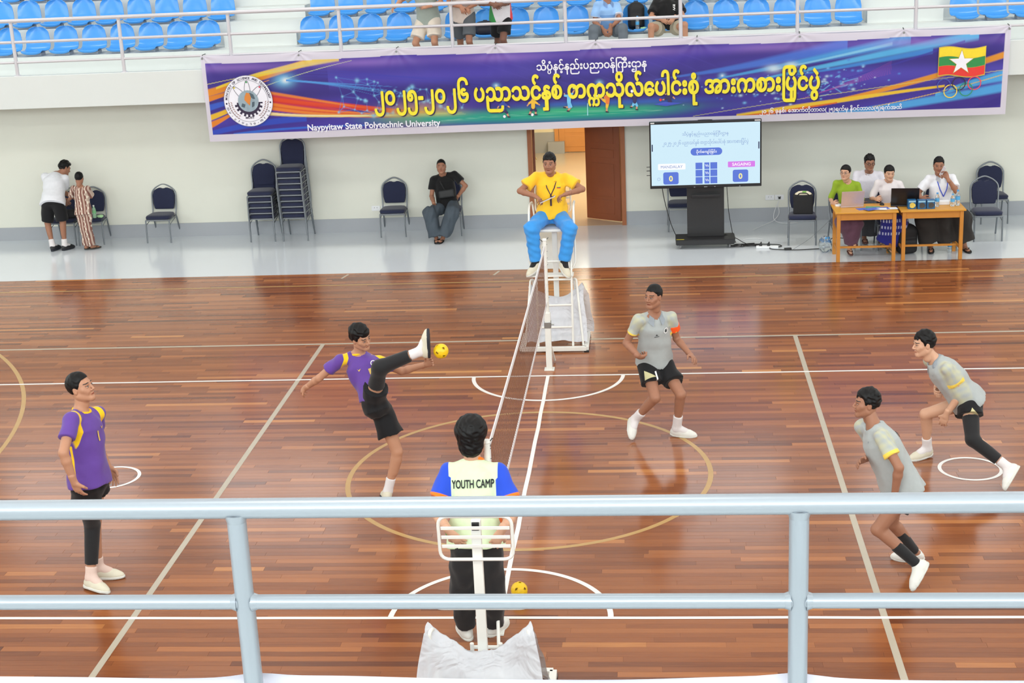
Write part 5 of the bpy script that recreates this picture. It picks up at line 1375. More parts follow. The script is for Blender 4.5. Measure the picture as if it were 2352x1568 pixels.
# ------------------------------------------------------------------ the printed banner on the far railing
BX0, BX1, BZ0, BZ1, BY = -5.79, 6.64, 1.865, 3.185, 9.715
bw, bh = BX1 - BX0, BZ1 - BZ0
TIES = [BX0 + .03 + (bw - .06) * i / 8 for i in range(9)]
def bdisp(x, z):
    """Slack of the hung cloth: small sags between the ties, diagonal creases that start at each tie, slow billow."""
    x = np.asarray(x, float); z = np.asarray(z, float); d = BZ1 - z
    o = .012 * np.sin(x * 1.1 + 1) * np.clip(d, 0, 1) + .006 * np.sin(x * 3.7 + z * 2.0)
    for t in TIES:
        r = np.hypot(x - t, d) + .02
        o = o + .007 * np.cos(np.arctan2(x - t, d) * 9) * np.exp(-r / .22) * np.clip(r / .06, 0, 1)
    return -o
def bsag(x):
    x = np.asarray(x, float); k = (bw - .06) / 8
    f = ((x - TIES[0]) / k) % 1.0
    return -.014 * np.sin(np.clip(f, 0, 1) * PI)
def bshear(x, z):
    return .035 * np.clip((.4 - np.asarray(x)) / 6.2, 0, 1) * (BZ1 - np.asarray(z)) / bh
NX, NZ = 1300, 142
gx = np.linspace(BX0, BX1, NX + 1); gz = np.linspace(BZ0, BZ1, NZ + 1)
X_, Z_ = np.meshgrid(gx, gz, indexing='ij')
topw = np.clip((Z_ - BZ1 + .25) / .25, 0, 1)
lean = (BZ1 - Z_) / bh
VX = X_ + np.where(X_ < (BX0 + BX1) / 2, .0, -.05) * lean * np.abs(X_ - .4) / 6.2 + .02 * lean
bv = np.stack([VX, BY + bdisp(X_, Z_), Z_ + bsag(X_) * topw - bshear(X_, Z_)], -1).reshape(-1, 3)
# artwork coordinates: U to the right and T downward, in units of 1/1860 of the width
U = (X_ - BX0) / bw * 1860; T = (BZ1 - Z_) / bh * 196
col = np.empty(U.shape + (3,)); col[:] = rgb(66, 50, 150)
def mixc(c, a):
    a = np.clip(a, 0, 1)[..., None]; col[:] = col * (1 - a) + np.array(rgb(*c)) * a
R = np.random.RandomState(11)
fb = lambda x, y: np.sin(x) * np.cos(y)
n1 = np.sin(U * .011 + T * .05 + 2 * np.sin(T * .04 + U * .004)) * .5 + .5
mixc((78, 62, 178), n1 * .8)
mixc((96, 86, 206), np.exp(-((T - 60 - .02 * U) / 22) ** 2) * .6 * (U > 300)); mixc((50, 36, 124), np.exp(-((T - 96 + .02 * (U - 300)) / 16) ** 2) * .6)
def stroke(p, w0, w1, c, a=1.0, soft=.35):
    """A tapering brush stroke along a quadratic curve p0, p1, p2."""
    p = np.array(p, float); ts = np.linspace(0, 1, 40)[:, None]; Q = p[0] * (1 - ts) ** 2 + 2 * p[1] * ts * (1 - ts) + p[2] * ts * ts
    o = np.argsort(Q[:, 0]); Q = Q[o]; tt = ts[o][:, 0]
    y = np.interp(U, Q[:, 0], Q[:, 1], left=1e4, right=1e4); t = np.interp(U, Q[:, 0], tt); w = w0 + (w1 - w0) * t
    e = np.abs(T - y) / np.maximum(w, .3); mixc(c, np.clip((1 - e) / soft, 0, 1) * a)
def glow(u, t, r, c, a=1.0, k=1.0): mixc(c, a * np.exp(-(((U - u) / (r * k)) ** 2 + ((T - t) / r) ** 2)))
# left: gold and blue strokes, red and orange comet
for p, w0, w1, c in (([(0, 86), (60, 74), (250, 24)], 10, 9, (240, 150, 40)), ([(30, 74), (130, 42), (330, 14)], 3, 10, (250, 214, 60)), ([(0, 100), (40, 92), (160, 60)], 8, 1, (236, 140, 40)),
                     ([(0, 120), (40, 110), (110, 96)], 9, 4, (60, 96, 210)), ([(4, 142), (40, 132), (90, 112)], 8, 5, (246, 196, 50)), ([(6, 158), (40, 146), (80, 124)], 9, 2, (240, 140, 44)),
                     ([(10, 176), (100, 156), (240, 150)], 7, 9, (54, 80, 200)), ([(60, 182), (180, 168), (380, 172)], 4, 2, (58, 110, 220)), ([(0, 66), (160, 40), (330, 20)], .8, .8, (230, 220, 120)), ([(140, 76), (220, 50), (360, 22)], .8, .8, (220, 230, 150))): stroke(p, w0, w1, c)
mixc((44, 34, 110), np.clip((T - 176) / 6, 0, 1) * (U < 40) * .2)
for i in range(26):
    y0 = 92 + 40 * R.rand(); q = (i % 4); c = ((226, 44, 34), (240, 84, 36), (250, 150, 50), (206, 40, 90))[q]
    stroke([(150 + 10 * R.rand(), y0 * .9 + 6), (300, y0 + 22), (430 + 200 * R.rand(), 152 + 6 * R.rand())], 5.5, .6, c, .8, .6)
for i in range(8): stroke([(150, 132 + 7 * R.rand()), (300, 150 + 6 * R.rand()), (560 + 60 * R.rand(), 150 + 8 * R.rand())], 2.2, .8, ((252, 226, 120), (254, 244, 200), (250, 190, 90))[i % 3], .9, .7)
glow(195, 62, 15, (130, 214, 255), .95, 1.6); glow(198, 62, 6, (245, 252, 255), 1, 1.4)
for i in range(12): stroke([(200, 62), (300, 68 + 5 * R.rand()), (420 + 90 * R.rand(), 84 + 26 * R.rand())], 2.6, .4, (90, 170, 244), .5, .9)
for i in range(10): stroke([(205 + 10 * i, 40 + R.rand() * 20), (500, 60), (900, 96 + 5 * i)], 1.6, 1.4, (70, 70, 190), .35, 1)
# middle: network of sparks, pitch with teal light
def lineseg(u0, t0, u1, t1, w, c, a):
    m = (slice(max(0, int(min(u0, u1) / 1860 * NX) - 3), int(max(u0, u1) / 1860 * NX) + 4),)
    u, t = U[m], T[m]; du, dt = u1 - u0, t1 - t0; k = np.clip(((u - u0) * du + (t - t0) * dt) / (du * du + dt * dt + 1e-6), 0, 1)
    al = np.clip(1.4 - np.hypot(u - u0 - k * du, t - t0 - k * dt) / w, 0, 1)[..., None] * a
    col[m] = col[m] * (1 - al) + np.array(rgb(*c)) * al
PTS = np.stack([R.uniform(310, 640, 70), R.normal(112, 22, 70)], 1)
for i, p in enumerate(PTS):
    d = np.hypot(*(PTS - p).T)
    for j in np.argsort(d)[1:4]: lineseg(p[0], p[1], PTS[j][0], PTS[j][1], .8, (84, 140, 222), .55)
for p in PTS: glow(p[0], p[1], 2.0 + 3 * R.rand() ** 3, (150, 220, 255), .9)
glow(500, 150, 22, (246, 190, 60), .8, 3.2); glow(560, 156, 10, (252, 226, 110), .8, 5)
mixc((30, 170, 150), np.exp(-((T - 160 - 6 * np.sin((U - 400) * .004)) / 13) ** 2) * np.clip((U - 330) / 200, 0, 1) * np.clip((1180 - U) / 180, 0, 1) * .95)
mixc((60, 206, 140), np.exp(-((T - 155) / 9) ** 2) * np.exp(-(((U - 880) / 210)) ** 2) * .8); mixc((50, 120, 220), np.exp(-((T - 140) / 6) ** 2) * np.clip((U - 700) / 150, 0, 1) * np.clip((1260 - U) / 200, 0, 1) * .6)
for c_ in ((800, 172), (860, 150), (930, 156)): stroke([(560, 168), (c_[0], c_[1]), (1080, 162)], .7, .7, (180, 236, 214), .35, 1)
for i in range(9): stroke([(640 + 60 * i, 34), (760 + 60 * i, 70), (860 + 50 * i, 120)], 3, 1.5, (92, 80, 196), .22, 1)
for u, t in ((695, 92), (935, 94), (1155, 92), (1218, 88)): glow(u, t, 6, (150, 214, 255), .9, 1.3); glow(u, t, 2.4, (250, 253, 255), 1)
# right: blue beams, stadium sparks, gold stroke
for p, w0, w1, c, a in (([(1060, 92), (1330, 66), (1500, 26)], .6, 22, (80, 130, 232), .85), ([(1180, 98), (1420, 62), (1640, 20)], .8, 18, (84, 176, 242), .9), ([(1250, 108), (1480, 70), (1790, 16)], .8, 15, (96, 196, 248), .95), ([(1330, 80), (1500, 50), (1600, 30)], 2, 5, (150, 220, 252), .85),
                        ([(1360, 96), (1500, 78), (1690, 48)], 1, 9, (70, 156, 236), .85), ([(1480, 108), (1600, 80), (1760, 30)], 1, 4, (66, 60, 176), .8)): stroke(p, w0, w1, c, a, .6)
glow(1335, 76, 8, (220, 242, 255), 1, 2.2); glow(1375, 70, 7, (225, 246, 255), 1, 2.0)
for i in range(150):
    u = R.normal(1380, 110); t = 118 + R.normal(0, 17) - (u - 1380) * .05; glow(u, t, .9 + 2.2 * R.rand() ** 2, ((130, 200, 255), (200, 232, 255), (90, 150, 236))[i % 3], .95, 1.5)
for i in range(14):
    u = R.normal(1440, 50); t = 112 + R.normal(0, 10); lineseg(u, t, u + R.normal(0, 22), t + R.normal(0, 8), 1.2, (120, 196, 250), .8)
for i in range(10): stroke([(1400, 146), (1500, 118), (1600, 96 - 3 * i)], .5, .7, (190, 90, 180), .5, 1)
stroke([(1220, 186), (1500, 168), (1860, 60)], 2, 9, (242, 160, 50), 1, .4); stroke([(1250, 184), (1490, 150), (1720, 128)], 9, 3, (250, 206, 60), 1, .4); stroke([(1190, 190), (1330, 178), (1480, 158)], 6, 2, (232, 96, 40), .9, .5)
stroke([(1700, 148), (1790, 118), (1860, 108)], 5, 16, (84, 180, 244), .95, .4); stroke([(1380, 194), (1600, 176), (1860, 134)], 8, 13, (86, 176, 242), .95, .5); stroke([(1560, 170), (1700, 148), (1860, 104)], 1, 1.2, (240, 200, 80), .9); stroke([(1150, 178), (1500, 132), (1860, 96)], .8, .9, (220, 214, 120), .8)
stroke([(1740, 196), (1800, 180), (1860, 160)], 1, 14, (60, 44, 144), 1, .4)
mixc((170, 130, 214), np.exp(-((T - 28) / 10) ** 2) * .35 * (1 + .5 * np.sin(U * .02)))  # pale band near the top: light showing through the cloth, painted into the colour
# white margin round the print
edge = (U < 9) | (U > 1848) | (T < 17 + 2 * np.sin(U * .01)) | (T > 180)
col[edge] = rgb(228, 222, 236)
m_, nt, b = nodes_of('printed_vinyl'); N, L = nt.nodes, nt.links
at = N.new('ShaderNodeAttribute'); at.attribute_name = 'print'; L.new(at.outputs['Color'], b.inputs['Base Color']); b.inputs['Roughness'].default_value = .38
tr = N.new('ShaderNodeBsdfTranslucent'); L.new(at.outputs['Color'], tr.inputs['Color']); ms = N.new('ShaderNodeMixShader'); ms.inputs[0].default_value = .30
L.new(b.outputs[0], ms.inputs[1]); L.new(tr.outputs[0], ms.inputs[2]); L.new(ms.outputs[0], nt.nodes['Material Output'].inputs['Surface'])
VINYL = m_
L_OFF = .012
idx = np.arange((NX + 1) * (NZ + 1)).reshape(NX + 1, NZ + 1)
bq = np.stack([idx[:-1, :-1], idx[1:, :-1], idx[1:, 1:], idx[:-1, 1:]], -1).reshape(-1, 4)
banner = thing('banner', 'long purple printed vinyl banner tied to the far railing', 'banner', (float((BX0 + BX1) / 2), BY, BZ0))
bo = np.array(banner.location)
sheet = sdf_obj('sheet', (bv, bq), VINYL, banner, None, bo)
ca = sheet.data.color_attributes.new('print', 'FLOAT_COLOR', 'POINT')
ca.data.foreach_set('color', np.concatenate([col.reshape(-1, 3), np.ones((len(bv), 1))], 1).astype(np.float32).ravel())
def onbanner(name, VF, m, x=0.0, z=0.0, off=.004, parent=None):
    V, F = VF; V = np.asarray(V, float); dz = V[:, 2] if V.shape[1] > 2 else 0; V = V[:, :2] + (x, z)
    P = np.stack([V[:, 0] + np.where(V[:, 0] < (BX0 + BX1) / 2, .0, -.05) * (BZ1 - V[:, 1]) / bh * np.abs(V[:, 0] - .4) / 6.2 + .02 * (BZ1 - V[:, 1]) / bh, BY + bdisp(V[:, 0], V[:, 1]) - off * 1.8 - L_OFF - dz, V[:, 1] - bshear(V[:, 0], V[:, 1])], 1) - bo
    o = link(bpy.data.objects.new(name, mesh_of(name, P, F, m)), parent or banner)
    if len(F) > 1 and not name.startswith(('emblem_disc', 'emblem_globe', 'ring', 'flag', 'emblem_ring')): o['kind'] = 'stuff'
    return o
def capsule2(a, b, r0, r1, n=6):
    a, b = np.array(a, float), np.array(b, float); t = math.atan2(b[1] - a[1], b[0] - a[0])
    P = [(a[0] + r0 * math.cos(t + PI / 2 + PI * i / n), a[1] + r0 * math.sin(t + PI / 2 + PI * i / n)) for i in range(n + 1)] + [(b[0] + r1 * math.cos(t - PI / 2 + PI * i / n), b[1] + r1 * math.sin(t - PI / 2 + PI * i / n)) for i in range(n + 1)]
    return P
def polys(Ls):
    V, F = [], []
    for P in Ls: F.append(tuple(range(len(V), len(V) + len(P)))); V += [tuple(p) for p in P]
    return np.array(V), F
def ringf(cx, cy, r0, r1, n=36, a0=0.0, a1=2 * PI):
    A, Bq = ring_poly(cx, cy, r0, r1, a0, a1, n); q = len(A); return np.array(A + Bq), [(i, q + i, q + i + 1, i + 1) for i in range(q - 1)]
disc = lambda cx, cy, r, n=28, e=1.0: [(cx + r * math.cos(2 * PI * i / n), cy + r * e * math.sin(2 * PI * i / n)) for i in range(n)]
PYEL = mat('print_yellow', rgb(240, 226, 48), .5); PWH = mat('print_white', rgb(236, 236, 246), .5); PDK = mat('print_dark', rgb(40, 26, 60), .5); PSH = mat('print_shadow', rgb(38, 26, 84), .6)
main = fit(glyphs(MAINL, bold=.010, heavy=.030, extras=MAINX), w=6.92)
V0 = main[0]; V0[:, 1] *= 1.38
onbanner('lettering', main, PSH, -3.065, 2.325, .002); onbanner('lettering', main, PYEL, -3.08, 2.34, .008)
ttl = fit(glyphs(MINL, bold=.008, heavy=.018, extras=MINX), w=1.70); ttl[0][:, 1] *= 1.1
onbanner('lettering', ttl, PWH, -.50, 2.775, .005)
onbanner('lettering', fit(glyphs('Naypyitaw State Polytechnic University', bold=.010, heavy=.014), w=2.12), PWH, -4.18, 1.985, .005)
onbanner('lettering', fit(glyphs('၂၀၂၆ ခုနှစ်၊ \u1031အာက်တိုဘာလ(၂၅)ရက်မှ နိုဝင်ဘာလ(၅)ရက်အထိ', bold=.005, heavy=.016), w=2.16), PWH, 2.92, 2.0, .005)
# round emblem
def discf(r, n=48, rings=5):
    P = [(0, 0)] + [(r * k / rings * math.cos(2 * PI * i / n), r * k / rings * math.sin(2 * PI * i / n)) for k in range(1, rings + 1) for i in range(n)]
    F = [(0, 1 + i, 1 + (i + 1) % n) for i in range(n)] + [(1 + (k - 1) * n + i, 1 + k * n + i, 1 + k * n + (i + 1) % n, 1 + (k - 1) * n + (i + 1) % n) for k in range(1, rings) for i in range(n)]
    return np.array(P), F
ex, ez, er = -5.09, 2.475, .395
onbanner('emblem_disc', discf(er), PWH, ex, ez, .006)
onbanner('emblem_ring', ringf(0, 0, er * .80, er * .81, 48), PDK, ex, ez, .008); onbanner('emblem_ring', ringf(0, 0, er * .985, er, 48), mat('print_grey', rgb(130, 130, 150), .5), ex, ez, .008)
def around(txt, r, a0, a1, h, flip=False):
    V, F = [], []
    for i, ch in enumerate(txt):
        if ch == ' ': continue
        v, f = fit(glyphs(ch, align='CENTER', bold=.03), h=h); v = v - [0, h / 2]
        a = a0 + (a1 - a0) * i / (len(txt) - 1); t = a - PI / 2 if not flip else a + PI / 2
        q = np.stack([v[:, 0] * math.cos(t) - v[:, 1] * math.sin(t) + r * math.cos(a), v[:, 0] * math.sin(t) + v[:, 1] * math.cos(t) + r * math.sin(a)], 1)
        F += [tuple(k + len(V) for k in g) for g in f]; V += [tuple(p) for p in q]
    return np.array(V), F
onbanner('lettering', around('MINISTRY OF SCIENCE AND TECHNOLOGY', er * .895, PI * .96, PI * .04, .036), PDK, ex, ez, .008)
onbanner('lettering', around('သိပနည်းပညာဝန်ကီးဌာန'.replace('\u102d', '').replace('\u103a', '').replace('\u102e', ''), er * .895, PI * 1.10, PI * 1.90, .030, True), PDK, ex, ez, .008)
onbanner('emblem_dots', polys([disc(-er * .895, -.03, .014, 12), disc(er * .895, -.03, .014, 12)]), PDK, ex, ez, .008)
gear = []
for i in range(60):
    a = PI + PI * i / 59; t = (i // 3) % 2; gear.append(((.225 if t else .190) * math.cos(a), (.225 if t else .190) * math.sin(a) - .01))
gear += [(.14 * math.cos(a), .14 * math.sin(a) - .01) for a in [2 * PI - PI * i / 20 for i in range(21)]]
gr = [(gear[i], gear[i + 1]) for i in range(59)]
gv, gf = [], []
for i in range(59):
    a0, a1 = PI + PI * i / 59, PI + PI * (i + 1) / 59; t = (i // 3) % 2; r = .228 if t else .190; n0 = len(gv)
    gv += [(.12 * math.cos(a0), .12 * math.sin(a0)), (r * math.cos(a0), r * math.sin(a0)), (r * math.cos(a1), r * math.sin(a1)), (.12 * math.cos(a1), .12 * math.sin(a1))]; gf.append((n0, n0 + 1, n0 + 2, n0 + 3))
onbanner('emblem_gear', (np.array(gv) + (.0, -.02), gf), PDK, ex, ez, .008)
onbanner('emblem_globe', discf(.165), mat('print_globe', rgb(146, 166, 178), .5, var=.35, scale=12), ex, ez + .0, .010)
onbanner('emblem_land', polys([[(-.02, .13), (.03, .12), (.05, .05), (.03, -.01), (.02, -.07), (-.02, -.03), (-.06, .02), (-.05, .07)]]), mat('print_orange', rgb(214, 130, 50), .5), ex, ez, .012)
onbanner('emblem_land', polys([[(.03, .13), (.09, .10), (.115, .03), (.08, .03), (.05, .06)], [(.06, -.02), (.10, -.01), (.09, -.08), (.05, -.10)], [(-.10, -.03), (-.05, -.05), (-.07, -.10), (-.12, -.08)]]), mat('print_slate', rgb(74, 92, 104), .5), ex, ez, .012)
lf = []
for sx in (-1, 1):
    for i in range(8):
        a = -PI / 2 + sx * (.55 + .125 * i); p = np.array((.285 * math.cos(a), .285 * math.sin(a) * 1.0)); d = np.array((math.cos(a + sx * 1.1), math.sin(a + sx * 1.1))) * .045
        for k in (-.016, .016): q = p + np.array((math.cos(a), math.sin(a))) * k; lf.append([tuple(q), tuple(q + d * .5 + np.array((math.cos(a), math.sin(a))) * k * .8), tuple(q + d), tuple(q + d * .5 - np.array((math.cos(a), math.sin(a))) * k * .2)])
onbanner('emblem_wreath', polys(lf), mat('print_brown', rgb(140, 96, 84), .5), ex, ez, .008)
for j, (a, c) in enumerate(((PI / 2, (60, 160, 90)), (PI / 2 + .75, (220, 200, 60)), (PI / 2 - .75, (214, 50, 80)))):
    E_ = [(.19 * math.cos(t) + .13, .048 * math.sin(t)) for t in np.linspace(-2.4, 2.4, 30)]; E_ = [(x * math.cos(a) - y * math.sin(a), x * math.sin(a) + y * math.cos(a)) for x, y in E_]
    onbanner('emblem_orbit', polys([capsule2(p, q, .003, .003, 2) for p, q in zip(E_, E_[1:])]), PDK, ex, ez - .01, .008)
    onbanner('emblem_spark', polys([disc(.30 * math.cos(a), .30 * math.sin(a), .014, 10)]), mat('print_spark_%d' % j, rgb(*c), .5), ex, ez - .01, .013)
onbanner('lettering', fit(glyphs('MOST', align='CENTER', bold=.03), w=.14, h=.032), PDK, ex, ez - .272, .008)
# national flag and five rings
fx, fz, fw, fh = 5.60, 2.475, .68, .41
wv = lambda u: .022 * math.sin(u * 2 * PI + .4)
def band(z0, z1, n=18):
    V = [(fw * i / n, z0 * fh + wv(i / n)) for i in range(n + 1)] + [(fw * i / n, z1 * fh + wv(i / n)) for i in range(n + 1)]
    return np.array(V), [(i, i + 1, n + 2 + i, n + 1 + i) for i in range(n)]
bd = band(-.03, 1.03); bd[0][:, 0] = (bd[0][:, 0] - fw / 2) * 1.03 + fw / 2
onbanner('flag_border', bd, mat('print_gold', rgb(206, 180, 70), .5), fx, fz, .006)
for i, m_ in enumerate((FLAG_R, FLAG_G, FLAG_Y)): onbanner('flag_stripe', band(i / 3 + .006, (i + 1) / 3 - .006), m_, fx, fz, .008)
star = lambda r, k: [(r * (1 if i % 2 == 0 else .40) * math.cos(PI / 2 + PI * i / 5) * k, r * (1 if i % 2 == 0 else .40) * math.sin(PI / 2 + PI * i / 5)) for i in range(10)]
def starf(r):
    P = [(0, 0)] + star(r, 1.0); return np.array(P), [(0, i, i % 10 + 1) for i in range(1, 11)]
onbanner('flag_star', starf(.200), mat('print_gold', rgb(206, 180, 70), .5), fx + fw / 2 - .01, fz + fh / 2 - .01, .010); onbanner('flag_star', starf(.180), PWH, fx + fw / 2 - .01, fz + fh / 2 - .01, .012)
for x, z, c in ((5.69, 2.335, (58, 74, 168)), (5.91, 2.355, (40, 30, 50)), (6.14, 2.355, (226, 62, 86)), (5.79, 2.245, (236, 206, 70)), (6.02, 2.265, (40, 140, 100))):
    onbanner('ring', ringf(x, z, .088, .103), mat('print_ring_%d%d%d' % c, rgb(*c), .5), 0, 0, .012)
# small printed athletes along the bottom
def athlete(x, z, k, skinc, top, leg, J, extra=()):
    q = {n: (x + k * a, z + k * b) for n, (a, b) in J.items()}
    S_ = mat('print_skin', rgb(206, 150, 116), .5)
    C2 = lambda a, b, r0, r1: capsule2(q[a], q[b], r0 * k, r1 * k)
    onbanner('printed_athlete', polys([C2('sh', 'e1', .05, .04), C2('e1', 'h1', .04, .03), C2('sh', 'e2', .05, .04), C2('e2', 'h2', .04, .03), C2('k1', 'f1', .05, .04), C2('k2', 'f2', .05, .04), disc(q['hd'][0], q['hd'][1], .085 * k, 12)]), S_, 0, 0, .006)
    onbanner('printed_shorts', polys([C2('hp', 'k1', .085, .06), C2('hp', 'k2', .085, .06)]), leg, 0, 0, .007)
    onbanner('printed_shirt', polys([C2('sh', 'hp', .10, .09), C2('sh', 'e1', .062, .05), C2('sh', 'e2', .062, .05)]), top, 0, 0, .008)
    onbanner('printed_hair', polys([disc(q['hd'][0] - .01 * k, q['hd'][1] + .035 * k, .075 * k, 10, .75)] + [capsule2((q[f][0] - .02 * k, q[f][1]), (q[f][0] + .07 * k, q[f][1] - .015 * k), .035 * k, .03 * k) for f in ('f1', 'f2')]), PDK, 0, 0, .009)
    for (a, b, r, m_) in extra: onbanner('printed_ball', polys([disc(x + a * k, z + b * k, r * k, 14)]), m_, 0, 0, .009)
PBL, PYE, PSK, PMA = mat('print_blue', rgb(50, 70, 160), .5), mat('print_amber', rgb(236, 186, 50), .5), mat('print_sky', rgb(110, 190, 236), .5), mat('print_plum', rgb(46, 34, 84), .5)
RUN = dict(hd=(.02, .62), sh=(0, .48), e1=(-.20, .36), h1=(-.30, .24), e2=(.18, .34), h2=(.30, .26), hp=(-.02, .16), k1=(-.14, .04), f1=(-.36, .06), k2=(.16, -.02), f2=(.22, -.22))
athlete(-1.05, 2.15, .31, 0, PBL, PMA, RUN, ((.02, -.20, .07, PWH),))
athlete(-.58, 2.165, .32, 0, PYE, PMA, dict(RUN, k1=(-.12, .0), f1=(-.22, -.18), k2=(.10, -.02), f2=(.08, -.20)), ((-.08, -.20, .07, PWH),))
athlete(-.02, 2.215, .32, 0, PSK, PSK, dict(RUN, e1=(-.20, .50), h1=(-.22, .60), e2=(.16, .58), h2=(.26, .74), k1=(-.02, -.06), f1=(-.26, -.06), k2=(.08, -.04), f2=(-.10, -.24)), ((.26, .86, .07, mat('print_lime', rgb(200, 220, 120), .5)),))
athlete(.56, 2.19, .33, 0, mat('print_tangerine', rgb(226, 120, 50), .5), PYE, dict(RUN, hd=(.10, .60), sh=(.06, .46), e1=(-.08, .42), h1=(-.02, .52), e2=(.0, .34), h2=(-.10, .38), hp=(.04, .18), k1=(-.16, .30), f1=(-.36, .46), k2=(.0, -.04), f2=(-.02, -.26)), ((-.44, .50, .04, PWH),))
athlete(1.00, 2.195, .29, 0, PMA, PSK, dict(RUN, e1=(-.16, .38), h1=(-.22, .50), e2=(.18, .46), h2=(.34, .50), k1=(-.12, -.02), f1=(-.24, -.12), k2=(.10, -.04), f2=(.06, -.24)), ((-.14, .74, .08, PWH),))
athlete(1.50, 2.185, .31, 0, PMA, PMA, dict(RUN, hd=(-.06, .56), sh=(.04, .44), e1=(-.10, .26), h1=(-.22, .24), e2=(.24, .40), h2=(.36, .28), hp=(.14, .10), k1=(.16, .08), f1=(.16, .06), k2=(.17, .08), f2=(.17, .05)), ((-.34, .24, .07, FLAG_R),))
onbanner('printed_table', polys([[(1.28, 2.195), (1.46, 2.225), (1.74, 2.20), (1.48, 2.16)]]), mat('print_table', rgb(60, 80, 190), .5), 0, 0, .012)
onbanner('printed_line', polys([capsule2((.255, 2.06), (.262, 2.24), .008, .006, 3)]), mat('print_pale', rgb(150, 214, 226), .5), 0, 0, .005)
for t in TIES:
    bm = B(); tube(bm, [(t - bo[0], -.004, BZ1 - .045 - bo[2]), (t - bo[0], .02, BZ1 + .01 - bo[2]), (t - bo[0] + .01, YB + .07 - BY, 3.20 - bo[2])], .006, 6); obj('tie_cord', bm, mat('dark_cord', rgb(52, 60, 56), .8), banner)
    lathe_ = B(); lathe(lathe_, [(.006, 0), (.016, 0), (.016, .003), (.006, .003)], 12, Matrix.Translation((t - bo[0], -.008 + float(bdisp(t, BZ1 - .045)), BZ1 - .045 - bo[2])) @ Matrix.Rotation(PI / 2, 4, 'X')); obj('eyelet', lathe_, mat('bare_steel', rgb(150, 152, 150), .3, .9), banner)
# the back of a similar white-edged cloth on the near railing: only its top hem shows
nx = 320; V = []; F = []
for i in range(nx + 1):
    x = -6.6 + 15.2 * i / nx; f = ((x - .001) / 1.69) % 1.0; pk = math.exp(-(min(f, 1 - f) / .05) ** 2); s_ = .012 * pk - .006 * math.sin(f * PI) + .0015 * math.sin(x * 9)
    for j, z in enumerate((3.202, 3.16, 3.05, 2.8, 2.5)): V.append((x, -9.632 + .008 * math.sin(x * 5 + j) + .02 * (j > 0), z + s_ * (1 - j / 5)))
for i in range(nx):
    for j in range(4): F.append((i * 5 + j, i * 5 + j + 1, (i + 1) * 5 + j + 1, (i + 1) * 5 + j))
t = thing('near_banner', 'white top hem of the cloth hung along the bottom edge of the view', 'banner', (0, -9.635, 2.5))
me = mesh_of('sheet', [(a, b + 9.635, c - 2.5) for a, b, c in V], F, mat('white_vinyl', rgb(232, 230, 240), .45), True)
link(bpy.data.objects.new('sheet', me), t)
# ------------------------------------------------------------------ the people
SK1 = skin('skin_tan', rgb(186, 136, 108)); SK2 = skin('skin_brown', rgb(160, 112, 88)); SK3 = skin('skin_fair', rgb(206, 160, 132)); SK4 = skin('skin_deep', rgb(122, 84, 68))
HAIR = mat('hair_black', rgb(14, 13, 14), 0.5, spec=0.25, var=0.4, scale=120)
BLACK = mat('black_knit', rgb(22, 22, 25), 0.85, var=0.25, scale=30, sheen=0.15)
WHITE_SOCK = mat('white_knit', rgb(225, 220, 220), 0.9, bump=0.2, bscale=200)
PINK_SOCK = mat('pale_pink_knit', rgb(222, 196, 184), 0.9, bump=0.2, bscale=200)
SHOE_W = mat('white_shoe_canvas', rgb(226, 226, 220), 0.7)
SHOE_C = mat('cream_shoe_canvas', rgb(214, 208, 188), 0.7)
SOLE_W = mat('white_rubber', rgb(215, 215, 208), 0.6); SOLE_D = mat('dark_rubber', rgb(30, 34, 44), 0.6)
ORANGE = mat('orange_rib', rgb(250, 125, 30), 0.8); YEL = mat('yellow_rib', rgb(245, 196, 20), 0.8)
PURPLE = layered('purple_jersey', [rgb(98, 64, 152), rgb(248, 202, 22)], 0.7)
GREYJ = layered('grey_jersey', [rgb(168, 174, 174), rgb(192, 192, 160), rgb(240, 208, 84)], 0.75, soft=(.016, .002))
YOUTH = layered('pale_green_tee', [rgb(214, 232, 192), rgb(38, 78, 205), rgb(250, 125, 30)], 0.8)
SHORT_K = layered('black_shorts', [rgb(20, 20, 23)], 0.8, sheen=0.1)
PRINT_W = mat('white_print', rgb(238, 238, 238), 0.7); PRINT_K = mat('black_print', rgb(20, 24, 30), 0.7); PRINT_GOLD = mat('gold_print', rgb(215, 180, 90), 0.6)

def put(key, H, fine, hh, label, skin_m, head_f, head_u=(0, 0, 1), base=None):
    Person.hh = hh
    return Person(POSE[key], H, label, skin_m, HAIR, fine, head_f, head_u, base=base)

def purple(V, s):
    t, x, y = s.tl(V); ax = np.abs(x)
    band = np.minimum(.023 * np.clip((t - .56) / .22, 0, 1) - np.abs(ax - .150 + (t - .8) * .10), (t - .56) * .4)
    side = np.minimum.reduce([.012 - np.abs(y + .01), ax - .10, (.60 - t) * .4])
    return [np.maximum(band, side)]
def grey_jersey(V, s):
    t, x, y = s.tl(V); ax = np.abs(x)
    tl, dl = s.along(V, 'shL', 'elL'); tr, dr = s.along(V, 'shR', 'elR')
    arm = np.where(dl < dr, tl, tr); near = .084 - np.minimum(dl, dr)
    n = np.sin(V @ np.array([61., 37., 43.]) + 2 * np.sin(V @ np.array([20., 31., 9.]))) + np.sin(V @ np.array([-39., 57., 77.]) + 1.3) * .8
    mott = np.minimum.reduce([near, (n - .2) * .009, (arm + .25) * .2, ax - .12])
    cuff = np.minimum.reduce([near, (arm - .50) * .25, (.64 - arm) * .25, ax - .10])
    return [mott, cuff]
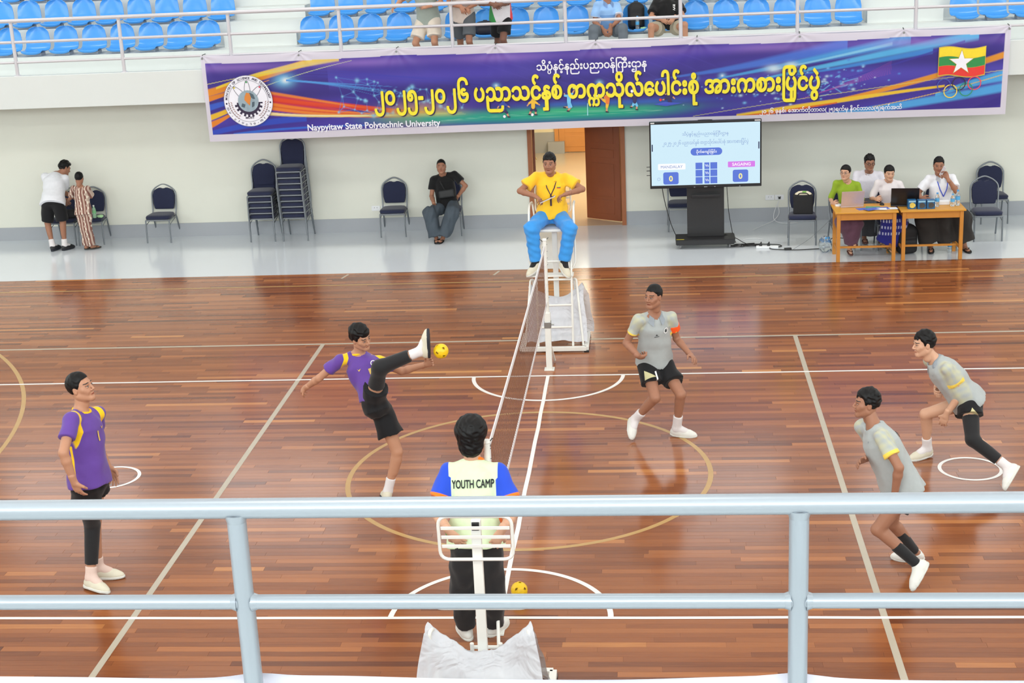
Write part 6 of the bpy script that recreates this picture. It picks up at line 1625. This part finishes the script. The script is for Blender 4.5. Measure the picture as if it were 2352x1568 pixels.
def youth(V, s):
    t, x, y = s.tl(V); ax = np.abs(x)
    tl, dl = s.along(V, 'shL', 'elL'); tr, dr = s.along(V, 'shR', 'elR')
    arm = np.where(dl < dr, tl, tr); near = .11 - np.minimum(dl, dr)
    sl = np.minimum(near, np.maximum(ax - .168 - .02 * (t - .8), np.where(arm > .15, ax - .155, -1)))
    return [sl, np.minimum(sl, (arm - .575) * .25)]

# 1 player at the left edge of the court, looking right and up
s = put('A', 1.84, .010, .0042, 'standing player in purple and yellow jersey with one black leg sleeve, left of the kicker', SK1, (.96, -.14, .20), (-.20, .0, .97))
s.body(curlL=.3, curlR=.35, nR=(.3, .9, 0), fat=1.06)
s.hair(line=.072, top=.012, side=.006, back=-.06, burn=-.005, rough=.0015, label='short cropped black hair')
s.top(PURPLE, purple, hem=-.02, sleeve=.58, sr=(.056, .064), ease=.010, seed=2)
s.collar(YEL, r=.063, th=.011, up=.026)
s.shorts(SHORT_K, (.30, .30), (.100, .118), seed=5)
s.decal('chest_mark', (np.array([[0, .018], [.010, .002], [.034, .010], [.012, -.014]]), [(0, 1, 3), (1, 2, 3)]), PRINT_GOLD, s.J['neck'] - s.up * .13 - s.rs * .045, -s.rs, s.up, s.shirtVQ)
s.decal('number', fit(glyphs('1', bold=.02), h=.085), PRINT_GOLD, s.J['neck'] - s.up * .23 + s.rs * .012, -s.rs, s.up, s.shirtVQ)
s.wrap('leg_sleeve', BLACK, [('hipR', 'knR', .088, .063, .55, None), ('knR', 'anR', .063, .047, None, .74)])
s.sock('R', PINK_SOCK, .78, (.046, .045)); s.sock('L', PINK_SOCK, .76, (.046, .045))
s.shoe('R', SHOE_C, SOLE_W, lace=SHOE_W); s.shoe('L', SHOE_C, SOLE_W, lace=SHOE_W)

# 2 the kicker
s = put('B', 1.70, .010, .0042, 'player in purple jersey kicking the yellow ball with one leg raised high', SK1, (.84, -.50, -.22), (-.30, -.1, .95))
s.body(curlL=.3, curlR=.6, arm=.95)
s.hair(line=.062, top=.030, side=.012, back=-.075, burn=-.02, rough=.005, fringe=.003, noise=70, label='thick tousled black hair')
s.top(PURPLE, purple, hem=.17, sleeve=.56, sr=(.056, .068), seed=7, fold=.007)
s.collar(YEL, r=.063, th=.011, up=.026)
s.shorts(SHORT_K, (.40, .58), (.100, .122), seed=8, fold=.007, waist=.2, hipw=.004)
s.decal('number', fit(glyphs('5', bold=.03), h=.10), PRINT_GOLD, s.J['neck'] - s.up * .25 - s.rs * .012, -s.rs, s.up, s.shirtVQ)
s.decal('chest_mark', (np.array([[0, .018], [.010, .002], [.034, .010], [.012, -.014]]), [(0, 1, 3), (1, 2, 3)]), PRINT_GOLD, s.J['neck'] - s.up * .14 + s.rs * .075, -s.rs, s.up, s.shirtVQ)
A_, B_ = ring_poly(0, 0, .020, .028, n=20); q = len(A_)
s.decal('badge', (np.array(A_ + B_), [(i, i + 1, q + i + 1, q + i) for i in range(q - 1)]), PRINT_W, s.J['neck'] - s.up * .12 - s.rs * .085, -s.rs, s.up, s.shirtVQ)
s.wrap('leg_sleeve', BLACK, [('hipL', 'knL', .090, .064, .46, None), ('knL', 'anL', .071, .054, None, .72)], k=.05)
s.sock('L', WHITE_SOCK, .74, (.048, .046)); s.sock('R', WHITE_SOCK, .66, (.046, .044))
s.shoe('L', SHOE_C, SOLE_D, lace=mat('black_lace', rgb(25, 25, 25), .8)); s.shoe('R', SHOE_C, SOLE_D, lace=mat('black_lace', rgb(25, 25, 25), .8))

# 3 helper with the YOUTH CAMP shirt, seen from behind
Person.hs = 1.10
s = put('C', 1.82, .010, .0042, 'person in pale green YOUTH CAMP shirt with blue sleeves seen from behind', SK3, (.05, .99, -.05))
s.body(curlL=.25, curlR=.3, nL=(0, .9, .3), nR=(0, .9, .3))
s.hair(line=.072, top=.022, side=.022, back=-.120, burn=-.03, rough=.003, ear=True, wid=.008, label='full black hair covering the nape')
s.top(YOUTH, youth, hem=-.06, sleeve=.64, sr=(.060, .086), ease=.012, seed=4, fold=.005)
s.collar(ORANGE, r=.065, th=.013, up=.028)
s.decal('lettering', fit(glyphs('YOUTH CAMP', heavy=.020, align='CENTER'), w=.315, h=.064), PRINT_K, s.J['neck'] - s.up * .175 - s.rs * .0, s.rs, s.up, s.shirtVQ)
s.trousers(BLACK, (.098, .085, .072), .93, seed=6)
s.sock('L', WHITE_SOCK, .8, (.044, .042)); s.sock('R', WHITE_SOCK, .8, (.044, .042))
s.shoe('L', SHOE_W, SOLE_W, lace=SHOE_W); s.shoe('R', SHOE_W, SOLE_W, lace=SHOE_W)
GREEN = mat('green_band', rgb(40, 190, 90), .6)
s.wrap('wristband', GREEN, [('elL', 'wrL', .040, .034, .90, .97)])

Person.hs = 1.0
# 4 grey player with the orange armband
POLO = mat('grey_rib', rgb(196, 204, 212), .8)
s = put('D', 1.72, .010, .0042, 'player in grey jersey with bright orange captain armband and white shoes', SK2, (-.60, -.80, .02), (0, 0.02, 1))
s.body(curlL=.35, curlR=1.15, nR=(.2, .9, .2), nL=(-.5, .3, -.5))
s.hair(line=.072, top=.014, side=.003, back=-.055, burn=-.005, rough=.0015, label='short faded black hair')
s.top(GREYJ, grey_jersey, hem=-.04, sleeve=.56, sr=(.055, .062), seed=9, fold=.006)
s.collar(POLO, fall=1)
s.shorts(SHORT_K, (.62, .60), (.100, .112), seed=10, fold=.006)
s.decal('number', fit(glyphs('1', bold=.05), h=.075), PRINT_W, s.J['hipR'] + (s.J['knR'] - s.J['hipR']) * .34 - s.rs * .03, -s.rh, s.up, s.shortsVQ)
s.decal('side_patch', (np.array([[-.065, 0], [.055, .012], [-.05, .105]]), [(0, 1, 2)]), mat('khaki_print', rgb(196, 190, 145), .8), s.J['hipR'] + (s.J['knR'] - s.J['hipR']) * .58 + s.rs * .02, -s.rh, -nrm(s.J['knR'] - s.J['hipR']), s.shortsVQ)
s.decal('badge', (np.array(A_ + B_), [(i, i + 1, q + i + 1, q + i) for i in range(q - 1)]), PRINT_W, s.J['neck'] - s.up * .14 - s.rs * .085, -s.rs, s.up, s.shirtVQ)
s.decal('badge_centre', fit(glyphs('&', bold=.02, align='CENTER'), h=.028), PRINT_K, s.J['neck'] - s.up * .153 - s.rs * .085, -s.rs, s.up, s.shirtVQ, .006)
s.decal('chest_mark', (np.array([[0, 0], [.05, .004], [.05, .010], [0, .006], [.012, .018], [.024, .034], [.036, .018]]), [(0, 1, 2, 3), (4, 6, 5)]), PRINT_K, s.J['neck'] - s.up * .19 + s.rs * .045, -s.rs, s.up, s.shirtVQ)
s.wrap('armband', mat('orange_armband', rgb(255, 92, 30), .6), [('shL', 'elL', .063, .065, .30, .58)])
s.sock('L', WHITE_SOCK, .62, (.050, .046)); s.sock('R', WHITE_SOCK, .66, (.050, .046))
s.shoe('L', SHOE_W, SOLE_W, lace=SHOE_W); s.shoe('R', SHOE_W, SOLE_W, lace=SHOE_W)

# 5 grey player crouching at the right
s = put('E', 1.74, .010, .0042, 'player in grey jersey crouching with a black sleeve on the near leg', SK3, (-.97, -.16, -.10), (-.08, 0, 1))
s.body(curlL=.4, curlR=.6)
s.hair(line=.072, top=.020, side=.008, back=-.06, burn=-.02, rough=.003, fringe=.006, label='black hair brushed upward')
s.top(GREYJ, grey_jersey, hem=-.06, sleeve=.60, sr=(.056, .066), ease=.014, seed=12, fold=.007)
s.collar(POLO, fall=1)
s.shorts(SHORT_K, (.44, .36), (.094, .118), seed=13, fold=.006)
s.decal('number', fit(glyphs('3', bold=.05), h=.06), PRINT_W, s.J['hipR'] + (s.J['knR'] - s.J['hipR']) * .34, (0.2, -.9, 0), (1, 0, .4), s.shortsVQ)
s.decal('side_patch', (np.array([[-.06, 0], [.05, 0], [-.01, .07]]), [(0, 1, 2)]), mat('khaki_print', rgb(196, 190, 145), .8), s.J['hipL'] + (s.J['knL'] - s.J['hipL']) * .34, (1, .1, 0), (0, 0, 1), s.shortsVQ)
s.wrap('leg_sleeve', BLACK, [('hipL', 'knL', .088, .064, .46, None), ('knL', 'anL', .064, .048, None, .72)], k=.02)
s.sock('L', WHITE_SOCK, .74, (.048, .044)); s.sock('R', WHITE_SOCK, .68, (.048, .044))
s.shoe('L', SHOE_W, SOLE_W, lace=SHOE_W); s.shoe('R', SHOE_C, SOLE_W, lace=SHOE_W)

# 6 grey player in front of him, mid stride
s = put('F', 1.70, .010, .0042, 'player in grey jersey running with black calf sleeves, in front of the crouching one', SK2, (-.99, -.04, .02), (-.1, 0, 1))
s.body(curlL=.5, curlR=.3)
s.hair(line=.072, top=.018, side=.008, back=-.06, burn=-.015, rough=.004, fringe=.006, label='short black hair with a fringe')
s.top(GREYJ, grey_jersey, hem=-.10, sleeve=.62, sr=(.056, .066), ease=.016, seed=15, fold=.007)
s.collar(POLO, fall=1)
s.shorts(SHORT_K, (.42, .42), (.092, .116), seed=16, fold=.005)
s.decal('number', fit(glyphs('1', bold=.02, align='CENTER'), h=.17), PRINT_K, s.J['neck'] - s.up * .38 - s.fs * .05, s.rs, s.up, s.shirtVQ)
s.decal('lettering', fit(glyphs('MINT', bold=.01, align='CENTER'), h=.05, w=.24), PRINT_K, s.J['neck'] - s.up * .15 - s.fs * .06, s.rs, s.up, s.shirtVQ)
s.wrap('calf_sleeve', BLACK, [('knL', 'anL', .058, .043, .46, 1.0)]); s.wrap('calf_sleeve', BLACK, [('knR', 'anR', .058, .043, .30, .95)])
s.shoe('L', SHOE_W, SOLE_W, lace=SHOE_W); s.shoe('R', SHOE_W, SOLE_W, lace=SHOE_W)

# 7 the referee on the high chair
YPOLO = layered('yellow_polo', [rgb(250, 190, 22), rgb(252, 206, 60)], 0.8)
BTRACK = layered('blue_track', [rgb(58, 150, 228)], 0.7)
s = put('G', 1.70, .010, .0046, 'referee in yellow polo and bright blue trousers seated on the high white chair', SK2, (-.14, -.98, -.08), base=(0, 4.66, 0.0))
s.body(curlL=.7, curlR=.7, fat=1.12, nL=(0, -.2, -1), nR=(0, -.2, -1))
s.hair(line=.070, top=.022, side=.006, back=-.055, burn=-.005, rough=.004, label='short black hair')
s.top(YPOLO, None, hem=-.06, sleeve=.66, sr=(.066, .086), ease=.016, seed=18, fold=.006)
s.collar(mat('yellow_knit', rgb(246, 186, 26), .8), fall=1)
s.trousers(BTRACK, (.104, .088, .070), .96, seed=19, fold=.007)
s.sock('L', BLACK, .84, (.044, .044)); s.sock('R', BLACK, .84, (.044, .044))
s.shoe('L', SHOE_C, SOLE_W, lace=SHOE_W, size=1.05); s.shoe('R', SHOE_C, SOLE_W, lace=SHOE_W, size=1.05)
bm = B(); nk = s.J['neck'] - s.o
for sg in (-1, 1):
    tube(bm, [nk - s.rs * .066 * sg + s.up * .015, nk - s.rs * .07 * sg + s.fs * .095 - s.up * .06, nk - s.rs * .045 * sg + s.fs * .142 - s.up * .14, nk + s.fs * .152 - s.up * .23], .006, 6)
tube(bm, [nk + s.fs * .155 - s.up * .23, nk + s.fs * .160 - s.up * .36], .012, 6)
obj('lanyard', bm, mat('dark_lanyard', rgb(52, 28, 60), .7), s.root, True)
for i, m_ in enumerate((FLAG_Y, FLAG_G, FLAG_R)):
    s.decal('flag_patch', (np.array([[-.022, -i * .010], [.022, -i * .010], [.022, -.01 - i * .010], [-.022, -.01 - i * .010]]), [(0, 3, 2, 1)]), m_, s.J['neck'] - s.up * .12 - s.rs * .10, -s.rs, s.up, s.shirtVQ)
t = thing('tablet', 'slim pale tablet held level in both hands of the yellow referee', 'tablet', (-.02, 4.36, 1.842))
t.rotation_euler = (-.10, -.40, .05)
obj('casing', box(B(), 0, 0, 0, .20, .12, .012, 0, .004), mat('pale_casing', rgb(205, 200, 205), .4), t)
obj('screen', box(B(), 0, 0, .0065, .185, .108, .003), mat('dark_glass', rgb(40, 40, 46), .1), t)

# ---- along the far wall
WPOLO = layered('white_polo', [rgb(232, 234, 240)], .8)
s = put('P1', 1.68, .012, .0065, 'person in white polo and black shorts bending over the chairs at far left, back turned', SK2, (.62, .62, -.5), (.2, .5, .8))
s.body(curlL=.4, curlR=.4)
s.hair(line=.072, top=.022, side=.014, back=-.085, rough=.006, noise=60, label='black wavy hair')
s.top(WPOLO, None, hem=-.12, sleeve=.7, sr=(.072, .088), ease=.02, seed=21)
s.collar(mat('white_rib', rgb(228, 230, 236), .8), fall=1)
s.shorts(SHORT_K, (.92, .92), (.108, .105), seed=22)
SHOE_K = mat('black_shoe', rgb(24, 24, 28), .5)
s.sock('L', WHITE_SOCK, .72, (.05, .046)); s.sock('R', WHITE_SOCK, .72, (.05, .046))
s.shoe('L', SHOE_K, SOLE_D); s.shoe('R', SHOE_K, SOLE_D)

def batik(V, s):
    t, x, y = s.tl(V)
    w = np.sin(x * 95) ; v = np.sin(x * 47.5 + 1.2) + .55 * np.sin(V[:, 2] * 70) * np.sign(np.sin(x * 47.5))
    return [(w - .15) * .01, (v - .95) * .012]
BATIK = layered('brown_batik', [rgb(128, 84, 74), rgb(196, 172, 156), rgb(232, 218, 200)], .8, soft=.003)
s = put('P2', 1.27, .010, .006, 'boy in brown patterned shirt and trousers with back turned, beside the bending man', SK2, (.05, .98, -.2))
Person.hs = 1.12
s.body(curlL=.4, curlR=.4)
s.hair(line=.072, top=.014, side=.008, back=-.07, rough=.002, label='short black hair')
s.top(BATIK, batik, hem=-.16, sleeve=.8, sr=(.066, .084), seed=24)
s.trousers(BATIK, (.098, .084, .078), .97, seed=25, attrs=batik)
s.sandal('L', mat('dark_sandal', rgb(52, 46, 40), .6)); s.sandal('R', mat('dark_sandal', rgb(52, 46, 40), .6))
Person.hs = 1.0

BTEE = layered('black_tee', [rgb(16, 16, 18)], .85)
s = put('P3', 1.68, .012, .0065, 'man in black tee and wide slate trousers lounging on a chair by the far wall', SK2, (.05, -.99, .0))
s.body(curlL=.5, curlR=.5)
s.hair(line=.076, top=.007, side=.002, back=-.05, burn=.0, rough=.001, label='cropped black hair')
s.top(BTEE, None, hem=-.06, sleeve=.62, sr=(.062, .076), seed=27)
s.collar(BTEE, r=.068, th=.008)
s.trousers(mat('slate_cloth', rgb(72, 82, 92), .85, var=.1), (.102, .110, .112), .93, seed=28, fold=.009)
s.sandal('L', mat('black_sandal', rgb(22, 20, 20), .6)); s.sandal('R', mat('black_sandal', rgb(22, 20, 20), .6))
nk = s.J['neck'] - s.o
bm = B(); tube(bm, [nk - s.rs * .06 * -1 - s.up * .0, nk + s.rs * .05 + s.fs * .125 - s.up * .10, nk - s.rs * .01 + s.fs * .155 - s.up * .26], .010, 6)
obj('bag_strap', bm, BLACK, s.root, True)
F_ = Field(s.J['pel'] - .3, s.J['pel'] + .45, .012); c_ = s.J['pel'] + s.up * .20 + s.fs * .15 - s.rs * .02
F_.add(rbox(c_, np.array((.13, .07, .045)), .03, np.array([s.rs, s.up, s.fs])), 0)
sdf_obj('waist_bag', F_, mat('dark_bag', rgb(34, 36, 38), .6), s.root, None, s.o)

GREENB = layered('green_blouse', [rgb(140, 168, 40)], .8); WBL = layered('white_blouse', [rgb(226, 220, 222)], .8)
s = put('W1', 1.56, .012, .0065, 'woman in bright green blouse behind the silver laptop', SK3, (-.45, -.88, -.02))
s.body(curlL=.5, curlR=.4, arm=.85, fat=.90)
s.hair(line=.060, top=.012, side=.011, back=-.085, burn=-.03, rough=.001, ear=False, label='black hair tied back')
F_ = Field(s.J['head'] - .25, s.J['head'] + .25, .008); F_.add(ell(s.hl((0, -.125, -.02)), (.035, .04, .04)), 0); F_.add(cone(s.hl((0, -.12, -.03)), s.hl((0.02, -.14, -.16)), .03, .02), .02)
sdf_obj('ponytail', F_, HAIR, s.root, None, s.o)
s.top(GREENB, None, hem=.04, sleeve=.95, sr=(.053, .052), seed=30, prof=[(-.10, .165, .122), (.1, .158, .118), (.35, .140, .108), (.6, .156, .124), (.78, .158, .116), (.90, .124, .096), (.97, .082, .078), (1.04, .068, .066)])
s.skirt(layered('plum_longyi', [rgb(98, 66, 84)], .8), (.115, .115, .10), .88, seed=31)
bm = B()
for sg in (-1, 1):
    c = [np.array(s.hl((sg * .031 + .022 * math.cos(a), .102, .005 + .017 * math.sin(a)))) - s.o for a in [2 * PI * i / 14 for i in range(14)]]
    tube(bm, c, .0022, 5, closed=True)
    tube(bm, [np.array(s.hl((sg * .053, .10, .008))) - s.o, np.array(s.hl((sg * .08, .0, .01))) - s.o], .002, 5)
obj('eyeglasses', bm, mat('steel_wire', rgb(120, 120, 120), .3, 1.0), s.root, True)
for S_ in 'LR': s.sandal(S_, mat('brown_sandal', rgb(92, 58, 52), .6))

s = put('M2', 1.68, .012, .0065, 'man in white shirt and eyeglasses seated behind the two women', SK2, (.12, -.98, -.08))
s.body(curlL=.5, curlR=.5)
s.hair(line=.072, top=.024, side=.008, back=-.06, rough=.004, fringe=.004, label='thick black hair')
s.top(layered('white_shirt', [rgb(224, 222, 232)], .8), None, hem=-.04, sr=(.062, .056), seed=33, long=(.95, .046))
s.collar(mat('white_band_collar', rgb(226, 224, 232), .8), r=.064, th=.010, up=.008)
s.skirt(mat('dark_longyi', rgb(70, 70, 74), .85, var=.1), (.12, .12, .11), .9, seed=34)
bm = B()
for sg in (-1, 1):
    c = [np.array(s.hl((sg * .032 + .024 * math.cos(a), .106, .004 + .018 * math.sin(a)))) - s.o for a in [2 * PI * i / 14 for i in range(14)]]
    tube(bm, c, .0035, 5, closed=True)
    tube(bm, [np.array(s.hl((sg * .055, .10, .008))) - s.o, np.array(s.hl((sg * .08, .0, .01))) - s.o], .003, 5)
obj('eyeglasses', bm, mat('dark_frame', rgb(40, 34, 34), .3), s.root, True)
for S_ in 'LR': s.sandal(S_, mat('brown_sandal', rgb(92, 58, 52), .6))

def ikat(V, s):
    z = V[:, 2]; x = V[:, 0]
    band = np.sin(z * 62) ; tooth = np.sin(x * 160 + np.sign(np.sin(z * 31)) * 1.2)
    return [np.minimum.reduce([(band - .1) * .012, (tooth - .1) * .008, (z - .26)])]
s = put('W3', 1.58, .012, .0065, 'woman in white blouse looking down behind the black laptop', SK3, (.12, -.96, -.2))
s.body(curlL=.5, curlR=.5, arm=.85, fat=.90)
s.hair(line=.060, top=.012, side=.011, back=-.085, burn=-.03, rough=.001, label='black hair tied back')
s.top(WBL, None, hem=.02, sleeve=.95, sr=(.053, .052), seed=36, prof=[(-.10, .165, .122), (.1, .158, .118), (.35, .140, .108), (.6, .156, .124), (.78, .158, .116), (.90, .124, .096), (.97, .082, .078), (1.04, .068, .066)])
s.skirt(layered('blue_ikat_longyi', [rgb(38, 40, 132), rgb(190, 196, 222)], .8, soft=.003), (.115, .118, .112), .90, seed=37, attrs=ikat)
for S_ in 'LR': s.sandal(S_, mat('olive_sandal', rgb(96, 92, 66), .6))

s = put('M4', 1.70, .012, .0065, 'man in white polo with blue lanyard talking on a phone at the table', SK2, (-.1, -.98, -.12))
s.body(curlL=.8, curlR=.4, nL=(-.2, -.4, 0))
s.hair(line=.072, top=.016, side=.006, back=-.055, rough=.002, label='short black hair')
s.top(WPOLO, None, hem=.0, sleeve=.72, sr=(.060, .076), ease=.008, seed=39)
s.collar(mat('white_rib', rgb(228, 230, 236), .8), fall=1)
s.skirt(mat('charcoal_longyi', rgb(42, 38, 36), .9, var=.12), (.13, .14, .16), .80, kk=.22, seed=40, fold=.010)
for S_ in 'LR': s.sandal(S_, mat('black_sandal', rgb(22, 20, 20), .6))
bm = B(); nk = s.J['neck'] - s.o
for sg in (-1, 1): tube(bm, [nk - s.rs * .072 * sg + s.up * .01, nk - s.rs * .074 * sg + s.fs * .10 - s.up * .06, nk - s.rs * .05 * sg + s.fs * .142 - s.up * .16, nk + s.fs * .150 - s.up * .27], .007, 6)
obj('lanyard', bm, mat('blue_lanyard', rgb(60, 84, 200), .7), s.root, True)
bm = B(); box(bm, 0, 0, 0, .012, .075, .15, 0, .004)
p_ = s.J['wrL'] + (s.J['haL'] - s.J['wrL']) * .62 + np.array((-.028, .01, .0))
t = thing('phone', 'thin phone held to the face of the man in white polo', 'phone', tuple(p_)); t.rotation_euler = (.3, .35, .3)
obj('casing', bm, mat('pale_casing', rgb(205, 200, 205), .4), t)

# ---- spectators on the far balcony
SAGE = layered('sage_tee', [rgb(160, 172, 164)], .85); CREAMT = layered('cream_tee', [rgb(222, 208, 198)], .85)
s = put('S1', 1.66, .012, .007, 'spectator in sage green tee and cream shorts leaning on the far railing', SK1, (-.2, -.95, -.2))
s.body(curlL=.4, curlR=.4); s.hair(back=-.06, label='short black hair')
s.top(SAGE, None, hem=-.10, sleeve=.62, sr=(.066, .084), seed=42, ease=.008)
s.shorts(mat('cream_cotton', rgb(226, 216, 202), .85), (.78, .78), (.112, .118), seed=43)
for S_ in 'LR': s.sandal(S_, mat('black_sandal', rgb(22, 20, 20), .6))
s = put('S2', 1.62, .012, .007, 'spectator in cream tee and dark grey shorts with crossed forearms on the far railing', SK2, (.1, -.95, -.25))
s.body(curlL=.5, curlR=.5); s.hair(back=-.06, label='short black hair')
s.top(CREAMT, None, hem=-.12, sleeve=.70, sr=(.068, .090), seed=45, ease=.008)
s.shorts(mat('dark_grey_cotton', rgb(92, 98, 104), .85), (.80, .80), (.108, .108), seed=46)
for S_ in 'LR': s.sandal(S_, mat('black_sandal', rgb(22, 20, 20), .6))
def tri(V, s):
    t, x, y = s.tl(V)
    return [np.minimum(x - .118 - .03 * np.sin(t * 3), .6 - t), np.minimum(-x - .118 - .03 * np.sin(t * 3), .6 - t)]
s = put('S3', 1.66, .012, .007, 'spectator in white jersey with green and red side flashes at the far railing', SK4, (.1, -.95, -.25))
s.body(curlL=.5, curlR=.5); s.hair(back=-.06, label='short black hair')
s.top(layered('white_jersey', [rgb(224, 222, 226), rgb(60, 150, 80), rgb(214, 60, 70)], .8), tri, hem=-.06, sleeve=.5, sr=(.064, .076), seed=48)
s.shorts(SHORT_K, (.74, .74), (.104, .108), seed=49)
for S_ in 'LR': s.sandal(S_, mat('black_sandal', rgb(22, 20, 20), .6))
def polo_bl(V, s):
    t, x, y = s.tl(V)
    tl, dl = s.along(V, 'shL', 'elL'); tr, dr = s.along(V, 'shR', 'elR'); arm = np.where(dl < dr, tl, tr)
    return [np.minimum((.62 - t) * .3, .135 - np.abs(x)), np.minimum.reduce([.10 - np.minimum(dl, dr), (arm - .66) * .25, np.abs(x) - .1])]
s = put('S4', 1.66, .012, .007, 'seated spectator in sky blue polo and grey trousers with hands hanging between knees', SK2, (.0, -1, 0))
s.body(curlL=.4, curlR=.4); s.hair(back=-.06, label='short black hair')
s.top(layered('sky_polo', [rgb(150, 192, 240), rgb(116, 160, 214), rgb(225, 225, 235)], .8), polo_bl, hem=-.02, sleeve=.72, sr=(.066, .084), seed=51)
s.collar(mat('sky_rib', rgb(160, 196, 238), .8), fall=1)
s.trousers(mat('grey_trouser', rgb(104, 112, 120), .85), (.10, .082, .07), .95, seed=52)
for S_ in 'LR': s.shoe(S_, SHOE_K, SOLE_D)
s = put('S5', 1.68, .012, .007, 'seated spectator in black tee and khaki shorts beside the black backpack', SK1, (-.1, -1, 0))
s.body(curlL=.6, curlR=.6, fat=1.05); s.hair(back=-.06, label='short black hair')
s.top(BTEE, None, hem=-.02, sleeve=.74, sr=(.070, .092), ease=.008, seed=54)
s.decal('print', fit(glyphs('RVV', bold=.03), h=.04), PRINT_W, s.J['neck'] - s.up * .10 - s.rs * .09, -s.up, -s.rs, s.shirtVQ)
s.shorts(mat('khaki_cotton', rgb(176, 168, 148), .85), (.60, .60), (.11, .12), seed=55)
for S_ in 'LR': s.shoe(S_, SHOE_K, SOLE_D)
